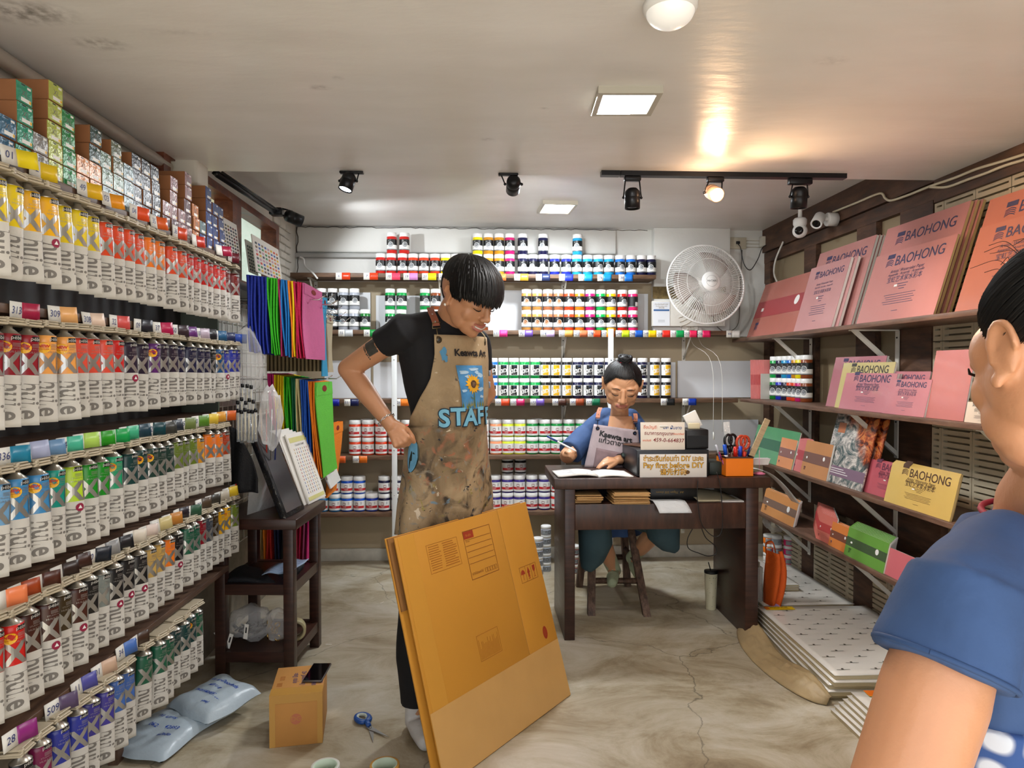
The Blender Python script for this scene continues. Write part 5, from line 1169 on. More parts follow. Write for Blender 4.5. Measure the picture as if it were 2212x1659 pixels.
for k in range(9): m.bb((Wc * .78, -.001, .008 + k * .012), (Wc * .97, 0, .010 + k * .012)); m.bb((Wc * .78 + k * .011, -.001, .008), (Wc * .78 + k * .011 + .0015, 0, .11))
m.build('embossing', [mat('canvas_relief', '#b4ad9e', .7)], t)
p0, p1 = at_y(1411, 652, D - .11), at_y(1447, 704, D - .11)
t = thing('payment_note', 'small white printed payment notice taped at the left of the canvas panel', 'notice', (p0.x, D - .107, p1.z)); W_, H_ = p1.x - p0.x, p0.z - p1.z
MB().bb((0, -.0012, 0), (W_, 0, H_)).build('sheet', [mat('cool_white_paper', '#dfe2e8', .6)], t)
m = MB(); m.text('\u0e0a\u0e33\u0e23\u0e30\u0e40\u0e07\u0e34\u0e19\u0e01\u0e48\u0e2d\u0e19\u0e17\u0e33 DIY', .012, 0, T(W_ / 2, -.0018, H_ * .90) @ RX(PI / 2)); m.text('Pay first before DIY', .010, 0, T(W_ / 2, -.0018, H_ * .82) @ RX(PI / 2)); m.text('\u8bf7\u5148\u4ed8\u6b3e', .010, 0, T(W_ / 2, -.0018, H_ * .75) @ RX(PI / 2))
m.bb((.004, -.0018, H_ * .62), (W_ - .004, -.0012, H_ * .69), 1)
for k in range(3): m.bb((W_ * .3, -.0018, H_ * (.16 + .04 * k)), (W_ * .7, -.0012, H_ * (.17 + .04 * k)), 2)
m.build('printing', [mat('brown_gold_ink', '#7c6430', .6), mat('blue_print', '#2c5c94', .6), LGY], t, fix=False)
# cameras under the right beam
CAMW = mat('camera_white', '#dcdcda', .3)
p = at_x(1728, 492, 1.84); t = thing('security_camera', 'white dome security camera with black eye under the right ceiling', 'camera', p)
top = at_x(1728, 470, 1.84)
MB().lathe([(.0, .055), (.030, .055), (.038, .045), (.038, .020), (.034, .012), (.030, 0)], 32, 0).build('camera_base', [CAMW], t); MB().ball((0, 0, -.018), (.041, .041, .041), 28, 18).build('camera_ball', [CAMW], t)
m = MB(); dq = Vector((-.55, -.82, -.12)).normalized(); Mq = T(0, 0, -.018) @ dq.to_track_quat('Z', 'Y').to_matrix().to_4x4(); m.lathe([(.024, .0335), (.022, .036), (.012, .041), (0, .0425)], 28, 0, Mq); m.build('camera_eye', [mat('black_glass', '#050507', .06)], t)
MB().tube([(0, 0, .05), (.0, 0, ZF - p.z)], .012, 8).build('mount', [CAMW], t)
p = at_x(1768, 475, 1.88); t = thing('security_camera', 'white bullet security camera angled down beside the dome camera', 'camera', p)
Mq = Vector((-.55, -.55, -.62)).to_track_quat('Z', 'Y').to_matrix().to_4x4()
MB().lathe([(0, -.04), (.028, -.04), (.031, -.035), (.031, .045), (.028, .048), (.026, .044), (0, .042)], 28, 0, Mq).build('camera_body', [CAMW], t); MB().lathe([(.024, .0425), (.022, .044), (0, .0445)], 24, 0, Mq).build('camera_eye', [mat('black_glass', '#050507', .06)], t)
p2 = at_x(1797, 474, 1.97) - p; m = MB(); m.tube([(.01, .0, .01), p2], .012, 10); m.lathe([(0, -.03), (.036, -.03), (.038, -.025), (.038, .025), (0, .03)], 28, 0, T(*p2) @ RY(PI / 2)); m.build('mount', [CAMW], t)
# cables running along the right beam
def cable(name, lab, pts, r=.006, m_=None): return tag(MB().tube(spline(pts, 6), r, 7).build(name, [m_ or mat('cream_cable', '#c9c0a8', .45)]), lab, 'cable')
cxp = XR - .06
cable('white_cable', 'cream electric cable clipped along the dark beam, upper run', [at_x(x, y, cxp) for x, y in ((1800, 458), (1850, 438), (1900, 418), (1912, 428), (1925, 433), (1960, 422), (2010, 402), (2060, 385), (2110, 365), (2160, 350), (2230, 328))])
cable('white_cable', 'cream electric cable clipped along the dark beam, lower run', [at_x(x, y, cxp) for x, y in ((2008, 404), (2045, 404), (2090, 388), (2130, 374), (2170, 358), (2230, 340))])

# ================================================================== DESK
DY0, DY1, DZ = 3.31, 3.80, .80
dxl, dxr = at_y(1197, 1036, DY0).x, at_y(1665, 1036, DY0).x; lxl = at_y(1220, 1200, DY0).x; rxr = at_y(1640, 1200, DY0).x
dk = thing('wooden_desk', 'dark brown wooden counter desk the seated woman writes at', 'desk', (dxl, DY0, 0)); L_ = T(-dxl, -DY0, 0)
MB().bb((dxl, DY0, DZ - .052), (dxr, DY1, DZ), 0, L_, r=.003).build('desk_top', [DESKWOOD], dk)
for a, b in ((lxl, lxl + .052), (rxr - .065, rxr)): MB().bb((a, DY0 + .01, 0), (b, DY1 - .01, DZ - .052), 0, L_, r=.003).build('leg_panel', [DKWOOD], dk)
MB().bb((lxl + .052, DY0 + .012, .545), (rxr - .065, DY0 + .035, .672), 0, L_, r=.002).build('front_board', [DESKWOOD], dk)
MB().bb((lxl + .052, DY0 + .035, .655), (rxr - .065, DY1 - .02, .672), 0, L_).build('under_shelf', [DESKWOOD], dk)
MB().bb((lxl + .052, DY1 - .03, .545), (rxr - .065, DY1 - .012, .655), 0, L_).build('back_board', [DESKWOOD], dk)
SZ = .6725
ENV = mat('kraft_envelope', '#c39a64', .75, var=.06)
def envs(n, x0, x1, y0, dep, lab, grp, seed):
    rr = random.Random(seed); z = SZ; 
    for i in range(n):
        o = MB().bb((-(x1 - x0) / 2, 0, 0), ((x1 - x0) / 2, dep, .0042), 0, r=.0012).build('kraft_envelope', [ENV], None, T((x0 + x1) / 2 + rr.uniform(-.006, .006), y0 + rr.uniform(-.02, .012), z + .0002) @ RZ(rr.uniform(-.05, .05)))
        tag(o, 'brown kraft envelope, %s from the bottom of %s' % (ORD[i], lab), 'envelope', grp); z += .0048
xs = lambda px: at_y(px, 1080, DY0 + .03).x
envs(9, xs(1244), xs(1300), DY0 + .03, .16, 'the left pile under the desk top', 'left pile of envelopes', 1)
envs(12, xs(1322), xs(1398), DY0 - .015, .18, 'the overhanging middle pile', 'middle pile of envelopes', 2)
m = MB(); sl = at_y(1405, 1085, DY0 + .02); 
m.grid(lambda u, v: (sl.x + .16 * u + .03 * v, DY0 + .06 - .10 * v, SZ + .012 - .03 * max(0, v - .35) - .035 * max(0, v - .35) ** 2 * 2), 6, 10, 0, thick=.001)
tag(m.build('plastic_sleeve', [clearmat('milky_sleeve', (.85, .88, .9), .15, .55)]), 'clear plastic sleeves drooping over the front board of the desk', 'plastic sleeve')
xr_ = xs(1412)
m = MB(); m.bb((xr_, DY0 + .10, SZ), (xr_ + .24, DY0 + .36, SZ + .062), 0, r=.002); m.text('A4  70gsm 500 sheets', .016, 1, T(xr_ + .10, DY0 + .099, SZ + .040) @ RX(PI / 2) @ RZ(PI)); tag(m.build('paper_ream', [BLACK, mat('gold_print', '#b08c3c', .5)]), 'black wrapped ream of A4 paper lying upside down in the desk', 'paper ream')
m = MB(); m.grid(lambda u, v: (xs(1512) + .22 * u - .04 * v, DY0 + .05 + .2 * v, SZ + .002 + .05 * v * (1 - u * .7)), 6, 6, 0, thick=.0012); tag(m.build('paper_sheets', [CREAM]), 'loose cream paper sheets at the right of the desk shelf', 'paper')
m = MB(); m.bb((xs(1560), DY0 + .035, SZ), (xs(1612), DY0 + .20, SZ + .005)); tag(m.build('white_notepad', [PAPER]), 'thin white notepad at the right end of the desk shelf', 'notepad')
# open notebook
nb = thing('open_notebook', 'open white notebook the woman writes in on the desk', 'notebook', (at_z(1278, 1020, DZ).x, DY0 + .12, DZ + .001), R(3))
for s in (-1, 1):
    m = MB(); m.grid(lambda u, v: (s * (.002 + (.175 if s > 0 else .20) * u), -.09 + .19 * v, .004 + .010 * math.sin(PI * min(1, u * 1.1)) * (1 - u * .6)), 10, 3, 0, thick=.006 * 1)
    m.build('page_block', [PAPER], nb)
m = MB(); r2 = random.Random(3)
for i in range(7): m.box((-.10 + r2.uniform(-.02, .02), .07 - .022 * i, .0165 - .004 * (i % 2)), (.06 + r2.uniform(0, .04), .0012, .0006))
m.build('handwritten_lines', [BLUEINK], nb)
# cash drawer and what stands on it
cxl = at_y(1376, 1000, DY0 + .03).x; cxr = at_y(1532, 1000, DY0 + .03).x; CZ = DZ + .135
cb = thing('cash_drawer', 'dark grey metal cash drawer on the desk behind the printed sign', 'cash drawer', (cxl, DY0 + .035, DZ))
MB().bb((0, 0, .004), (cxr - cxl, .40, .135), r=.003).build('drawer_case', [mat('dark_grey_metal', '#34363a', .35, .5)], cb)
MB().bb((.006, -.004, .012), (cxr - cxl - .006, 0, .10), r=.001).build('drawer_front', [DKMETAL], cb)
for x in (.02, cxr - cxl - .02):
    for y in (.02, .38): MB().lathe([(.008, 0), (.008, .004), (0, .004)], 10, 0, T(x, y, 0)).build('rubber_foot', [BLACK], cb)
def signboard(name, lab, cat, px0, px1, py0, py1, Y, lean, mats, fn, th=.003, zb=None):
    a, b = at_y(px0, py1, Y), at_y(px1, py0, Y); W_, H_ = b.x - a.x, b.z - a.z
    M = T(a.x, Y, a.z if zb is None else zb) @ RX(-lean); t = thing(name, lab, cat, M=M); MB().bb((0, 0, 0), (W_, th, H_), r=.0008).build('board', [mats[0]], t)
    m = MB(); fn(m, W_, H_); m.build('lettering', mats[1:], t, fix=False); return t
GOLD = mat('gold_letter', '#e0a828', .5); BRN = mat('brown_outline', '#5c3c14', .6)
def outl(m, txt, sz, x, z, W=None):
    k = W / max(1e-4, max(p[0] for p in text_shape(txt, sz, bold=.0012)[0]) * 2) if W else 1
    m.text(txt, sz, 1, T(x, -.0006, z) @ RX(PI / 2), bold=.0015, sx=k); m.text(txt, sz, 0, T(x, -.0012, z) @ RX(PI / 2), bold=.0001, sx=k)
def signf(m, W_, H_):
    outl(m, '\u0e0a\u0e33\u0e23\u0e30\u0e40\u0e07\u0e34\u0e19\u0e01\u0e48\u0e2d\u0e19\u0e17\u0e33 DIY \u0e19\u0e30\u0e04\u0e30', .036, W_ / 2, H_ * .80, W_ * .90)
    outl(m, 'Pay first before DIY', .037, W_ / 2, H_ * .51, W_ * .92); outl(m, '\u8bf7\u5148\u4ed8\u6b3e', .034, W_ * .50, H_ * .22)
    m.add([(W_ * .71 + .012 * math.cos(2 * PI * j / 16), -.0008, H_ * .22 + .010 * math.sin(2 * PI * j / 16)) for j in range(16)], [tuple(range(16))], 1)
signboard('desk_sign', 'white sign reading Pay first before DIY in gold letters on the desk', 'sign', 1382, 1527, 985, 1036, DY0 + .018, 0, [mat('sign_white', '#dcd6d0', .5), GOLD, BRN], signf, zb=DZ + .001)
def cardf(m, W_, H_):
    q = lambda txt, s, mi, x, z: m.text(txt, s, mi, T(W_ * x, -.0006, H_ * z) @ RX(PI / 2) @ RZ(-.03), italic=.12, bold=.0003)
    q('\u0e0a\u0e37\u0e48\u0e2d\u0e1a\u0e31\u0e0d\u0e0a\u0e35:', .021, 1, .22, .82); q('\u0e19\u0e1e \u0e1d\u0e31\u0e49\u0e19\u0e0a\u0e32\u0e07', .022, 2, .72, .80)
    q('\u0e18\u0e19\u0e32\u0e04\u0e32\u0e23\u0e01\u0e23\u0e38\u0e07\u0e40\u0e17\u0e1e', .024, 0, .42, .60); q('\u0e2d\u0e2d\u0e21\u0e17\u0e23\u0e31\u0e1e\u0e22\u0e4c', .013, 1, .86, .58); q('\u0e40\u0e25\u0e02\u0e1a\u0e31\u0e0d\u0e0a\u0e35:', .012, 1, .14, .36); q('459-0-664837', .0275, 0, .63, .36)
signboard('bank_note_card', 'cream handwritten card with the number 459-0-664837 above the printed sign', 'card', 1384, 1480, 912, 974, DY0 + .045, .06, [mat('card_cream', '#e2d8ca', .6), mat('dark_red_pen', '#7c1c24', .6), mat('orange_pen', '#d87858', .6), mat('blue_pen', '#2c4c84', .6)], cardf, th=.0015)
q = at_y(1425, 975, DY0 + .12)
t = thing('clear_tub', 'round clear plastic tub on the cash drawer behind the card', 'tub', (q.x, DY0 + .12, CZ + .0005)); MB().lathe([(0, 0), (.060, 0), (.068, .115), (.064, .115), (.057, .003), (0, .003)], 32, 0).build('tub_wall', [clearmat('milky_tub', (.9, .88, .84), .2, .6)], t); MB().lathe([(.070, .110), (.071, .120), (0, .124)], 32, 0).build('tub_lid', [OFFW], t)
q = at_y(1390, 965, DY0 + .16); tag(MB().box((0, 0, .0045), (.09, .16, .008), r=.003).build('brown_phone', [mat('brown_phone_case', '#6c4c3c', .4)], None, T(cxl + .055, DY0 + .21, CZ + .0005) @ RZ(.5)), 'brown-cased phone lying on the cash drawer near the left corner', 'phone')
pa = at_y(1482, 985, DY0 + .06); pb = at_y(1531, 945, DY0 + .06)
t = thing('receipt_printer', 'black receipt printer on the right of the cash drawer', 'printer', (pa.x, DY0 + .06, CZ + .0005)); Wp, Hp = pb.x - pa.x, .098
MB().bb((0, 0, 0), (Wp, .14, Hp), r=.006).build('printer_case', [BLACK], t); MB().bb((.006, -.0015, .012), (Wp - .006, 0, Hp - .03)).build('front_cover', [DKMETAL], t); MB().bb((Wp * .2, .03, Hp), (Wp * .7, .05, Hp + .03), r=.003).build('paper_roll_cover', [CREAM], t)
m = MB(); q = at_y(1500, 945, DY0 + .12); m.box((0, 0, .045), (.07, .018, .085), 0, r=.002); tag(m.build('white_pad_block', [PAPER], None, T(q.x + .012, DY0 + .13, CZ + Hp) @ RY(-.45)), 'white paper block leaning on top of the receipt printer', 'paper block')
# dark tray and orange pen box
x0 = at_y(1546, 1030, DY0 + .05).x; x1_ = at_y(1575, 1030, DY0 + .05).x
tag(MB().bb((x0 - .02, DY0 + .09, DZ), (x0 + .055, DY0 + .22, DZ + .065), r=.004).build('dark_tray', [mat('dark_green_plastic', '#1c2620', .45)]), 'small dark tray between the cash drawer and the orange pen box', 'tray')
ox0, ox1 = at_y(1568, 1034, DY0 + .03).x, at_y(1627, 1034, DY0 + .03).x; OH = .100
ob = thing('pen_box', 'orange square pen box with dark rim full of pens and scissors', 'pen box', (ox0, DY0 + .03, DZ)); OW = ox1 - ox0
m = MB(); m.bb((0, 0, 0), (OW, OW, .003)); m.bb((0, 0, 0), (OW, .003, OH)); m.bb((0, OW - .003, 0), (OW, OW, OH)); m.bb((0, .003, 0), (.003, OW - .003, OH)); m.bb((OW - .003, .003, 0), (OW, OW - .003, OH)); m.build('box_wall', [mat('orange_plastic', '#ee7c0c', .3)], ob)
m = MB(); m.bb((-.002, -.002, OH - .008), (OW + .002, .003, OH)); m.bb((-.002, OW - .003, OH - .008), (OW + .002, OW + .002, OH)); m.bb((-.002, .003, OH - .008), (.003, OW - .003, OH)); m.bb((OW - .003, .003, OH - .008), (OW + .002, OW - .003, OH)); m.build('rim', [mat('dark_rim', '#3a2418', .4)], ob)
bx0, by0 = ox0 + OW / 2, DY0 + .03 + OW / 2
def pen(c, capc, dx, dy, tx, ty, ln, r, lab):
    t = thing('pen', lab, 'pen', M=T(bx0 + dx, by0 + dy, DZ + .006) @ RY(tx) @ RX(ty)); MB().lathe([(0, 0), (r, .004), (r, ln * .68), (0, ln * .68)], 12, 0).build('barrel', [mat('pen_' + c.strip('#'), c, .35)], t); MB().lathe([(0, ln * .66), (r * 1.12, ln * .66), (r * 1.05, ln), (0, ln + .002)], 12, 0).build('cap', [mat('pen_' + capc.strip('#'), capc, .3)], t)
pen('#e8e8ec', '#1450c0', -.035, -.01, -.16, .05, .150, .009, 'thick marker with blue cap leaning left in the orange box')
pen('#d8d8d8', '#c82418', -.012, -.04, .0, .03, .140, .0095, 'thick marker with red cap at the front of the orange box')
pen('#1c40b8', '#1c40b8', .010, -.035, .04, .02, .142, .009, 'thick blue marker standing beside the red-capped one')
pen('#1c3c9c', '#c8c8d0', -.045, .02, -.30, .0, .150, .005, 'thin blue pen leaning far left in the orange box')
pen('#8c2c5c', '#8c2c5c', -.048, -.03, -.36, .0, .120, .004, 'thin purple pen at the left edge of the orange box')
pen('#e0e0e0', '#c03020', .030, -.042, .05, .0, .115, .008, 'short red-capped marker next to the orange scissors')
pen('#1c3478', '#1c3478', .048, .0, .22, .0, .140, .005, 'dark blue pen leaning right under the wooden ruler')
scissors('black-handled scissors standing handles up in the orange box', T(bx0 - .02, by0 + .02, DZ + .105) @ RZ(.3) @ RX(PI / 2), BLACK, 1.05, .20)
scissors('orange-red-handled scissors standing handles up in the orange box', T(bx0 + .028, by0 - .01, DZ + .095) @ RZ(.1) @ RX(PI / 2) @ RZ(-.1), mat('red_orange_plastic', '#b83c1c', .35), 1.1, .30)
t = thing('template_ruler', 'clear plastic stencil ruler standing tall in the orange box', 'ruler', M=T(bx0 - .005, by0 + .035, DZ + .006) @ RY(-.10)); MB().bb((-.016, 0, 0), (.016, .0018, .26)).build('ruler_blade', [clearmat('milky_ruler', (.85, .85, .83), .2, .6)], t)
m = MB(); r2 = random.Random(12)
for i in range(16): a, rr = r2.uniform(-.010, .010), r2.uniform(.002, .005); z = .10 + i * .0098; m.add([(a + rr * math.cos(2 * PI * j / 10), -.0006, z + rr * math.sin(2 * PI * j / 10)) for j in range(10)], [tuple(range(10))])
m.build('stencil_holes', [WHITE], t, fix=False)
tag(MB().bb((-.014, 0, 0), (.014, .009, .30)).build('wooden_ruler', [ramp_mat('pale_wood', [(.3, '#a48c68'), (.7, '#c4ac88')], (2, 2, 20), 3)], None, T(bx0 + .045, by0 - .01, DZ + .008) @ RY(.42)), 'wide wooden ruler leaning right out of the orange pen box', 'ruler')
q = at_y(1642, 1000, DY0 + .14); tag(MB().loft([[(x * s, y * s, z) for x, y in ((-.045, -.02), (.045, -.02), (.045, .02), (-.045, .02))] for s, z in ((.8, 0), (1, .03), (1.06, .032))], 0, False).build('white_tray', [mat('milky_plastic', '#d8d4d0', .4)], None, T(q.x, DY0 + .14, DZ + .045)), 'small white plastic tray hanging at the right end of the desk', 'tray')
q = at_y(1640, 1028, DY0 + .10)
t = thing('pink_stand', 'small pink round stand with a thin pin at the desk corner', 'stand', (q.x, DY0 + .10, DZ)); MB().lathe([(0, 0), (.028, .001), (.030, .006), (.012, .012), (0, .013)], 28, 0).build('stand_base', [mat('pink_plastic', '#d87898', .35)], t); MB().tube([(0, 0, .01), (0, 0, .125)], .0012, 6).build('pin', [mat('pink_plastic', '#d87898', .35)], t)
m = MB(); b = at_y(1715, 1085, 3.62)
m.grid(lambda u, v: (dxr - .05 + (b.x - dxr + .05) * u, 3.5 + .1 * v + .05 * u, DZ + .003 + (.012 * math.sin(PI * min(1, u / .3)) if u < .3 else (b.z - DZ) * ((u - .3) / .7) ** 1.6)), 14, 3, 0, thick=.0015); tag(m.build('plastic_sheet', [clearmat('milky_sheet', (.85, .85, .85), .2, .6)]), 'curved clear plastic sheet sliding off the right end of the desk', 'plastic sheet')
q = at_y(1590, 1030, 3.72)
cable('black_cable', 'black charger cable draped over the desk front to the right', [at_y(x, y, 3.295) for x, y in ((1508, 1038), (1506, 1060), (1507, 1085), (1515, 1130), (1535, 1155), (1552, 1158), (1560, 1140), (1560, 1100), (1556, 1050), (1548, 1020))], .0022, BLACK)
cable('black_cable', 'black cable looping below the desk front board beside the tumbler', [at_y(x, y, 3.42) for x, y in ((1497, 1140), (1485, 1165), (1488, 1185), (1510, 1195), (1530, 1201), (1546, 1196), (1545, 1180), (1525, 1162), (1515, 1140))], .0024, BLACK)
m = MB(); q = at_y(1527, 1012, DY0 - .002)
# tumbler under the desk
q = at_z(1541, 1318, 0)
t = thing('tumbler', 'cream patterned tumbler with black lid and straw behind the right desk leg', 'tumbler', (q.x - .008, q.y + .02, 0)); MB().lathe([(0, 0), (.026, 0), (.028, .004), (.036, .205), (0, .207)], 32, 0).build('cup_body', [mat('cream_tumbler', '#d8d2b4', .4)], t)
MB().lathe([(.037, .203), (.037, .215), (0, .217)], 32, 0).build('lid', [BLACK], t); MB().tube([(0, 0, .21), (-.018, -.01, .265)], .003, 8).build('straw', [BLACK], t)
m = MB(); r2 = random.Random(5)
for i in range(26):
    z = r2.uniform(.02, .19); rr = .0268 + .0080 * z / .2 + .0009; f = wrap(rr, z, r2.uniform(-.03, .03)); s_ = r2.uniform(.001, .003); m.add([f(s_ * math.cos(2 * PI * j / 7), s_ * math.sin(2 * PI * j / 7)) for j in range(7)], [tuple(range(7))])
m.build('printed_pattern', [INK], t, fix=False)
# stool
so = thing('wooden_stool', 'worn wooden stool under the desk that the seated woman sits on', 'stool', (.75, 4.0, 0))
fl, fr_, bl, br_ = at_z(1277, 1328, 0), at_z(1397, 1330, 0), Vector((.60, 4.16, 0)), Vector((.90, 4.16, 0))
o_ = Vector((.75, 4.0, 0)); MB().box((0, .0, .455), (.32, .27, .03), r=.006).build('seat', [STOOLWOOD], so)
tops = [Vector((.64, 3.92, .44)), Vector((.86, 3.92, .44)), Vector((.64, 4.10, .44)), Vector((.86, 4.10, .44))]
for f_, tp in zip((fl, fr_, bl, br_), tops):
    a = f_ - o_; b = tp - o_; MB().loft([[c + Vector(d) for d in ((-.02, -.02, 0), (.02, -.02, 0), (.02, .02, 0), (-.02, .02, 0))] for c in (a, b)], 0, False).build('leg', [STOOLWOOD], so)
L2 = lambda i, k: ((fl, fr_, bl, br_)[i] * (1 - k) + tops[i] * k) - o_
for i, j, k in ((0, 1, .36), (2, 3, .42), (0, 2, .55), (1, 3, .55)):
    a, b = L2(i, k), L2(j, k); MB().tube([a, b], .017, 4).build('stretcher', [STOOLWOOD], so)

# ================================================================== RIGHT SHELVES
struct(MB().bb((x1, D - .012, Z2 - .03), (XR, D, zt), 0).build('wall_back_panel', [WALLW]))
XS = 1.755
RZs = [1.548, 1.140, .757, .433]
def z_r(k, y): return RZs[k]
for k in range(4):
    z = RZs[k]; y0 = 1.0
    root = thing('wall_shelf', '%s brown shelf on the right wall carrying paper pads' % ['top', 'second', 'third', 'lowest'][k], 'shelf', (XR, 2.9, z), 0, 'right wall shelves'); L_ = T(-XR, -2.9, -z)
    MB().bb((XS, y0, z - .022), (XR - .037, 4.56 if k else 4.72, z), 0, L_, r=.002).build('board', [RSHELF], root)
    for y in (4.09, 3.22, 2.36, 1.5):
        b = MB(); xr = XR - .037
        b.bb((xr - .005, y - .014, z - .235), (xr, y + .014, z - .022), 0, L_); b.bb((XS + .02, y - .014, z - .028), (xr, y + .014, z - .022), 0, L_)
        b.loft([[Vector(c) + Vector((0, s, 0)) for c in ((xr - .005, y, z - .225), (xr - .005, y, z - .20), (XS + .05, y, z - .022), (XS + .03, y, z - .028))] for s in (-.010, .010)], 0, False, M=L_)
        for q in (.06, .20): b.lathe([(0, 0), (.005, 0), (.004, .003), (0, .003)], 8, 1, L_ @ T(xr - .005, y, z - q) @ RY(-PI / 2))
        b.build('bracket', [BRACKET, BLACK], root)

PK = {'pink': ('#cf7c80', '#3c3a5c'), 'salmon': ('#cc6c5c', '#5c4a60'), 'cream': ('#c9b878', '#4c4636'), 'white': ('#d8ccbc', '#303030'), 'rose': ('#b85c64', '#5c2c44'), 'yellow': ('#d0b060', '#4c3c28')}
EDGEW = mat('pad_edge_white', '#e4e2dc', .6); EDGEC = mat('pad_edge_cream', '#c8ac74', .6)
def swoosh(m, x, y, s, mi, z=.0009):
    for k in range(5):
        w_ = s * (.95 - .06 * k); h_ = s * .14
        if k == 0: m.bb((x, y + s * .62, z), (x + s, y + s * 1.0, z + .0002), mi); continue
        n = 8; r0 = s * (.62 - .14 * k); 
        pts = [(x + s * .5 + s * .48 * (-1 + 2 * j / n), y + r0 - s * .10 + s * .16 * math.sin(PI * j / n)) for j in range(n + 1)]
        m.add([(a, b, z) for a, b in pts] + [(a, b - s * .07, z) for a, b in pts], [(j, j + 1, n + 2 + j, n + 1 + j) for j in range(n)], mi)
def brandface(W_, H_, txtcol):
    def fn(m):
        s = W_ * .13
        swoosh(m, W_ * .19, H_ * .80, s * .75, 0)
        m.text('BAOHONG', W_ * .118, 0, T(W_ * .61, H_ * .845, .0009), bold=.0004)
        m.text('Artists\u2019 Watercolor Paper', W_ * .040, 0, T(W_ * .5, H_ * .70, .0009), italic=.2); m.text('Aquarelle \u00b7 Acuarela \u00b7 Acquerello', W_ * .034, 0, T(W_ * .5, H_ * .65, .0009), italic=.2)
        m.text('\u5b9d\u8679\u827a\u672f\u5bb6\u6c34\u5f69\u672c', W_ * .056, 0, T(W_ * .5, H_ * .575, .0009))
        for i in range(3): m.bb((W_ * (.43 + .02 * i), H_ * (.50 - .035 * i), .0005), (W_ * (.57 - .015 * i), H_ * (.508 - .035 * i), .0010), 0)
        for i in range(5): m.bb((W_ * (.30 + .02 * (i % 3)), H_ * (.36 - .032 * i), .0005), (W_ * (.70 - .02 * (i % 2)), H_ * (.366 - .032 * i), .0010), 0)
        m.bb((W_ * .46, H_ * .13, .0005), (W_ * .54, H_ * .136, .0010), 0); m.bb((W_ * .40, H_ * .47, .0010), (W_ * .44, H_ * .50, .0016), 1)
    return fn
def bandface(W_, H_, dot=True):
    def fn(m):
        m.bb((0, H_ * .36, .0003), (W_, H_ * .66, .0007), 0); m.bb((W_ * .12, H_ * .47, .0009), (W_ * .165, H_ * .53, .0013), 1)
        swoosh(m, W_ * .10, H_ * .14, W_ * .065, 2)
        if dot: m.add([(W_ * .78 + W_ * .04 * math.cos(2 * PI * j / 18), H_ * .56 + W_ * .04 * math.sin(2 * PI * j / 18), .0011) for j in range(18)], [tuple(range(18))], 1)
    return fn
PADN = {}
GL = mat('glossy_wrap', '#ffffff', .1)
def coverm(c, gl=.22): return mat('cover_' + c.strip('#'), c, gl, var=.04, vscale=8, bump=.12, bscale=14, coat=.4)
def pad(k, lab, px0, px1, pyb, pyt, col, face, xb=None, n=1, lean=17, th=.012, edge=EDGEW, step=(.004, .010), group=None, ink='#3c3a5c', band='#8c5060', W=None, rot=0.0, labs=None):
    """pad standing on right shelf k facing into the room: bottom edge runs from pixel px0 (far) to px1 (near)"""
    z = RZs[k] + .0005; xb = xb if xb is not None else XS + .035
    ya, yb = at_x(px0, 800, xb).y, at_x(px1, 800, xb).y
    W_ = W or ya - yb
    p = at_x(px0, pyb, xb); H_ = (pyb - pyt) * (ya / F_PX) / math.cos(R(lean)) * 1.0
    nrm0 = Vector((-math.cos(rot), math.sin(rot), 0)); u = Vector((-math.sin(rot), -math.cos(rot), 0)); le = R(lean)
    up = Vector((0, 0, 1)) * math.cos(le) - nrm0 * math.sin(le); nr = u.cross(up)
    for i in range(n):   # i = 0 is the front one
        o0 = Vector((xb, ya, z)) - nrm0 * (th + .0015) * 1.08 * i / math.cos(le) + u * (-step[1] if n > 1 else 0) * i
        t = thing('paper_pad', (lab if i == 0 else '%s, %s behind the front one' % (labs or lab, ORD[i - 1])), 'paper pad', M=frame(o0, u, up, nr), group=group)
        MB().bb((.001, .001, -th), (W_ - .001, H_ - .001, -.0012), 0, r=.0006).build('page_block', [edge], t)
        MB().bb((0, 0, -.0012), (W_, H_, 0), 0).build('cover', [coverm(col)], t)
        m = MB(); (brandface(W_, H_, ink) if face == 'brand' else bandface(W_, H_))(m) if face else None
        if face: m.build('printed_face', [mat('ink_' + ink.strip('#'), ink, .5), LWH] if face == 'brand' else [mat('band_' + band.strip('#'), band, .3), LWH, mat('ink_' + ink.strip('#'), ink, .5)], t, fix=False)
    return t
G1 = 'big pads on the top right shelf'
pad(0, 'reddish pad with dark red band and round sticker, farthest on the top right shelf', 1612, 1722, 722, 606, '#b06a5e', 'band', xb=XS + .03, band='#a04448', lean=20, rot=-.0)
pad(0, 'tall pink pad with large logo, fourth from the far end of the top shelf', 1722, 1836, 714, 541, '#bc8480', 'brand', xb=XS + .075, n=3, th=.014, step=(0, .0), lean=16, group=G1, labs='tall pink pad with white edges left of the biggest pads')
pad(0, 'smaller pink pad with white edge leaning in front of the tall pink pad', 1713, 1794, 717, 578, '#c08c8c', 'brand', xb=XS + .022, n=2, th=.016, step=(0, -.030), lean=16, group=G1, labs='smaller pink pad with white edge')
pad(0, 'largest square pink pad with big logo on the top right shelf', 1853, 2020, 703, 492, '#bc807c', 'brand', xb=XS + .055, n=3, th=.013, edge=EDGEC, step=(0, -.012), lean=17, group=G1, labs='largest square pink pad with cream edges')
pad(0, 'slightly smaller square pink pad leaning on the largest one, top right shelf', 1848, 2014, 704, 555, '#c08480', 'brand', xb=XS + .025, lean=17, th=.010, edge=EDGEC, group=G1)
pad(0, 'big orange-pink pad behind the near woman, top right shelf', 2062, 2330, 676, 425, '#bc7460', 'brand', xb=XS + .05, lean=17, th=.014, edge=EDGEC, group=G1)
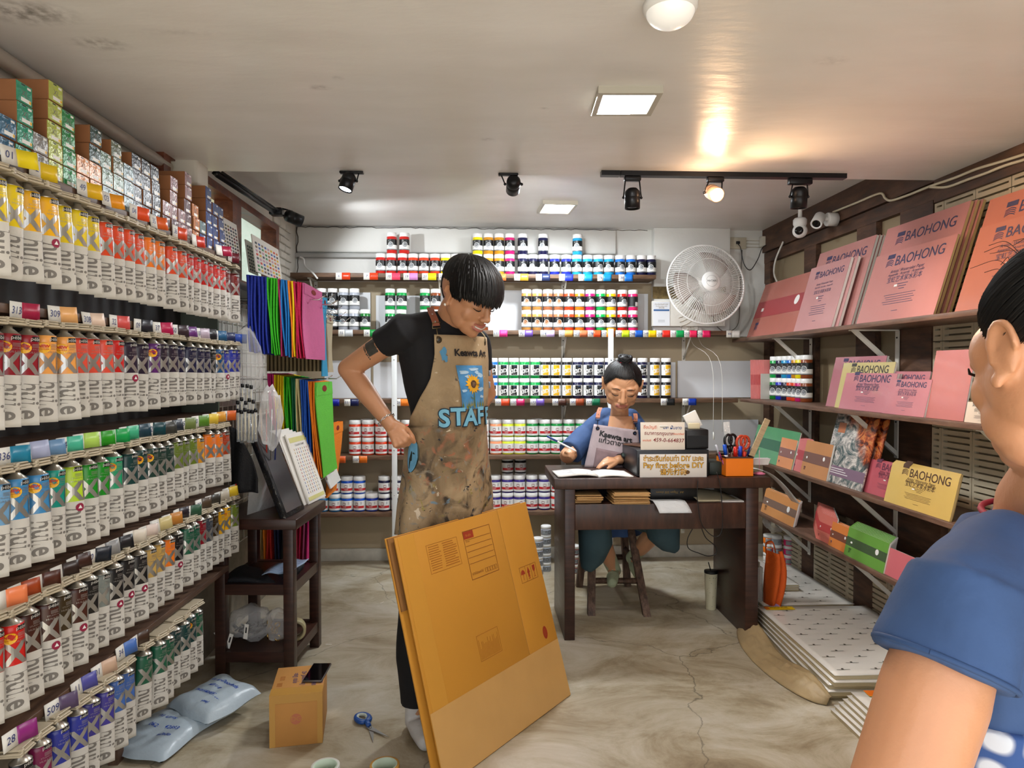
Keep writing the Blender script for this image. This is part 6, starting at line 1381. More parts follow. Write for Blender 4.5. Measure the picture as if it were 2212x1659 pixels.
pad(0, 'smaller orange-pink pad in front of the one behind the near woman', 2060, 2290, 677, 490, '#be7864', 'brand', xb=XS + .02, lean=17, th=.012, edge=EDGEC, group=G1)
G2 = 'pads on the second right shelf'
pad(1, 'pink pad at the back left on the second right shelf', 1784, 1905, 877, 770, '#b0747e', 'brand', xb=XS + .08, lean=12, W=.46)
pad(1, 'cream pad with dark logo behind the pink pads, second right shelf', 1803, 1915, 880, 782, '#c4b880', 'brand', xb=XS + .055, lean=12, ink='#3c3c38', W=.44)
pad(1, 'pink pad in front of the cream one, second right shelf', 1812, 1915, 881, 803, '#be7c86', 'brand', xb=XS + .03, lean=13, W=.42, n=2, step=(0, .006), labs='pink pad in front of the cream one')
pad(1, 'small pink pad with logo in the middle of the second right shelf', 1907, 1996, 896, 820, '#be7c86', 'brand', xb=XS + .02, lean=13, group=G2)
pad(1, 'pink pad fanned behind the small one with logo, second right shelf', 1893, 1990, 893, 804, '#b6727c', 'brand', xb=XS + .06, n=5, th=.006, step=(0, .012), lean=13, group=G2, labs='pink pad in the fanned set')
pad(1, 'upright salmon pad in a glossy wrap next to the near woman\u2019s head', 1998, 2082, 910, 762, '#c07a78', None, xb=XS + .03, n=4, th=.008, step=(0, .014), lean=10, group=G2, labs='upright salmon pad in glossy wrap')
pad(1, 'cream-covered pad half hidden by the near woman\u2019s cheek', 2084, 2150, 913, 868, '#e0d4c4', 'brand', xb=XS + .02, lean=10, ink='#303030')
G3 = 'pads on the third right shelf'
pad(2, 'green banded pad behind the ruler on the third right shelf', 1622, 1690, 988, 917, '#5c9c70', 'band', xb=XS + .02, lean=14, band='#3c6c54', W=.60, n=2, step=(0, .03), th=.008, ink='#2c5c44', labs='green banded pad', group=G3)
pad(2, 'brown-peach banded pad in shiny wrap on the third right shelf', 1730, 1786, 1015, 941, '#c48c60', 'band', xb=XS + .02, lean=12, band='#7c5c54', ink='#6c4444')
pad(2, 'pink banded pad in the fan next to the brown-peach one, third shelf', 1712, 1740, 1011, 941, '#d07878', 'band', xb=XS + .032, lean=12, band='#b04c54', n=6, th=.006, step=(0, .018), W=.18, labs='pink banded pad in the fan', group=G3)
pad(2, 'peach banded pad at the far side of the pink fan, third shelf', 1678, 1706, 1003, 941, '#dc9468', 'band', xb=XS + .02, lean=12, band='#8c6460', W=.20, group=G3)
# painted-cover pad
def artcover():
    m = bpy.data.materials.new('painted_cover'); m.use_nodes = True; nt = m.node_tree; L = nt.links; b = nt.nodes['Principled BSDF']; N = lambda t: nt.nodes.new(t)
    tc = N('ShaderNodeTexCoord'); n = N('ShaderNodeTexNoise'); n.inputs['Scale'].default_value = 9; n.inputs['Detail'].default_value = 4; n.inputs['Distortion'].default_value = 2.5; n.inputs['Roughness'].default_value = .7
    L.new(tc.outputs['Object'], n.inputs['Vector'])
    c1 = N('ShaderNodeValToRGB'); e = c1.color_ramp.elements; [e.new(.5) for _ in range(3)]
    for q, (p, c) in zip(e, [(.30, '#2c3840'), (.42, '#5c6c6c'), (.52, '#a8a4a0'), (.60, '#dcd8d0'), (.72, '#6c5468')]): q.position = p; q.color = (*lin(c), 1)
    c2 = N('ShaderNodeValToRGB'); e = c2.color_ramp.elements; [e.new(.5) for _ in range(3)]
    for q, (p, c) in zip(e, [(.30, '#1c1414'), (.42, '#5c2818'), (.52, '#a84c24'), (.60, '#c87c40'), (.72, '#4c342c')]): q.position = p; q.color = (*lin(c), 1)
    L.new(n.outputs['Fac'], c1.inputs['Fac']); L.new(n.outputs['Fac'], c2.inputs['Fac'])
    sp = N('ShaderNodeSeparateXYZ'); L.new(tc.outputs['Object'], sp.inputs[0]); ad = N('ShaderNodeMath'); ad.operation = 'ADD'; L.new(sp.outputs['X'], ad.inputs[0]); L.new(sp.outputs['Y'], ad.inputs[1])
    n2 = N('ShaderNodeTexNoise'); n2.inputs['Scale'].default_value = 12; L.new(tc.outputs['Object'], n2.inputs['Vector'])
    a2 = N('ShaderNodeMath'); a2.operation = 'MULTIPLY_ADD'; a2.inputs[1].default_value = .25; L.new(n2.outputs['Fac'], a2.inputs[0]); L.new(ad.outputs[0], a2.inputs[2])
    mr = N('ShaderNodeMapRange'); mr.inputs['From Min'].default_value = .56; mr.inputs['From Max'].default_value = .64; L.new(a2.outputs[0], mr.inputs['Value'])
    mx = N('ShaderNodeMix'); mx.data_type = 'RGBA'; L.new(mr.outputs[0], mx.inputs['Factor']); L.new(c1.outputs[0], mx.inputs[6]); L.new(c2.outputs[0], mx.inputs[7]); L.new(mx.outputs[2], b.inputs['Base Color'])
    b.inputs['Roughness'].default_value = .25; return m
ART = artcover()
for i in range(2):
    xb = XS + .03 + .012 * i; ya = at_x(1776, 800, xb).y; yb = at_x(1862, 800, xb).y; le = R(14); W_ = (ya - yb); H_ = .372
    t = thing('paper_pad', ['tall pad with a blue-grey and orange painted cover, third right shelf', 'second painted-cover pad tucked behind the first, third right shelf'][i], 'paper pad', M=frame((xb + .012 * i, ya - .06 * i, RZs[2] + .0005), (0, -1, 0), Vector((math.sin(le), 0, math.cos(le))), Vector((0, -1, 0)).cross(Vector((math.sin(le), 0, math.cos(le))))))
    MB().bb((0, 0, -.008), (W_, H_, 0), r=.001).build('cover', [ART], t)
    m = MB(); m.bb((0, H_ * .10, .0003), (W_, H_ * .24, .0007), 0); [m.bb((W_ * .08, H_ * (.20 - .03 * k), .0009), (W_ * (.5 + .06 * k), H_ * (.208 - .03 * k), .0013), 1) for k in range(3)]; m.bb((W_ * .12, H_ * .70, .0003), (W_ * .30, H_ * .84, .0007), 2); m.text('ART', .018, 1, T(W_ * .22, H_ * .87, .001))
    m.build('printed_face', [mat('mauve_strip', '#7c6478', .4), LWH, mat('orange_patch', '#b06c48', .4)], t, fix=False)
pad(2, 'rose pad with logo between the painted cover and the yellow pads', 1862, 1975, 1056, 984, '#b85864', 'brand', xb=XS + .05, n=4, th=.006, step=(0, .010), lean=13, group=G3, labs='rose pad in the set', ink='#5c2c44')
pad(2, 'front yellow pad with dark logo on the third right shelf', 1912, 2055, 1092, 1008, '#d0b468', 'brand', xb=XS + .012, n=7, th=.010, edge=EDGEC, step=(0, .016), lean=13, group='yellow pads on the third right shelf', ink='#4c3424', labs='yellow pad in the shiny stack')
G4 = 'banded pads on the lowest right shelf'
pad(3, 'peach banded pad in crinkly wrap at the far end of the lowest shelf', 1645, 1715, 1110, 1060, '#d09058', 'band', xb=XS + .02, lean=14, band='#7c6458', ink='#6c4c34', n=3, th=.012, step=(0, .02), group=G4, labs='peach banded pad')
pad(3, 'pink banded pad in the wavy row, lowest right shelf', 1765, 1800, 1150, 1093, '#d47468', 'band', xb=XS + .03, lean=12, band='#b44444', n=12, th=.009, step=(0, .026), W=.17, group=G4, labs='pink banded pad in the wavy row', ink='#8c3c3c')
pad(3, 'orange banded pad between the pink and green ones, lowest right shelf', 1792, 1830, 1162, 1110, '#dc8444', 'band', xb=XS + .025, lean=12, band='#7c4c3c', n=3, th=.010, step=(0, .02), W=.18, group=G4, labs='orange banded pad')
pad(3, 'front green banded pad in a shiny wrap, lowest right shelf', 1826, 1912, 1189, 1128, '#6ca048', 'band', xb=XS + .012, lean=12, band='#485c40', n=9, th=.010, step=(0, .014), group=G4, labs='bright green banded pad on the lowest shelf', ink='#3c5c2c')
pad(3, 'pink pad at the near end of the lowest right shelf', 1908, 1985, 1230, 1172, '#cf7078', None, xb=XS + .02, lean=12, group=G4)
# row of pads standing in the corner on the middle back shelf
for i in range(9):
    xx = at_y(1622 + 3.6 * i, 860, 4.50 - .004 * i).x; Wq, Hq = .075, .262
    t = thing('paper_pad', 'pink banded pad, %s from left in the corner row beside the jar pack' % ORD[i], 'paper pad', M=frame((xx, 4.50 - .004 * i, Z3 + .001), (1, 0, 0), (0, .05, 1), (0, -1, .05)), group='pink pads standing in the far right corner')
    MB().bb((0, 0, -.003), (Wq, Hq, 0)).build('cover', [coverm('#dc8480')], t); m = MB(); m.bb((0, Hq * .36, .0002), (Wq, Hq * .62, .0006), 0); m.build('printed_face', [mat('band_c05c5c', '#c05c5c', .3)], t)
tag(MB().bb((0, 0, 0), (.07, .004, .17)).build('white_card', [mat('grey_card', '#c4c0b8', .6)], None, T(at_y(1644, 860, 4.45).x, 4.455, Z3)), 'plain grey-white card standing in front of the pink corner pads', 'card')
# shrink-wrapped block of jars at the far end of the second right shelf
JP = [['darkgreen', 'royal', 'navy', 'redorange', 'redorange', 'magenta', 'brown'], ['green', 'navy', 'cyan', 'blue', 'ochre', 'yellow', 'brown']]
xs_ = [1674, 1687, 1699, 1711, 1721, 1730, 1742]
p_a = at_x(1672, 860, 1.83)
for t_ in (0, 1):
    for i, c in enumerate(JP[t_]):
        y = 4.28 - .058 * i * 1.05; x = 1.86 - .0215 * i if False else 1.84
        pxx = xs_[i]; yy = 4.42 - i * .0715; pt = at_y(pxx, 860, yy)
        jar('S', c, pt.x, yy, RZs[1] + .0005 + .1405 * t_, 'second right shelf', t_, 'tall jars packed at the far end of the second right shelf', rz=-.95)
jar('S', 'black', at_y(1669, 860, 4.47).x - .03, 4.50, RZs[1] + .0005, 'second right shelf', 0, 'tall jars packed at the far end of the second right shelf', rz=-.9)
# ------------------------------------------------------------------ paper packs on the floor, right side
WRAP = mat('white_wrapping_paper', '#dcd8d0', .35, bump=.3, bscale=10, coat=.5); WRAPE = mat('cream_pack_edge', '#bdae8c', .55, bump=.3, bscale=25)
def pack(lab, x0, y0, x1, y1, z, th, rz, group, film=True, prints=True, label=None, seed=0):
    W_, H_ = x1 - x0, y1 - y0; t = thing('paper_pack', lab, 'paper pack', M=T((x0 + x1) / 2, (y0 + y1) / 2, z) @ RZ(rz), group=group)
    rr = random.Random(seed)
    def top(u, v): return ((u - .5) * W_, (v - .5) * H_, th + .002 * noise.noise(Vector((u * 5, v * 5, seed))) * 1.0)
    MB().bb((-W_ / 2 + .003, -H_ / 2 + .003, 0), (W_ / 2 - .003, H_ / 2 - .003, th - .003), r=.002).build('sheet_block', [WRAPE], t)
    m = MB(); m.grid(top, 16, 16, 0, thick=.0015); m.build('wrapper', [WRAP], t)
    if prints:
        m = MB(); j = 0; y = -H_ / 2 + .05
        while y < H_ / 2 - .03:
            x = -W_ / 2 + .06 + (.07 if j % 2 else 0)
            while x < W_ / 2 - .05:
                zz = top(x / W_ + .5, y / H_ + .5)[2] + .0016
                m.add([(x - .005, y, zz), (x + .005, y, zz), (x + .006, y + .012, zz), (x - .003, y + .012, zz)], [(0, 1, 2, 3)]); m.add([(x - .026, y - .002, zz), (x + .030, y - .002, zz), (x + .030, y + .0008, zz), (x - .026, y + .0008, zz)], [(0, 1, 2, 3)]); x += .14
            y += .062; j += 1
        m.build('wrapper_print', [mat('dark_olive_print', '#4c4840', .6)], t, fix=False)
    if label:
        m = MB(); lx, ly, lw, lh, c = label; zz = th + .003
        m.bb((lx, ly, zz), (lx + lw, ly + lh, zz + .0008), 0)
        if c == '#e8c40c': m.bb((lx, ly, zz + .0009), (lx + lw * .14, ly + lh, zz + .0012), 2); m.text('\u5bf9\u5f00\u6c34\u5f69\u7eb8', lh * .45, 1, T(lx + lw * .5, ly + lh * .68, zz + .0013)); m.text('WATERCOLOR PAPER', lh * .2, 1, T(lx + lw * .55, ly + lh * .25, zz + .0013))
        m.build('product_label', [mat('pl_' + c.strip('#'), c, .3), INK, mat('orange_end', '#d86c1c', .3)], t)
    return t
GA, GB_, GC = 'far stack of wrapped paper packs on the floor', 'middle stack of wrapped paper packs on the floor', 'near stack of wrapped paper packs on the floor'
for i in range(4): pack('large wrapped paper pack, %s of the far floor stack' % ['lowest', 'second', 'third', 'topmost wide one'][i], 1.50, 3.56, 2.00, 4.30, .0185 * i, .018, .01 * (i % 2), GA, prints=i == 3, seed=i)
for i in range(3): pack('narrow wrapped paper pack, %s of three lying on the far floor stack' % ['bottom', 'middle', 'top'][i], 1.56, 3.78, 1.80, 4.32, .0745 + .0125 * i, .012, .03, 'narrow packs on the far floor stack', prints=i == 2, label=(-.08, .18, .15, .07, '#1c1e22') if i == 2 else None, seed=10 + i)
for i in range(5):
    pack('large wrapped paper pack, %s of the middle floor stack' % ['lowest', 'second', 'third', 'fourth', 'topmost'][i], 1.40 + .006 * i, 2.66 - .02 * (i % 2), 2.0, 3.46, .0205 * i, .020, -.06 + .012 * i, GB_, prints=i == 4, label=(-.26, .345, .15, .042, '#e8c40c') if i == 4 else None, seed=20 + i)
for i in range(6):
    pack('wrapped paper pack, %s of the stack nearest the camera' % ['lowest', 'second', 'third', 'fourth', 'fifth', 'topmost'][i], 1.36 + .008 * i, 1.75, 2.0, 2.58 - .012 * i, .0165 * i, .016, .02 - .01 * i, GC, prints=i == 5, label=(-.25, .345, .30, .045, '#e8c40c') if i > 2 else None, seed=30 + i)
# torn brown board and wrap at the foot of the middle stack
m = MB(); m.grid(lambda u, v: (1.385 - .13 * math.sin(PI * v) ** .5 * (1 - u) - .02 * (1 - u), 2.62 + .85 * v, .055 * math.sin(PI * u * .5) * (.6 + .4 * math.sin(9 * v)) + .004 + .022 * abs(noise.noise(Vector((u * 5, v * 16, 1)))) * math.sin(PI * u * .9)), 14, 50, 0, thick=.002)
tag(m.build('crumpled_wrapping', [mat('tan_wrapping', '#a8926c', .5, var=.15, vscale=9, bump=.5, bscale=12)]), 'crumpled tan wrapping paper spilling from the middle floor stack', 'wrapping')
# file holder, orange bag, pots
q = at_z(1642, 1372, 0); fx, fy = 1.425, 3.62
t = thing('file_holder', 'clear upright file holder of brown envelopes beside the desk leg', 'file holder', (fx, fy, 0)); m = MB()
m.bb((0, 0, 0), (.10, .003, .26)); m.bb((0, .25, 0), (.10, .253, .26)); m.bb((0, 0, 0), (.003, .25, .26)); m.bb((.097, 0, 0), (.10, .25, .26)); m.bb((0, 0, 0), (.10, .25, .003)); m.build('holder_wall', [clearmat('smoky_holder', (.55, .55, .52), .15, .35)], t)
for i, (c, h, l) in enumerate((('#b88030', .40, 'tall brown'), ('#3c3c40', .29, 'dark'), ('#b08c50', .36, 'tan'), ('#d89c2c', .31, 'orange'), ('#c4bca8', .29, 'white'), ('#b89868', .30, 'kraft'), ('#9c9484', .28, 'grey'))):
    tag(MB().bb((0, 0, 0), (.008, .22, h), r=.001).build('file_folder', [mat('folder_' + c.strip('#'), c, .6)], None, T(fx + .008 + .0125 * i, fy + .015, .004)), '%s folder standing in the clear file holder' % l, 'folder')
def ob_(u, v): return (fx + .135 + .05 * math.sin(3 * v + .5) * .5 + (u - .5) * (.075 + .03 * math.sin(4 * v)), 3.60 + .06 * math.sin(PI * u) * -1 + .02 * math.sin(11 * u + 3 * v), .36 - .355 * v)
m = MB(); m.grid(ob_, 14, 16, 0, thick=.004); m.tube(spline([(fx + .11, 3.60, .34), (fx + .10, 3.58, .40), (fx + .13, 3.57, .41), (fx + .16, 3.60, .35)], 6), .008, 6, flat=.4)
tag(m.build('tote_bag', [fabric('#dc5c10')]), 'orange cloth bag slumped between the file holder and the paper stacks', 'bag')
tag(crumple((0, 0, 0), (.05, .05, .04), 3, .2).build('lilac_cloth', [fabric('#a88cc0')], None, T(fx + .14, 3.56, .045)), 'lilac cloth bundle at the foot of the orange bag', 'cloth')
for c, px, k, s_ in ((['orange', 'white', 'orange', 'orange'], 1660, 0, 1), (['navy', 'maroon', 'deepred', 'silver'], 1677, 1, 1), (['green', 'pink', 'pink', 'pink'], 1704, 2, 1)):
    x = at_y(px, 1200, 4.44 - .03 * k).x
    for t_, cc in enumerate(c): jar('P', cc, x, 4.44 - .03 * k, .0605 * t_, 'floor right of the desk', t_, 'pots stacked on the floor right of the desk', rz=.4)
tag(crumple((0, 0, 0), (.07, .07, .10), 12, .25).build('plastic_bag', [FILM], None, T(at_y(1668, 1140, 4.5).x, 4.46, .345)), 'clear plastic bag on the pots right of the desk', 'plastic bag')

# ================================================================== PEOPLE
SKIN = mat('tan_skin', '#c08a66', .45, var=.05, vscale=9, sss=.12, bump=.05, bscale=120); LIP = mat('lip_skin', '#b06a5c', .45); NAIL = mat('nail', '#d8a890', .3)
HAIRM = mat('black_hair', '#0b0a0b', .5, spec=.4); TATTOO = mat('tattoo_ink', '#3c3a34', .5, var=.3, vscale=60)
BLKCLOTH = mat('black_cotton', '#0b0b10', .85, var=.15, vscale=14, bump=.3, bscale=14)
def fuse(mb, name, mats, parent, M, voxel=.005, it=6, fac=.5, pick=None, disp=None):
    """one continuous skin over all the shapes gathered in mb"""
    me = bpy.data.meshes.new(name); me.from_pydata(mb.v, [], mb.f); me.update()
    o = bpy.data.objects.new(name, me); COL.objects.link(o)
    r_ = o.modifiers.new('r', 'REMESH'); r_.mode = 'VOXEL'; r_.voxel_size = voxel; r_.adaptivity = 0
    s_ = o.modifiers.new('s', 'SMOOTH'); s_.factor = fac; s_.iterations = it
    dg = bpy.context.evaluated_depsgraph_get(); nm = bpy.data.meshes.new_from_object(o.evaluated_get(dg))
    o.modifiers.clear(); o.data = nm; bpy.data.meshes.remove(me); nm.name = name
    if disp:
        nn = [v.normal.copy() for v in nm.vertices]
        for v, n in zip(nm.vertices, nn): v.co += n * disp(v.co)
    for m in mats: nm.materials.append(m)
    nm.polygons.foreach_set('use_smooth', [True] * len(nm.polygons))
    if pick:
        nm.polygons.foreach_set('material_index', [pick(p.center) for p in nm.polygons])
    nm.update(); o.parent = parent; o.matrix_local = M
    return o
def hand(mb, w, d, nb, s, curl, sz=1.0, spread=.0, thumb=(.55, .75, .25), tc=.5, mi=0):
    """d: along the hand, nb: out of the back, s: towards the thumb; curl: bend per joint for index..little; returns finger tips"""
    d, nb, s = Vector(d).normalized(), Vector(nb).normalized(), Vector(s).normalized(); w = Vector(w); tips = []
    for i in range(4):
        lat = (.026 - .0185 * i) * sz; k = w + d * (.082 - .004 * abs(i - 1.2)) * sz + s * lat
        mb.limb([w + s * (.014 - .009 * i) * sz - nb * .002, w * .45 + k * .55 - nb * .003, k], [.0135 * sz, .0145 * sz, .0100 * sz], 10)
        L = [.074, .082, .076, .060][i] * sz; dirv = (d + s * spread * (1.4 - i)).normalized(); p = k; ax_ = dirv.cross(nb).normalized(); rr = [.0094, .0096, .0092, .0080][i] * sz; pts = [p]; rs = [rr * 1.08]
        c = curl[i] if isinstance(curl[i], (tuple, list)) else (curl[i],) * 3
        for j, f in enumerate((.44, .31, .25)):
            dirv = Matrix.Rotation(-c[j], 3, ax_) @ dirv; p = p + dirv * L * f; pts.append(p); rs.append(rr * (.96 - .08 * j))
        mb.limb(pts, rs, 10); tips.append((p, dirv))
    mb.limb([w + s * .016 * sz + d * .010 * sz, w + s * .030 * sz + d * .036 * sz - nb * .008], [.015 * sz, .0145 * sz], 10)
    t0 = w + s * .022 * sz + d * .020 * sz - nb * .006; td = (d * thumb[0] + s * thumb[1] - nb * thumb[2]).normalized(); pts = [t0]; rs = [.0145 * sz]; ax_ = s.cross(td).normalized() if tc < 0 else td.cross(nb).normalized()
    for j, (l, r_) in enumerate(((.036, .0125), (.030, .0108), (.022, .0092))):
        p = pts[-1] + td * l * sz; pts.append(p); rs.append(r_ * sz); td = (td * 1.0 + (d * .4 - s * .5 - nb * .2) * tc).normalized()
    mb.limb(pts, rs, 10); tips.append((pts[-1], td))
    return tips
def headframe(origin, f, roll=0.0, s=1.0):
    f = Vector(f).normalized(); up = (Vector((0, 0, 1)) - f * f.z).normalized(); X_ = (-f).cross(up)
    return frame(origin, X_, -f, up) @ RY(roll) @ Matrix.Scale(s, 4)
def head_shapes(mb, H, female=False, smile=0.0, mouth_open=.0):
    k = MB()
    k.ball((0, .016, .030), (.075, .094, .088), 24, 16); k.ball((0, -.020, -.018), (.066, .070, .075), 24, 16); k.ball((0, -.030, -.056), (.050 if female else .053, .054, .050), 20, 14)
    k.ball((0, -.066, -.094), (.020, .020, .017)); k.ball((0, -.046, -.078), (.040, .040, .032))
    for s in (-1, 1):
        k.ball((s * .037, -.055, -.030), (.023, .021, .026)); k.ball((s * .028, -.071, .026), (.021, .013, .010)); k.ball((s * .046, -.040, .012), (.022, .030, .032)); k.ball((s * .050, -.006, -.022), (.022, .040, .048)); k.ball((s * .044, -.030, -.060), (.018, .032, .030))
        k.ball((s * .031, -.071, .004), (.0185, .0165, .0125)); k.ball((s * .0125, -.099, -.033), (.0085, .0100, .0080))
        k.ball((s * .078, .010, .002), (.006, .015, .026)); k.tube([(s * (.084 + .003 * math.sin(q)), .011 - .0165 * math.cos(q), .006 + .026 * math.sin(q)) for q in [-.9 + .32 * t for t in range(14)]], .0042, 8); k.ball((s * .082, .001, -.026), (.006, .008, .009)); k.ball((s * .083, -.003, -.004), (.005, .005, .007))
    k.limb([(0, -.086, .018), (0, -.097, -.006), (0, -.108, -.028)], [.0085, .0095, .0115], 10)
    w_ = .024 + .006 * smile
    def arcp(x, dz, dy): return (x, -(.096 + dy) + .26 * abs(x) ** 1.55 * 10 * .9, -.0635 + dz + smile * .009 * (x / w_) ** 2)
    xs_ = [w_ * t / 5 for t in range(-5, 6)]
    UL = [arcp(x, .0035 + mouth_open * .5, .001) for x in xs_]; LL = [arcp(x * .92, -.0060 - mouth_open, -.001) for x in xs_]
    k.ball((0, -.074, -.064), (.030, .020, .020))
    k.tube(UL, [.0018 + .0030 * math.cos(x / w_ * PI / 2) for x in xs_], 8); k.tube(LL, [.0018 + .0042 * math.cos(x / w_ * PI / 2) for x in xs_], 8)
    mb.join(k, H)
    Hi = H.inverted()
    def lips(c):
        p = Hi @ c
        if p.y > -.060 or abs(p.x) > w_ * 1.05 or p.z > -.050 or p.z < -.085: return False
        return min((p - Vector(q)).length for q in UL) < .0056 or min((p - Vector(q)).length for q in LL) < .0062
    return lips, arcp, w_
def face_parts(root, MR, H, arcp, w_, female=False, smile=0, mouth_open=0.0, brow='#171212'):
    b = mat('brow_hair', brow, .7)
    for s in (-1, 1):
        m = MB(); m.tube([(s * x, -.088 + 9 * (x - .014) ** 2 * 1.2, z) for x, z in ((.014, .0245), (.024, .0290), (.034, .0295), (.046, .0245))], [.0022, .0030, .0026, .0008], 6, flat=.6)
        m.build('eyebrow', [b], root, MR @ H)
        m = MB(); m.tube([(s * x, y, z) for x, y, z in ((.016, -.0830, -.0035), (.023, -.0885, -.0062), (.031, -.0895, -.0072), (.039, -.0868, -.0060), (.047, -.0785, -.0020))], [.0006, .0015, .0018, .0017, .0009], 6); m.build('eyelashes', [HAIRM], root, MR @ H)
    if smile > .5:
        m = MB(); m.tube([arcp(w_ * .80 * t / 5, -.0008 - mouth_open * .2, .0016) for t in range(-5, 6)], .0026, 6); m.build('teeth', [mat('teeth', '#e8e2d8', .3)], root, MR @ H)
    else:
        m = MB(); m.tube([arcp(w_ * .92 * t / 5, -.0012 - mouth_open * .3, .0022) for t in range(-5, 6)], .0009, 5); m.build('mouth_line', [mat('mouth_dark', '#4c201c', .6)], root, MR @ H)
def hairdo(root, MR, H, ctr, rad, crown, endz, seed, n=420, r0=.0075, lift=None, name='hair', steps=9, cap=.97, nphi=60, wisps=0, jit=1.0, extra=None):
    """strands from the crown down to the hairline endz(phi), over an ellipsoid; phi = 0 is the face side"""
    rr = random.Random(seed); c = Vector(ctr); crown = Vector(crown).normalized()
    def path(phi, t, j=0.0):
        z = max(-.999, min(.999, (endz(phi) - c.z) / rad[2])); q = math.sqrt(1 - z * z); e = Vector((math.sin(phi) * q, -math.cos(phi) * q, z))
        ang = crown.angle(e); a = math.sin((1 - t) * ang) / max(1e-5, math.sin(ang)); b = math.sin(t * ang) / max(1e-5, math.sin(ang)); dv = crown * a + e * b
        l = 1 + j + (lift(phi, t) if lift else 0)
        return Vector((c.x + dv.x * rad[0] * l, c.y + dv.y * rad[1] * l, c.z + dv.z * rad[2] * l))
    m = MB(); m.grid(lambda u, v: path(2 * PI * u, .02 + cap * v, -.035), nphi, 10, 0)
    for i in range(n):
        phi = 2 * PI * (i + rr.random()) / n; t0 = rr.choice((0, 0, .15, .35)); t1 = 1.0 + rr.uniform(-.05, .035) * jit; d0 = rr.uniform(-.10, .10) * jit; jj = rr.uniform(-.015, .035) * jit
        pts = [path(phi + d0 * (k / steps) ** 2, t0 + (t1 - t0) * k / steps, jj * math.sin(PI * min(1, k / steps + .15))) for k in range(steps + 1)]
        rs = [r0 * (.55 + .45 * math.sin(PI * min(.62, k / steps))) if k < steps else r0 * .10 for k in range(steps + 1)]
        m.tube(pts, rs, 5, caps=False, flat=.45)
    for i in range(wisps):
        phi = rr.uniform(0, 2 * PI); t = rr.uniform(.1, .8); p = path(phi, t, .0); q = path(phi + rr.uniform(-.5, .5), t + .25, .14 + rr.uniform(0, .2)); q2 = path(phi + rr.uniform(-.7, .7), t + .5, .1 + rr.uniform(0, .2))
        m.tube(spline([p, q, q2], 5), .0005, 3, caps=False)
    if extra: extra(m, rr, path)
    return m.build(name, [HAIRM], root, MR @ H, fix=False)

# ------------------------------------------------------------------ the standing man
MF, ML = Vector((.707, -.707, 0)), Vector((.707, .707, 0))
MR0 = at_z(895, 1560, 0)
man = thing('person', 'standing person in black T-shirt and paint-stained tan apron looking down, fist on hip', 'person', (MR0.x, MR0.y, 0)); MR = T(-MR0.x, -MR0.y, 0)
def P3(px, py, Y): return at_y(px, py, Y)
TR = [(968, 690, 2.53, .060, .058), (962, 712, 2.54, .125, .075), (957, 735, 2.55, .178, .092), (957, 775, 2.56, .182, .112), (961, 830, 2.58, .166, .112), (965, 890, 2.61, .150, .104), (967, 960, 2.65, .152, .104), (966, 1030, 2.70, .155, .082), (964, 1085, 2.72, .150, .070)]
def ring(row, da=0.0, n=28):
    c = P3(*row[:3]); return [c + ML * (row[3] + da) * math.sin(2 * PI * j / n) + MF * (row[4] + da) * math.cos(2 * PI * j / n) for j in range(n)]
RS, EL, WR = P3(873, 716, 2.43), P3(752, 797, 2.52), P3(843, 917, 2.44)
LS, LE, LW_ = P3(1026, 738, 2.69), P3(1052, 850, 2.84), P3(1010, 930, 2.84)
f_ = Vector((.64, -.58, -.50)); s_ = 1.10
Hh = headframe((0, 0, 0), f_, R(-4), s_); ear = Hh @ Vector((-.078, .008, .0)); Hh = T(*(P3(970, 638, 2.37) - ear)) @ Hh
body = MB(); lips, arcp, w_ = head_shapes(body, Hh, False, 1.0, .004)
hb = Hh @ Vector((0, .035, -.055)); body.limb([hb, (hb + P3(968, 700, 2.53)) / 2, P3(965, 720, 2.55)], [.056, .056, .062], 18)
body.loft([ring(r_, -.014) for r_ in TR], 0)
body.limb([RS, RS * .5 + EL * .5, EL], [.048, .044, .038], 16); body.limb([EL, EL * .68 + WR * .32, EL * .3 + WR * .7, WR], [.037, .040, .031, .0255], 16)
body.limb([LS, LE, LW_], [.046, .038, .026], 14)
wd = (P3(868, 952, 2.42) - WR).normalized(); nbk = Vector((-.05, -1, .10)); nbk = (nbk - wd * nbk.dot(wd)).normalized(); sth = wd.cross(nbk).normalized()
if sth.x < 0: sth = -sth
hand(body, WR, wd, nbk, sth, [(1.25, 1.5, 1.2), (1.3, 1.5, 1.2), (1.35, 1.5, 1.2), (1.4, 1.5, 1.2)], .98, thumb=(.8, .35, .5), tc=.8)
ld = (P3(985, 950, 2.82) - LW_).normalized(); hand(body, LW_, ld, (0, 1, 0), (0, 0, 1), [.5, .5, .5, .5], 1.0)
RH, RK, RA = P3(925, 1075, 2.72), P3(900, 1300, 2.50), P3(898, 1530, 2.50)
LH, LK, LA = P3(996, 1075, 2.80), P3(992, 1290, 2.70), P3(985, 1465, 2.80)
LA.z = .09
for h_, k_, a_ in ((RH, RK, RA), (LH, LK, LA)): body.limb([h_, k_, k_ * .7 + a_ * .3, a_], [.062, .052, .055, .036], 14)
fd = Vector((.35, -.94, 0)).normalized()
for a_ in (RA, LA): body.limb([a_, Vector((a_.x, a_.y, .04)) + fd * .01, Vector((a_.x, a_.y, .032)) + fd * .12], [.036, .034, .026], 12)
tq = P3(815, 738, 2.40)
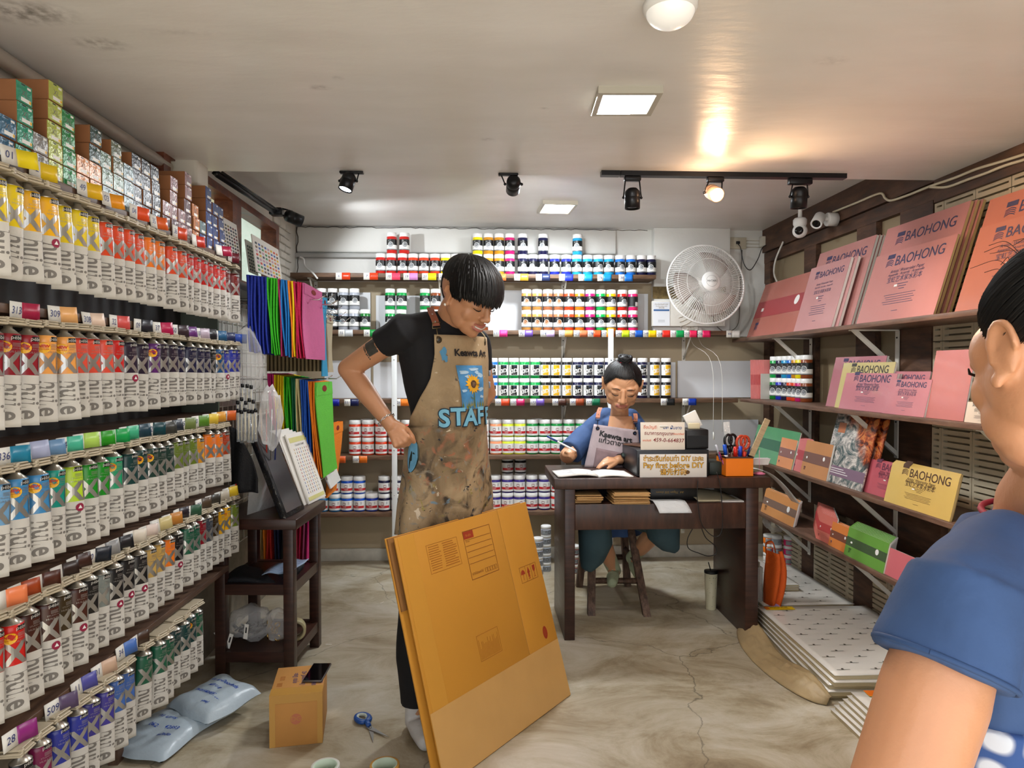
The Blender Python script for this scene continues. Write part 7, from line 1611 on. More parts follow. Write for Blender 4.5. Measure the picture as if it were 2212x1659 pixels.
def mpick(c):
    if lips(c): return 1
    q = c - P3(806, 752, 2.46)
    u = (EL - RS).normalized(); a = q.dot(u); b = (q - u * a); sd = b.dot(u.cross(Vector((0, -1, 0))))
    if c.y < 2.462 and -.026 < a < .016 and -.022 < sd < .026: return 2
    if c.y < 2.462 and .019 < a < .023 and -.03 < sd < .02: return 2
    return 0
fuse(body, 'body', [SKIN, LIP, TATTOO], man, MR, .0042, 7, pick=mpick)
face_parts(man, MR, Hh, arcp, w_, smile=1.0, mouth_open=.004)
hairdo(man, MR, Hh, (0, .014, .028), (.085, .107, .099), (0, .35, .93), lambda p: .010 + (-.135 if abs(((p + PI) % (2 * PI)) - PI) > 2.15 else (.034 if abs(((p + PI) % (2 * PI)) - PI) > 1.35 else .0)) * 1.0 if abs(((p + PI) % (2 * PI)) - PI) > 1.0 else .022, 5, n=620, r0=.0070,
       lift=lambda p, t: (.24 * max(0, math.cos(p)) * t * t + .05 * math.sin(PI * t)), wisps=0)
MB().ball((0, 0, 0), (.0045, .0045, .0045), 12, 8).build('stud_earring', [mat('pearl', '#f0ece4', .2)], man, MR @ Hh @ T(-.086, .004, -.030))
sh = MB(); sh.loft([ring(r_, .004) for r_ in TR], 0); sm = RS * .56 + EL * .44; d_ = (EL - RS).normalized()
sh.limb([P3(962, 708, 2.54), RS], [.066, .062], 16); sh.limb([P3(962, 712, 2.56), LS], [.066, .056], 16)
sh.tube([RS - d_ * .02, RS + d_ * .03, P3(826, 742, 2.465), P3(823, 744, 2.467)], [.064, .061, .054, .050], 20)
sh.tube([LS, LS * .5 + LE * .5], [.058, .052], 16); sh.tube([P3(972, 696, 2.50), P3(968, 716, 2.53)], [.062, .072], 20)
wr = lambda p: .0035 * noise.noise(p * 9) + .0045 * noise.noise(Vector((p.x * 16, p.y * 16, p.z * 5)))
fuse(sh, 'tshirt', [BLKCLOTH], man, MR, .006, 4, disp=wr)
pt = MB()
for h_, k_, a_ in ((RH, RK, RA), (LH, LK, LA)):
    e_ = Vector((a_.x, a_.y, .105)); pt.tube([h_ + Vector((0, 0, .05)), h_ * .5 + k_ * .5, k_, k_ * .45 + e_ * .55, e_], [.072, .070, .068, .074, .056], 20)
pt.loft([ring(r_, .006) for r_ in TR[6:]], 0)
fuse(pt, 'trousers', [BLKCLOTH], man, MR, .008, 4, disp=wr)
for a_ in (RA, LA):
    m = MB(); b_ = Vector((a_.x, a_.y, 0)); m.limb([b_ + Vector((0, 0, .12)), b_ + Vector((0, 0, .045)) + fd * .0, b_ + Vector((0, 0, .037)) + fd * .06, b_ + Vector((0, 0, .031)) + fd * .13], [.040, .040, .038, .031], 16); m.ball((b_ + Vector((0, 0, .026)) - fd * .025), (.034, .034, .026))
    fuse(m, 'sock', [mat('white_sock', '#c9c7c4', .85, var=.08, vscale=20, bump=.3, bscale=60)], man, MR, .005, 4, disp=lambda p: -min(0, p.z - .001) )
m = MB(); wx = WR * .86 + EL * .14; ux = (WR - EL).normalized(); vx = ux.orthogonal().normalized(); yx = ux.cross(vx)
for i in range(22):
    a = 2 * PI * i / 22; c = wx + ux * .012 + (vx * math.cos(a) + yx * math.sin(a)) * .0320 + Vector((0, 0, -.003)); tn = (-vx * math.sin(a) + yx * math.cos(a)); o2 = ux if i % 2 else (vx * math.cos(a) + yx * math.sin(a))
    m.tube([c + tn * .0062 * math.cos(q) + o2 * .0034 * math.sin(q) for q in [k * PI / 5 for k in range(11)]], .0011, 5, caps=False)
m.build('chain_bracelet', [CHROME], man, MR)

# apron: bib and skirt wrapped round the front of the body
AR = [(1.50, 957, 725), (0, 957, 735)]
AP = [(.95, 722, 2.55, 957, .192, .118), (0, 775, 2.56, 957, .198, .128), (0, 830, 2.58, 961, .186, .130), (0, 890, 2.61, 965, .172, .124), (0, 960, 2.65, 967, .180, .124), (0, 1030, 2.68, 966, .200, .122), (0, 1085, 2.69, 964, .222, .114), (0, 1142, 2.69, 962, .236, .098)]
AZ = [P3(r_[3], r_[1], r_[2]) for r_ in AP]
def aring(z):
    for i in range(len(AP) - 1):
        if AZ[i].z >= z >= AZ[i + 1].z or i == len(AP) - 2 and z < AZ[i + 1].z or i == 0 and z > AZ[0].z:
            t = (AZ[i].z - z) / (AZ[i].z - AZ[i + 1].z); return AZ[i].lerp(AZ[i + 1], t), AP[i][4] + (AP[i + 1][4] - AP[i][4]) * t, AP[i][5] + (AP[i + 1][5] - AP[i][5]) * t
def apt(phi, z, off=0.0):
    c, a, b = aring(z); wv = .006 * noise.noise(Vector((phi * 2.2, z * 7, 1.3))) * (1 if z < AZ[2].z else .3)
    low = max(0, AZ[4].z - z); wv += low * .05 * math.sin(phi * 5 + 1.2)
    k = off + wv; p = c + ML * (a + k) * math.sin(phi) + MF * (b + k) * math.cos(phi); return Vector((p.x, p.y, z))
def proj_px(p):
    q = CROT.inverted() @ (p - CAM); return CX - q.x / q.z * F_PX
def phi_for(px, z):
    best = min(range(-150, 20), key=lambda d: abs(proj_px(apt(R(d), z)) - px)); return R(best)
zt_, zb_ = P3(985, 725, 2.47).z, P3(960, 1142, 2.69).z
LE_ = [(725, 937), (775, 938), (820, 928), (860, 905), (895, 888), (930, 880), (980, 868), (1040, 858), (1100, 852), (1142, 850)]
def lpx(z):
    y = 800 + (1.33 - z) * F_PX / 2.6
    for (y0, x0), (y1, x1) in zip(LE_, LE_[1:]):
        if y0 <= y <= y1: return x0 + (x1 - x0) * (y - y0) / (y1 - y0)
    return LE_[0][1] if y < LE_[0][0] else LE_[-1][1]
NR = 44; PH = []
for j in range(NR + 1):
    z = zt_ + (zb_ - zt_) * j / NR; right = R(48) + R(70) * min(1, max(0, (AZ[0].z + .02 - z) / .30)) ** .8
    PH.append((phi_for(lpx(z), z), right))
def apron_mat():
    m = bpy.data.materials.new('stained_tan_canvas'); m.use_nodes = True; nt = m.node_tree; L = nt.links; b = nt.nodes['Principled BSDF']; N = lambda t: nt.nodes.new(t)
    tc = N('ShaderNodeTexCoord'); b.inputs['Roughness'].default_value = .7
    def nz(sc, det, dist, off=0):
        mp = N('ShaderNodeMapping'); mp.inputs['Location'].default_value = (off, off, off); L.new(tc.outputs['Object'], mp.inputs['Vector']); n = N('ShaderNodeTexNoise'); n.inputs['Scale'].default_value = sc; n.inputs['Detail'].default_value = det; n.inputs['Distortion'].default_value = dist; L.new(mp.outputs[0], n.inputs['Vector']); return n.outputs['Fac']
    def mrange(v, a, b_, c=0, d=1):
        r_ = N('ShaderNodeMapRange'); r_.inputs['From Min'].default_value = a; r_.inputs['From Max'].default_value = b_; r_.inputs['To Min'].default_value = c; r_.inputs['To Max'].default_value = d; L.new(v, r_.inputs['Value']); return r_.outputs[0]
    def mul(a, b_):
        q = N('ShaderNodeMath'); q.operation = 'MULTIPLY'; L.new(a, q.inputs[0]); L.new(b_, q.inputs[1]); return q.outputs[0]
    sp = N('ShaderNodeSeparateXYZ'); L.new(tc.outputs['Object'], sp.inputs[0]); zz = sp.outputs['Z']
    cur = N('ShaderNodeRGB'); cur.outputs[0].default_value = (*lin('#ac9472'), 1); cur = cur.outputs[0]
    def lay(fac, col):
        nonlocal cur
        mx = N('ShaderNodeMix'); mx.data_type = 'RGBA'; L.new(fac, mx.inputs['Factor']); L.new(cur, mx.inputs[6]); mx.inputs[7].default_value = (*lin(col), 1); cur = mx.outputs[2]
    lowz = mrange(zz, 1.22, .95); 
    lay(mul(mrange(nz(5, 8, .8), .42, .62), mrange(zz, 1.40, 1.05, .15, .85)), '#6e5a40')
    lay(mul(mrange(nz(9, 8, 1.5, 3), .52, .66), lowz), '#3a2e22')
    lay(mul(mrange(nz(11, 6, 2, 7), .56, .66), mul(lowz, mrange(zz, .80, .95))), '#a8684c')
    lay(mul(mrange(nz(14, 5, 2, 11), .60, .68), lowz), '#8c8474'); lay(mul(mrange(nz(13, 5, 2, 17), .62, .70), lowz), '#6c8494')
    lay(mul(mrange(nz(16, 6, 2, 23), .62, .68), mrange(zz, 1.0, .85)), '#8c8040')
    lay(mul(mrange(nz(26, 4, 1, 31), .66, .70), mrange(zz, 1.45, 1.2, .3, 1)), '#20242c')
    lay(mrange(nz(30, 3, 1, 41), .70, .73), '#c8b8a0')
    L.new(cur, b.inputs['Base Color'])
    bp = N('ShaderNodeBump'); bp.inputs['Strength'].default_value = .5; bp.inputs['Distance'].default_value = .01; L.new(nz(22, 6, .5, 5), bp.inputs['Height']); L.new(bp.outputs[0], b.inputs['Normal'])
    return m
apm = apron_mat(); m = MB()
def ag(u, v):
    j = v * NR; i = int(min(NR - 1, j)); t = j - i; l = PH[i][0] * (1 - t) + PH[i + 1][0] * t; r_ = PH[i][1] * (1 - t) + PH[i + 1][1] * t
    z = zt_ + (zb_ - zt_) * v + .012 * math.sin(u * 9) * v * v; return apt(l + (r_ - l) * u, z)
m.grid(ag, 60, NR, 0, thick=.0035); apr = m.build('apron', [apm], man, MR)
def on_ap(phi0, z0, off=.003):
    off += .0045; c, a, b = aring(z0); return lambda x, y: apt(phi0 + x / (a * .92), z0 + y, off)
zz = lambda py: P3(985, py, 2.48).z
m = MB(); m.text('Keawta Art', .034, 0, fn=on_ap(.14, zz(763)), cut=.006, bold=.0012); m.build('chest_lettering', [INK], apr, None, fix=False)
m = MB(); f0, f1 = on_ap(.02, zz(905), .0026), on_ap(.02, zz(905), .0040)
for i, ch in enumerate('STAFF'):
    xo = -.105 + .052 * i
    m.text(ch, .088, 1, fn=lambda x, y: f0(x + xo, y - .0 + .004 * (i % 2)), cut=.006, bold=.0065); m.text(ch, .088, 0, fn=lambda x, y: f1(x + xo, y + .004 * (i % 2)), cut=.006, bold=.0028)
m.build('painted_staff_letters', [mat('sky_paint', '#78b8d4', .5, var=.12, vscale=30), mat('dark_outline_paint', '#1c3040', .5)], apr, None, fix=False)
# painted sunflower patch
pf = on_ap(.10, zz(837), .0028); pf2 = on_ap(.10, zz(837), .0036); pf3 = on_ap(.10, zz(837), .0044); m = MB(); PW, PH_ = .118, .160; tl = .10
q_ = lambda f: (lambda x, y: f(x + y * -.10, y))
g0, g1, g2 = q_(pf), q_(pf2), q_(pf3)
m.grid(lambda u, v: g0((u - .5) * PW, (v - .5) * PH_), 10, 10, 0)
r2 = random.Random(4)
def blob(f, cx, cy, rx, ry, mi, n=14, amp=.25):
    a0 = r2.uniform(0, 6); m.add([f(cx + rx * math.cos(2 * PI * j / n) * (1 + amp * math.sin(3 * 2 * PI * j / n + a0)), cy + ry * math.sin(2 * PI * j / n) * (1 + amp * math.sin(2 * 2 * PI * j / n + a0))) for j in range(n)], [tuple(range(n))], mi)
for cx, cy, rx, ry in ((-.035, .055, .018, .008), (.01, .066, .022, .006), (.04, .045, .014, .010), (-.045, -.012, .010, .006), (.042, -.008, .013, .008), (.045, -.035, .010, .006), (-.02, .04, .012, .005), (.025, .055, .01, .006)): blob(g1, cx, cy, rx, ry, 1)
for k in range(44):
    x = -PW / 2 + PW * r2.random(); y = -PH_ / 2 + r2.uniform(0, .014); h = r2.uniform(.012, .030); dx = r2.uniform(-.005, .005); m.add([g1(x - .0016, y), g1(x + .0016, y), g1(x + dx, min(y + h, PH_ / 2))], [(0, 1, 2)], 2 + k % 2)
m.add([g2(-.002, -.070), g2(.003, -.070), g2(.002, .0), g2(-.002, .0)], [(0, 1, 2, 3)], 2); m.add([g2(0, -.045), g2(-.022, -.030), g2(-.012, -.042)], [(0, 1, 2)], 2)
for k in range(16):
    a = 2 * PI * k / 16 + .1; c, s2 = math.cos(a), math.sin(a); L_ = .034 + .003 * (k % 3); m.add([g2(.010 * c, .012 + .010 * s2), g2(.024 * c - .0062 * s2, .012 + .024 * s2 + .0062 * c), g2(L_ * c, .012 + L_ * s2), g2(.024 * c + .0062 * s2, .012 + .024 * s2 - .0062 * c)], [(0, 1, 2, 3)], 4)
g3 = q_(on_ap(.10, zz(837), .0052)); blob(g3, 0, .012, .0135, .0135, 5, 20, .04); 
for k in range(16): blob(q_(on_ap(.10, zz(837), .0058)), .009 * math.cos(k * 2.4) * (k / 16) ** .5, .012 + .009 * math.sin(k * 2.4) * (k / 16) ** .5, .0014, .0014, 6, 6, 0)
m.build('painted_flower_patch', [mat('patch_blue', '#4c8cc0', .5, var=.25, vscale=25), mat('patch_cloud', '#a8c4d8', .5), mat('patch_green', '#5c6c28', .5), mat('patch_yellowgreen', '#a09438', .5), mat('petal_yellow', '#e0a428', .5, var=.15, vscale=40), mat('seed_brown', '#4c3020', .6), mat('seed_tan', '#a08468', .6)], apr, None, fix=False)
# blue painted oval on the hip and a splash on the chest
ph_ = phi_for(893, zz(985)); m = MB(); h0, h1 = on_ap(ph_, zz(985), .003), on_ap(ph_, zz(985), .0045)
blob(h0, 0, 0, .036, .066, 1, 24, .04); blob(on_ap(ph_, zz(985), .0037), 0, 0, .032, .061, 0, 24, .04); m.add([h1(x, y) for x, y in ((-.014, .050), (-.006, .048), (-.006, .030), (.0, .012), (.002, -.02), (-.006, -.022), (-.008, -.052), (-.014, -.048), (-.016, -.02), (-.018, .01), (-.012, .028))], [tuple(range(11))], 1); blob(h1, .010, .008, .008, .004, 1, 10, .1)
m.build('painted_blue_oval', [mat('sky_paint2', '#6ca8cc', .5, var=.15, vscale=25), mat('dark_green_paint', '#243028', .5)], apr, None, fix=False)
m = MB(); ph2 = phi_for(956, zz(765)); s0 = on_ap(ph2, zz(765), .0024); blob(s0, 0, 0, .011, .022, 0, 16, .35); blob(s0, .008, -.018, .008, .010, 0, 12, .3); m.build('blue_splash', [mat('splash_blue', '#5090b8', .5)], apr, None, fix=False)
LEA = mat('brown_leather', '#8c4c34', .45, var=.1, vscale=20)
def ribbon(m, pts, w_, th, n=None, mi=0):
    pts = spline(pts, 6); 
    m.tube(pts, w_, 4, mi, flat=th / w_)
ga = apt(phi_for(946, zt_ - .018), zt_ - .018, .004); gb = apt(R(38), zt_ - .018, .004)
m = MB(); st_ = [P3(929, 664, 2.50), P3(932, 674, 2.455), P3(939, 690, 2.42), P3(943, 704, 2.41)]; pts = spline(st_, 6)
for a, b in zip(pts, pts[1:]): pass
vl = Vector((.95, .2, .1)).normalized(); nn = Vector((.2, -.95, .2)); m.add([p + vl * s * .0125 + Vector((0, -.004 * k, 0)) for p in pts for s, k in ((-1, 0), (1, 0), (1, 1), (-1, 1))], [(4 * i + a, 4 * i + (a + 1) % 4, 4 * i + 4 + (a + 1) % 4, 4 * i + 4 + a) for i in range(len(pts) - 1) for a in range(4)] + [(0, 1, 2, 3), tuple(4 * (len(pts) - 1) + k for k in range(4))], 0, False)
for k in (8, 14): m.ball(pts[min(k, len(pts) - 1)] + Vector((0, -.005, 0)), (.003, .003, .003), 8, 6, 1)
m.build('leather_strap', [LEA, STEEL], apr)
m = MB(); bq = pts[-1] + Vector((0, -.004, 0)); m.tube([bq + vl * x + Vector((0, 0, z)) for x, z in ((-.014, .012), (.014, .012), (.014, -.008), (-.014, -.008), (-.014, .012))], .0016, 6); m.tube([bq + Vector((0, 0, -.008)), ga], .0018, 6); m.build('buckle', [mat('aged_brass', '#8c7c58', .3, .9)], apr)
for g_, nm in ((ga, 0), (gb, 1)):
    nr_ = (g_ - aring(g_.z)[0]); nr_.z = 0; nr_.normalize(); Mg = T(*g_) @ nr_.to_track_quat('Z', 'Y').to_matrix().to_4x4(); MB().lathe([(.0055, .001), (.0055, .003), (.0125, .002), (.0125, 0)], 22, 0, Mg, caps=False).lathe([(.0056, .0008), (0, .0008)], 16, 1, Mg, caps=False).build('grommet', [mat('dark_bronze', '#3c3020', .3, .8), BLACK], apr)
m = MB(); m.tube(spline([P3(1022, 676, 2.56), P3(1026, 700, 2.50), gb + Vector((0, 0, .02)), gb], 5), .0018, 6); m.build('cord', [CREAM], apr)
m = MB(); m.grid(lambda u, v: apt(R(58 + 16 * u), zz(800) - .022 * v, .006), 3, 3, 0, thick=.006); m.grid(lambda u, v: apt(R(60 + 16 * u), zz(826) - .026 * v, .006), 3, 3, 0, thick=.006); m.build('grey_clip', [mat('clip_grey', '#8c94a4', .4)], apr)

# ------------------------------------------------------------------ the flattened carton he stands behind
q0, q1 = at_z(962, 1705, 0), at_z(1233, 1502, 0); eu = (q1 - q0).normalized(); nn = Vector((eu.y, -eu.x, 0)); lam = R(16.3); uv = Vector((0, 0, 1)) * math.cos(lam) - nn * math.sin(lam); nv = eu.cross(uv)
CM = frame(q0 + Vector((0, 0, .002)), eu, uv, nv); CWD = (q1 - q0).length; CHT = .80
OCH = mat('ochre_corrugated_card', '#c4882c', .6, var=.04, vscale=4); EDG = mat('card_edge', '#8c6030', .8); REDP = mat('dull_red_print', '#9c3418', .6); ORP = mat('brown_orange_print', '#a4641c', .6)
cs = thing('flat_carton', 'large flattened ochre cardboard carton leaning against the standing person', 'cardboard', M=CM)
cx_ = CWD * .735
m = MB(); m.bb((0, 0, -.006), (cx_, CHT, 0), 0, r=.0015); m.build('front_panel', [OCH, EDG], cs)
m = MB(); m.bb((cx_ + .003, 0, -.006), (CWD, CHT, 0), 0, r=.0015); m.build('side_panel', [OCH, EDG], cs)
m = MB(); m.bb((-.018, .02, -.030), (CWD - .01, CHT + .004, -.024), 0, r=.001); m.build('back_panel', [OCH], cs); m = MB(); m.bb((cx_ - .001, 0, -.008), (cx_ + .004, CHT * .80, -.0006), 0); m.build('crease', [mat('crease_card', '#a8742c', .7)], cs)
m = MB(); m.bb((-.014, CHT * .70, -.024), (CWD - .02, CHT + .001, -.018), 0); m.build('inner_flap', [EDG], cs)
PT = mat('pale_wide_tape', '#cc9f60', .22, var=.05, vscale=7)
m = MB(); m.bb((-.001, .002, .0003), (CWD - .001, CHT * .285, .0009)); m.bb((.0, 0, .0011), (.075, CHT * .285, .0016)); m.build('wide_tape', [PT], cs); m = MB(); m.bb((.012, CHT * .285, .0003), (.088, CHT - .002, .0008), 0); m.build('glue_strip', [mat('faint_strip', '#ca9036', .5)], cs)
m = MB(); z1 = .0008
def fr(x0, y0, x1, y1, t_, mi):
    m.bb((x0, y0, .0003), (x1, y0 + t_, z1), mi); m.bb((x0, y1 - t_, .0003), (x1, y1, z1), mi); m.bb((x0, y0 + t_, .0003), (x0 + t_, y1 - t_, z1), mi); m.bb((x1 - t_, y0 + t_, .0003), (x1, y1 - t_, z1), mi)
X0, Y0, X1, Y1 = .335, .575, .50, .755
fr(X0, Y0, X1, Y1, .002, 0); m.bb((X0 + .003, Y1 - .03, .0003), (X0 + .06, Y1 - .003, z1), 1); m.text('From', .010, 0, T(X0 + .02, Y1 - .04, z1)); m.text('\u0e0a\u0e37\u0e48\u0e2d \u0e1c\u0e39\u0e49\u0e23\u0e31\u0e1a', .010, 3, T(X0 + .03, Y1 - .018, z1 + .0002))
for k in range(5): m.bb((X0 + .006, Y1 - .035 - .022 * k, .0003), (X1 - .006, Y1 - .0335 - .022 * k, z1), 0)
for k in range(5): fr(X0 + .085 + .015 * k, Y0 + .010, X0 + .097 + .015 * k, Y0 + .026, .001, 0)
m.text('\u0e23\u0e2b\u0e31\u0e2a\u0e44\u0e1b\u0e23\u0e29\u0e13\u0e35\u0e22\u0e4c', .013, 0, T(X0 + .04, Y0 + .020, z1))
fr(.135, .645, .300, .745, .0012, 2); r2 = random.Random(2)
for k in range(11): m.bb((.140 + r2.uniform(0, .006), .655 + .008 * k, .0003), (.205 - r2.uniform(0, .01), .6575 + .008 * k, z1), 2); m.bb((.215 + r2.uniform(0, .006), .655 + .008 * k, .0003), (.294 - r2.uniform(0, .02), .658 + .008 * k, z1), 2)
fr(.290, .295, .415, .385, .0012, 2)
for k in range(16): m.bb((.297 + .0072 * k, .300, .0003), (.2985 + .0072 * k, .330 + r2.uniform(0, .040), z1), 2)
bx0, by0_ = cx_ + .055, .490; fr(bx0, by0_, bx0 + .115, by0_ + .062, .0012, 0)
for k in (1, 2): m.bb((bx0 + .0383 * k, by0_, .0003), (bx0 + .0383 * k + .001, by0_ + .062, z1), 0)
ux_ = bx0 + .019; m.add([(ux_ + .014 * math.cos(a), by0_ + .032 + .018 * math.sin(a), z1) for a in [k * PI / 10 for k in range(11)]], [tuple(range(11))], 1); m.bb((ux_ - .0008, by0_ + .010, .0003), (ux_ + .0008, by0_ + .034, z1), 1)
ux_ = bx0 + .0575; m.add([(ux_ - .010, by0_ + .032, z1), (ux_ + .010, by0_ + .032, z1), (ux_, by0_ + .056, z1)], [(0, 1, 2)], 1); m.bb((ux_ - .005, by0_ + .014, .0003), (ux_ + .005, by0_ + .033, z1), 1); m.bb((ux_ - .006, by0_ + .008, .0003), (ux_ + .006, by0_ + .011, z1), 1)
ux_ = bx0 + .096; m.add([(ux_ - .010, by0_ + .054, z1), (ux_ - .008, by0_ + .036, z1), (ux_, by0_ + .026, z1), (ux_ + .008, by0_ + .036, z1), (ux_ + .010, by0_ + .054, z1)], [(0, 1, 2, 3, 4)], 1); m.bb((ux_ - .0008, by0_ + .009, .0003), (ux_ + .0008, by0_ + .028, z1), 1); m.bb((ux_ - .006, by0_ + .008, .0003), (ux_ + .006, by0_ + .0095, z1), 1)
cq = (CWD - .075, .275); m.add([(cq[0] + .015 * math.cos(2 * PI * j / 24), cq[1] + .025 * math.sin(2 * PI * j / 24), z1) for j in range(24)], [tuple(range(24))], 1)
for k in (-1, 1): fr(cq[0] + .004 * k - .0025, cq[1] - .013, cq[0] + .004 * k + .0025, cq[1] + .013, .001, 3)
m.build('printed_marks', [mat('brown_print', '#7c4418', .6), REDP, ORP, OCH], cs, fix=False)

# ------------------------------------------------------------------ the seated woman
INDIGO = mat('indigo_cotton', '#34507e', .8, var=.14, vscale=12, bump=.35, bscale=18)
SK2 = mat('warm_skin', '#c8946e', .45, var=.04, vscale=9, sss=.12, bump=.04, bscale=120)
WR0 = Vector((.78, 4.02, 0)); wo = thing('person', 'seated person in blue top and pale apron writing in a notebook behind the desk', 'person', WR0); WM = T(-WR0.x, -WR0.y, 0)
bd = MB(); s2 = 1.14
fw = Vector((-.12, -.86, -.48)); H2 = headframe((0, 0, 0), fw, R(5), s2); nose = H2 @ Vector((0, -.108, -.028)); H2 = T(*(P3(1345, 869, 3.60) - nose)) @ H2 @ Matrix.Diagonal((1.12, 1, .96, 1))
lips2, arcp2, w2 = head_shapes(bd, H2, True, .15, .001)
nb2 = P3(1337, 925, 3.84)
hb = H2 @ Vector((0, .03, -.055)); bd.limb([hb, hb * .5 + nb2 * .5, nb2], [.050, .050, .058], 16)
WL, WF = Vector((1, 0, 0)), Vector((0, -1, 0))
TW_ = [(1337, 896, 3.86, .07, .06), (1334, 908, 3.86, .13, .08), (1328, 930, 3.87, .180, .10), (1325, 955, 3.88, .188, .105), (1322, 990, 3.90, .175, .115), (1318, 1030, 3.94, .165, .12), (1318, 1100, 4.00, .175, .13), (1320, 1150, 4.03, .185, .14)]
def wring(row, da=0.0, n=26):
    c = P3(*row[:3]); return [c + WL * (row[3] + da) * math.sin(2 * PI * j / n) + WF * (row[4] + da) * math.cos(2 * PI * j / n) for j in range(n)]
bd.loft([wring(r_, -.014) for r_ in TW_], 0)
rs_, re_, rw_ = P3(1266, 940, 3.86), P3(1240, 1010, 3.80), P3(1222, 980, 3.70); re_ = P3(1226, 1004, 3.74)
ls_, le_, lw2 = P3(1390, 942, 3.88), P3(1396, 1010, 3.84), P3(1335, 999, 3.66)
re_.z = max(re_.z, .86); le_.z = max(le_.z, .85); lw2.z = .845
bd.limb([rs_, re_], [.050, .044], 16); bd.limb([re_, re_ * .5 + rw_ * .5, rw_], [.043, .036, .025], 14)
bd.limb([ls_, le_], [.048, .042], 14); bd.limb([le_, le_ * .5 + lw2 * .5, lw2], [.040, .034, .025], 14)
PH0, PH1 = P3(1181, 942, 3.58), P3(1246, 975, 3.54)
hd = (P3(1238, 962, 3.58) - rw_).normalized(); hn = Vector((-.35, -.25, .9)); hn = (hn - hd * hn.dot(hd)).normalized(); hs = hd.cross(hn).normalized()
if hs.y > 0: hs = -hs
hand(bd, rw_, hd, hn, hs, [(.75, .9, .5), (.9, 1.0, .6), (1.1, 1.1, .7), (1.2, 1.1, .7)], .84, thumb=(.9, .3, .35), tc=.3)
hd2 = (P3(1275, 998, 3.56) - lw2).normalized(); hand(bd, lw2, hd2, Vector((.1, -.45, .9)), Vector((0, -.9, -.45)), [(.25, .3, .2), (.3, .35, .2), (.35, .4, .2), (.4, .45, .3)], .90, thumb=(.8, .5, .1), tc=.2)
hip = [P3(1290, 1120, 4.02), P3(1352, 1120, 4.02)]; kn = [P3(1284, 1150, 3.62), P3(1432, 1150, 3.66)]; an = [P3(1327, 1232, 3.86), P3(1366, 1205, 3.95)]
for h, k_, a in zip(hip, kn, an): h.z = .50; k_.z = .505; bd.limb([h, k_], [.075, .056], 14); bd.limb([k_, k_ * .5 + a * .5, a], [.052, .050, .034], 14)
foot = [(an[0], P3(1322, 1258, 3.72)), (an[1], P3(1378, 1240, 3.86))]
for a, f in foot: bd.limb([a, a * .4 + f * .6, f], [.034, .032, .024], 12)
fuse(bd, 'body', [SK2, LIP], wo, WM, .0042, 7, pick=lambda c: 1 if lips2(c) else 0)
face_parts(wo, WM, H2, arcp2, w2, True, .1, .001)
def bun(m, rr, path):
    for i in range(70):
        a = rr.uniform(0, 6.28); b = rr.uniform(0, 6.28); r_ = rr.uniform(.014, .026); c = Vector((0, .030, .135))
        m.tube([c + Vector((r_ * math.cos(a + q) * 1.1, r_ * .9 * math.sin(a + q), .012 * math.sin(b + 2 * q))) for q in [k * .35 for k in range(9)]], [.004] * 8 + [.001], 5, caps=False, flat=.5)
    m.ball((0, .030, .132), (.024, .022, .020))
hairdo(wo, WM, H2, (0, .018, .030), (.080, .099, .093), (0, .22, .97), lambda p: .075 - .0 * p if abs(((p + PI) % (2 * PI)) - PI) < .55 else (.075 - .075 * min(1, (abs(((p + PI) % (2 * PI)) - PI) - .55) / .75) if abs(((p + PI) % (2 * PI)) - PI) < 1.5 else -.055), 8, n=460, r0=.0050, wisps=14, jit=.4, extra=bun)
MB().tube([(.024 * math.cos(q), .028 + .022 * math.sin(q), .116 + .003 * math.sin(5 * q)) for q in [k * PI / 12 for k in range(25)]], .0065, 7).build('hair_tie', [mat('red_scrunchie', '#a81c24', .7, bump=.4, bscale=90)], wo, WM @ H2)
tp = MB(); tp.loft([wring(r_, .006) for r_ in TW_], 0); tp.limb([P3(1308, 901, 3.87), rs_], [.058, .064], 16); tp.limb([P3(1360, 903, 3.88), ls_], [.058, .060], 16)
tp.tube([rs_, rs_ * .5 + re_ * .5, re_ * .85 + rs_ * .15], [.068, .070, .074], 18); tp.tube([ls_, ls_ * .3 + le_ * .7], [.064, .068], 18)
def neckcut(p):  # scoop neckline: the cloth sinks below the skin inside the neck opening
    q = p - P3(1338, 922, 3.80); return .0055 * noise.noise(p * 12) + .004 * noise.noise(Vector((p.x * 22, p.y * 9, p.z * 9)))
fuse(tp, 'blue_top', [INDIGO], wo, WM, .006, 4, disp=neckcut)
m = MB(); nk = [H2 @ Vector((0, .03, -.06)), nb2 + Vector((0, -.03, .01)), P3(1342, 932, 3.755)]
m.loft([[P3(1338, 925 - 16, 3.82) + Vector((.062 * math.cos(a), -.03 + .05 * math.sin(a) * -1, .03)) for a in [k * PI / 12 for k in range(13)]], [P3(1340, 925, 3.80) + Vector((.078 * math.cos(a), -.035 - .055 * math.sin(a), .008 - .055 * math.sin(a) ** 1.5)) for a in [k * PI / 12 for k in range(13)]]], 0, True, False, False)
nkk = m.build('neckline_skin', [SK2], wo, WM)
m = MB(); m.tube([P3(1340, 925, 3.80) + Vector((.079 * math.cos(a), -.037 - .055 * math.sin(a), .008 - .055 * math.sin(a) ** 1.5)) for a in [k * PI / 14 for k in range(15)]], .0028, 6); m.build('neckline_trim', [CREAM], wo, WM)
sk = MB(); 
for h, k_, o in ((hip[0], kn[0], -1), (hip[1], kn[1], 1)): sk.limb([h, k_ + Vector((0, .02, 0))], [.098, .090], 18)
sk.tube([kn[0] + Vector((0, .01, .04)), kn[0] + Vector((.01, .02, -.10)), kn[0] + Vector((-.015, .03, -.19)), kn[0] + Vector((-.04, .03, -.255))], [.088, .094, .070, .030], 18)
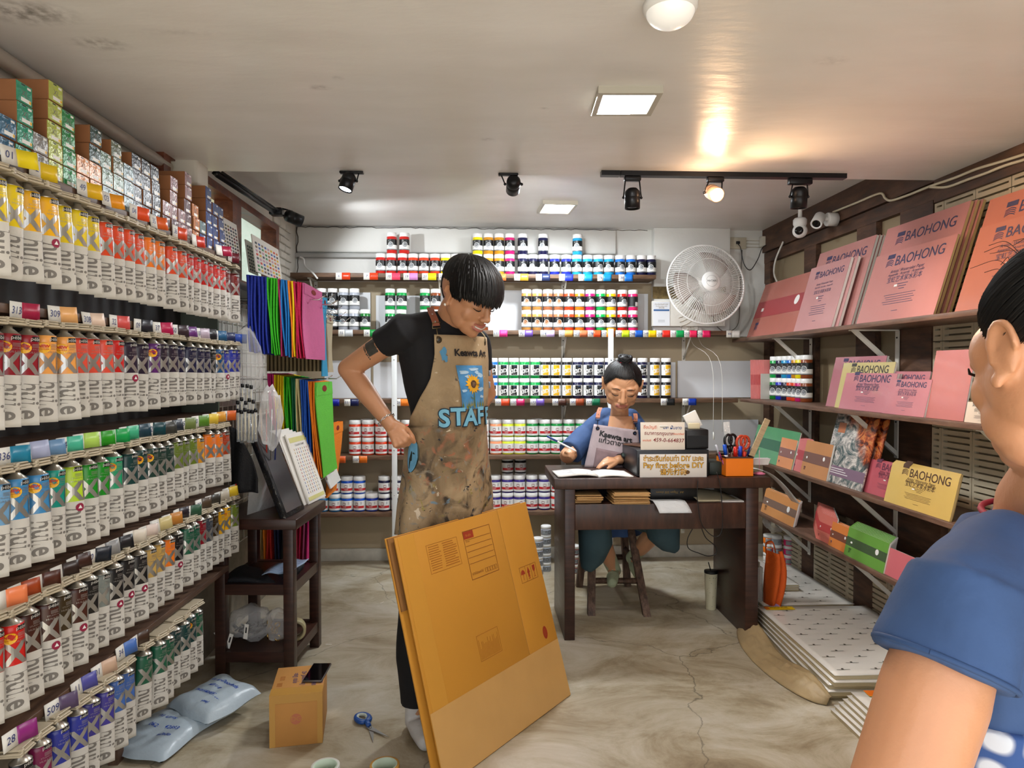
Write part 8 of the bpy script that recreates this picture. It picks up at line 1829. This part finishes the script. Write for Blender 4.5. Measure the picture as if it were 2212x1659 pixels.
sk.tube([kn[1] + Vector((-.02, .01, .04)), kn[1] + Vector((.01, .02, -.06)), kn[1] + Vector((.05, .02, -.13)), kn[1] + Vector((.085, .02, -.165))], [.088, .095, .060, .024], 18)
sk.ball((P3(1320, 1120, 4.02)), (.17, .13, .08))
fuse(sk, 'skirt', [mat('teal_grey_cotton', '#3c545c', .85, var=.15, vscale=10, bump=.35, bscale=16)], wo, WM, .008, 5, disp=lambda p: .007 * noise.noise(Vector((p.x * 14, p.y * 8, p.z * 4))))
SOCK2 = mat('pale_green_sock', '#a4ae90', .85, bump=.3, bscale=60)
for i, ((a, f), k_) in enumerate(zip(foot, kn)):
    m = MB(); m.limb([a * .55 + k_ * .45, a, a * .4 + f * .6, f], [.047, .039, .037, .029], 14); o = fuse(m, 'sock', [SOCK2], wo, WM, .005, 4)
    if i == 0:
        g = MB(); c = a + Vector((-.004, -.042, .012)); g.tube([c + Vector((-.016, 0, .004)), c + Vector((-.006, -.002, 0))], .0028, 5); g.tube([c + Vector((.008, -.002, .001)), c + Vector((.018, 0, .005))], .0028, 5); g.build('sock_marks', [BLACK], o, None)
# apron with lettering
m = MB(); A1, A2 = P3(1316, 926, 3.745), P3(1305, 1008, 3.755)
def wap(u, v, off=0.0):
    l0, l1 = P3(1283, 916, 3.71), P3(1262, 1009, 3.70); r0_, r1 = P3(1378, 929, 3.71), P3(1385, 1009, 3.72); a = l0.lerp(l1, v); b = r0_.lerp(r1, v); p = a.lerp(b, u)
    return p + Vector((0, -.022 * math.sin(PI * u) - off + .004 * noise.noise(Vector((u * 4, v * 4, 2))), 0))
m.grid(wap, 20, 16, 0, thick=.003)
wa = m.build('apron', [mat('pale_lilac_canvas', '#b4a6ac', .7, var=.12, vscale=14, bump=.3, bscale=25)], wo, WM)
def wf(x, y, off=.0055): W_, H_ = .243, .215; return wap(x / W_, -y / H_, off)
m = MB(); ro = lambda x, y: (x + y * .05, y - x * .13)
for txt, s_, x0, y0, bo in (('Kaewta art', .0375, .120, -.052, .0016), ('\u0e41\u0e01\u0e49\u0e27\u0e15\u0e32\u0e2d\u0e32\u0e23\u0e4c\u0e17', .034, .118, -.084, .0006)):
    m.text(txt, s_, 0, fn=lambda x, y: (lambda q: wf(q[0] + x0, q[1] + y0))(ro(x, y)), cut=.02, bold=bo)
m.build('chest_lettering', [INK], wa, None, fix=False)
m = MB(); m.grid(lambda u, v: wf(.035 + .13 * u, -.115 - .10 * v - .02 * u, .0035), 8, 8, 0, thick=.002); m.build('apron_pocket', [mat('stained_pocket', '#8c767a', .7, var=.25, vscale=18)], wa, None)
for i, (sx, st2) in enumerate((((.022, -.018), [P3(1297, 880, 3.79), P3(1293, 890, 3.75), P3(1291, 904, 3.712)]), ((.222, -.020), [P3(1372, 893, 3.80), P3(1373, 902, 3.76), P3(1372, 912, 3.718)]))):
    g = wf(sx[0], sx[1], .005); k = MB(); k.lathe([(.0045, .001), (.0045, .003), (.0105, .002), (.0105, 0)], 20, 0, T(*g) @ RX(PI / 2), caps=False); k.lathe([(.0046, .001), (0, .001)], 12, 1, T(*g) @ RX(PI / 2), caps=False); k.build('grommet', [DKMETAL, mat('blue_hole', '#24386c', .7)], wa)
    k = MB(); pts = spline(st2, 5); vl = Vector((1, 0, .0)); k.add([p + vl * s * .0115 + Vector((0, -.003 * q, 0)) for p in pts for s, q in ((-1, 0), (1, 0), (1, 1), (-1, 1))], [(4 * j + a, 4 * j + (a + 1) % 4, 4 * j + 4 + (a + 1) % 4, 4 * j + 4 + a) for j in range(len(pts) - 1) for a in range(4)] + [(0, 1, 2, 3), tuple(4 * (len(pts) - 1) + q for q in range(4))])
    for q in (3, 7): k.ball(pts[q] + Vector((0, -.004, 0)), (.003, .003, .003), 8, 6, 1)
    k.build('leather_strap', [mat('tan_leather', '#a8684c', .45), CHROME], wa); k = MB(); e = pts[-1]; k.tube([e + Vector((x, -.002, z)) for x, z in ((-.012, .004), (.012, .004), (.010, -.010), (-.010, -.010), (-.012, .004))], .0015, 6); k.tube([e + Vector((0, -.002, -.010)), g], .0022, 6); k.build('clasp', [DKMETAL], wa)
# wristwatch and pen
wd2 = (lw2 - le_).normalized(); wc = lw2 - wd2 * .022; k = MB(); v1 = wd2.orthogonal().normalized(); v2 = wd2.cross(v1); k.loft([[wc + wd2 * t + (v1 * math.cos(q) + v2 * math.sin(q)) * (.0315 if abs(t) < .011 else .0305) for q in [j * PI / 12 for j in range(24)]] for t in (-.011, -.010, .010, .011)], 0, True, False)
wt = k.build('wristwatch', [BLACK], wo, WM); nv_ = Vector((.1, -.75, .6)); nv_ = (nv_ - wd2 * nv_.dot(wd2)).normalized(); Mw = T(*(wc + nv_ * .030)) @ nv_.to_track_quat('Z', 'Y').to_matrix().to_4x4()
MB().lathe([(.019, 0), (.020, .004), (.016, .008), (.015, .008)], 24, 0, Mw, caps=False).lathe([(.0155, .0065), (0, .0065)], 20, 1, Mw, caps=False).build('watch_case', [DKMETAL, mat('watch_face', '#5c7068', .2)], wt)
dv = (PH1 - PH0); L3 = dv.length; pn = thing('pen', 'white and blue pen held in the seated person\u2019s writing hand', 'pen', M=T(*PH1) @ dv.to_track_quat('Z', 'Y').to_matrix().to_4x4() @ T(0, 0, -L3))
MB().lathe([(0, L3), (.001, L3 - .002), (.0045, L3 - .016), (.0045, L3 * .36)], 14, 0).build('barrel', [WHITE], pn); MB().lathe([(.005, L3 * .36), (.005, .002), (0, 0)], 14, 0).build('cap', [mat('pen_navy', '#24408c', .3)], pn)

# ------------------------------------------------------------------ the woman close to the camera, seen from behind
NW = Vector((.86, .95, 0)); nw = thing('person', 'near person seen from behind with pinned-up dark hair and blue short-sleeved top', 'person', NW); NM = T(-NW.x, -NW.y, 0)
SK3 = mat('light_tan_skin', '#c8906c', .42, var=.05, vscale=7, sss=.1, bump=.06, bscale=140)
n3 = MB(); H3 = headframe((0, 0, 0), Vector((-.05, .985, -.12)), R(-3), 1.24); e3_ = H3 @ Vector((.078, .010, .0)); H3 = T(*(P3(2176, 765, .80) - e3_)) @ H3
lips3, a3, w3 = head_shapes(n3, H3, True, 0)
hb3 = H3 @ Vector((0, .035, -.055)); nk3 = P3(2275, 1100, .92); n3.limb([hb3, hb3 * .5 + nk3 * .5, nk3], [.062, .060, .070], 18)
n3.ball(H3 @ Vector((.022, -.028, -.085)), (.036, .036, .030))
SL = P3(2080, 1285, .80); ELn = P3(1950, 1720, .75); WRn = ELn + Vector((.13, .10, -.17))
n3.limb([SL * .85 + ELn * .15, SL * .5 + ELn * .5, ELn + Vector((-.01, 0, -.02))], [.052, .058, .054], 20); n3.limb([ELn + Vector((-.01, 0, -.02)), WRn], [.046, .028], 16)
hand(n3, WRn, Vector((.4, .5, -.5)), Vector((-.6, .6, .1)), Vector((.3, .3, .6)), [.5, .5, .6, .6], .95)
SRn = SL + Vector((.34, .22, 0)); n3.limb([SRn, SRn + Vector((.05, .0, -.28)), SRn + Vector((0, .2, -.40))], [.055, .048, .028], 14); hand(n3, SRn + Vector((0, .2, -.40)), (0, .5, -.5), (1, 0, .2), (0, .6, .5), [.4, .4, .4, .4], .95)
ac = (SL + SRn) / 2; lat = (SRn - SL).normalized(); fr3 = Vector((-lat.y, lat.x, 0))
TN = [(.0, .07, .07, .065), (-.02, .15, .10, .01), (-.07, .20, .12, 0), (-.16, .19, .125, 0), (-.30, .175, .13, 0), (-.42, .20, .15, 0)]
def nring(r_, da=0.0, n=30): 
    c = ac + Vector((0, 0, r_[0] + r_[3])); return [c + lat * (r_[1] + da) * math.sin(2 * PI * j / n) - fr3 * (r_[2] + da) * math.cos(2 * PI * j / n) for j in range(n)]
n3.loft([nring(r_, -.012) for r_ in TN], 0)
for s in (-1, 1): n3.limb([ac + lat * .09 * s + Vector((0, 0, -.42)), ac + lat * .09 * s + Vector((0, .03, -.75)), Vector((ac.x + lat.x * .09 * s, ac.y + lat.y * .09 * s, .06))], [.085, .058, .036], 14); n3.limb([Vector((ac.x + lat.x * .09 * s, ac.y + lat.y * .09 * s, .045)), Vector((ac.x + lat.x * .09 * s, ac.y + lat.y * .09 * s, .03)) + fr3 * .14], [.036, .026], 10)
fuse(n3, 'body', [SK3, LIP], nw, NM, .0045, 8, pick=lambda c: 1 if lips3(c) else 0)
face_parts(nw, NM, H3, a3, w3, True)
def tuft(m, rr, path):
    for i in range(110):
        a = rr.uniform(0, 6.28); b = rr.uniform(0, 6.28); r_ = rr.uniform(.018, .036); c = Vector((0, .085, .060))
        m.tube([c + Vector((r_ * math.cos(a + q), .020 * math.sin(b + 2 * q), r_ * math.sin(a + q))) for q in [k * .35 for k in range(9)]], [.0045] * 8 + [.001], 5, caps=False, flat=.5)
    for i in range(60):
        p = path(rr.uniform(-.9, .9), .25 + .6 * rr.random()); q = p + Vector((rr.uniform(-.02, .02), -rr.uniform(.004, .022), rr.uniform(.004, .018))); q2 = q + Vector((rr.uniform(-.02, .02), -rr.uniform(.005, .03), rr.uniform(-.02, .004)))
        m.tube(spline([p, q, q2], 5), .00035, 3, 0, caps=False)
hairdo(nw, NM, H3, (0, .018, .032), (.080, .100, .094), (0, .72, .55), lambda p: .070 if abs(((p + PI) % (2 * PI)) - PI) < .6 else (.070 - .062 * min(1, (abs(((p + PI) % (2 * PI)) - PI) - .6) / .7) if abs(((p + PI) % (2 * PI)) - PI) < 1.75 else -.070), 14, n=620, r0=.0046, wisps=0, jit=.45, extra=tuft, steps=10)
t3 = MB(); t3.loft([nring(r_, .008) for r_ in TN], 0); sd3 = (ELn - SL).normalized()
t3.limb([ac + lat * -.08 + Vector((0, 0, .030)), SL + Vector((0, 0, -.006))], [.060, .066], 20); t3.limb([ac + lat * .08 + Vector((0, 0, .045)), SRn + Vector((0, 0, .01))], [.068, .066], 16)
t3.tube([SL - sd3 * .02, SL + sd3 * .04, SL + sd3 * .088, SL + sd3 * .092], [.066, .072, .076, .072], 26); t3.tube([SRn, SRn + Vector((.02, 0, -.13))], [.066, .072], 18); t3.tube([nk3 + Vector((0, 0, -.03)), nk3 + Vector((0, .0, -.05))], [.078, .09], 20)
fuse(t3, 'blue_top', [INDIGO], nw, NM, .005, 5, disp=lambda p: .005 * noise.noise(p * 8) + .003 * noise.noise(Vector((p.x * 20, p.y * 20, p.z * 7))))
m = MB(); cuff = SL + sd3 * .086; v1 = sd3.orthogonal().normalized(); v2 = sd3.cross(v1)
m.tube([cuff + (v1 * math.cos(q) + v2 * math.sin(q)) * .0755 for q in [k * PI / 20 for k in range(41)]], .0035, 7, caps=False); m.build('sleeve_hem', [mat('indigo_hem', '#2c4874', .8)], nw, NM)
m = MB(); m.tube([nk3 + Vector((.086 * math.cos(q), .080 * math.sin(q), -.012 + .01 * math.sin(q))) for q in [k * PI / 16 for k in range(33)]], .0045, 7, caps=False); m.build('collar_trim', [mat('crimson_trim', '#a02440', .7)], nw, NM)
def tie():
    m = bpy.data.materials.new('tie_dye_check'); m.use_nodes = True; nt = m.node_tree; L = nt.links; b = nt.nodes['Principled BSDF']; N = lambda t: nt.nodes.new(t); b.inputs['Roughness'].default_value = .85
    tc = N('ShaderNodeTexCoord'); c = N('ShaderNodeTexWave'); c.inputs['Scale'].default_value = 9; c.inputs['Distortion'].default_value = 3; c.wave_type = 'BANDS'; c.bands_direction = 'Z'; d = N('ShaderNodeTexWave'); d.inputs['Scale'].default_value = 9; d.inputs['Distortion'].default_value = 3; d.bands_direction = 'X'
    L.new(tc.outputs['Object'], c.inputs['Vector']); L.new(tc.outputs['Object'], d.inputs['Vector']); mu = N('ShaderNodeMath'); mu.operation = 'MULTIPLY'; L.new(c.outputs['Fac'], mu.inputs[0]); L.new(d.outputs['Fac'], mu.inputs[1])
    cr = N('ShaderNodeValToRGB'); cr.color_ramp.elements[0].color = (*lin('#30508c'), 1); cr.color_ramp.elements[0].position = .05; cr.color_ramp.elements[1].color = (*lin('#c8d0dc'), 1); cr.color_ramp.elements[1].position = .35; L.new(mu.outputs[0], cr.inputs['Fac']); L.new(cr.outputs[0], b.inputs['Base Color']); return m
t4 = MB(); t4.loft([nring((r_[0], r_[1] * 1.0, r_[2], r_[3]), .016) for r_ in [(-.155, .19, .125, 0)] + TN[4:]], 0); fuse(t4, 'tie_dye_apron', [tie()], nw, NM, .006, 4, disp=lambda p: .004 * noise.noise(p * 12))
t5 = MB(); t5.loft([nring((z, a, b, 0), .022) for z, a, b in ((-.40, .20, .15), (-.60, .22, .17), (-.95, .24, .19))], 0); fuse(t5, 'skirt', [INDIGO], nw, NM, .010, 4, disp=lambda p: .006 * noise.noise(p * 6))
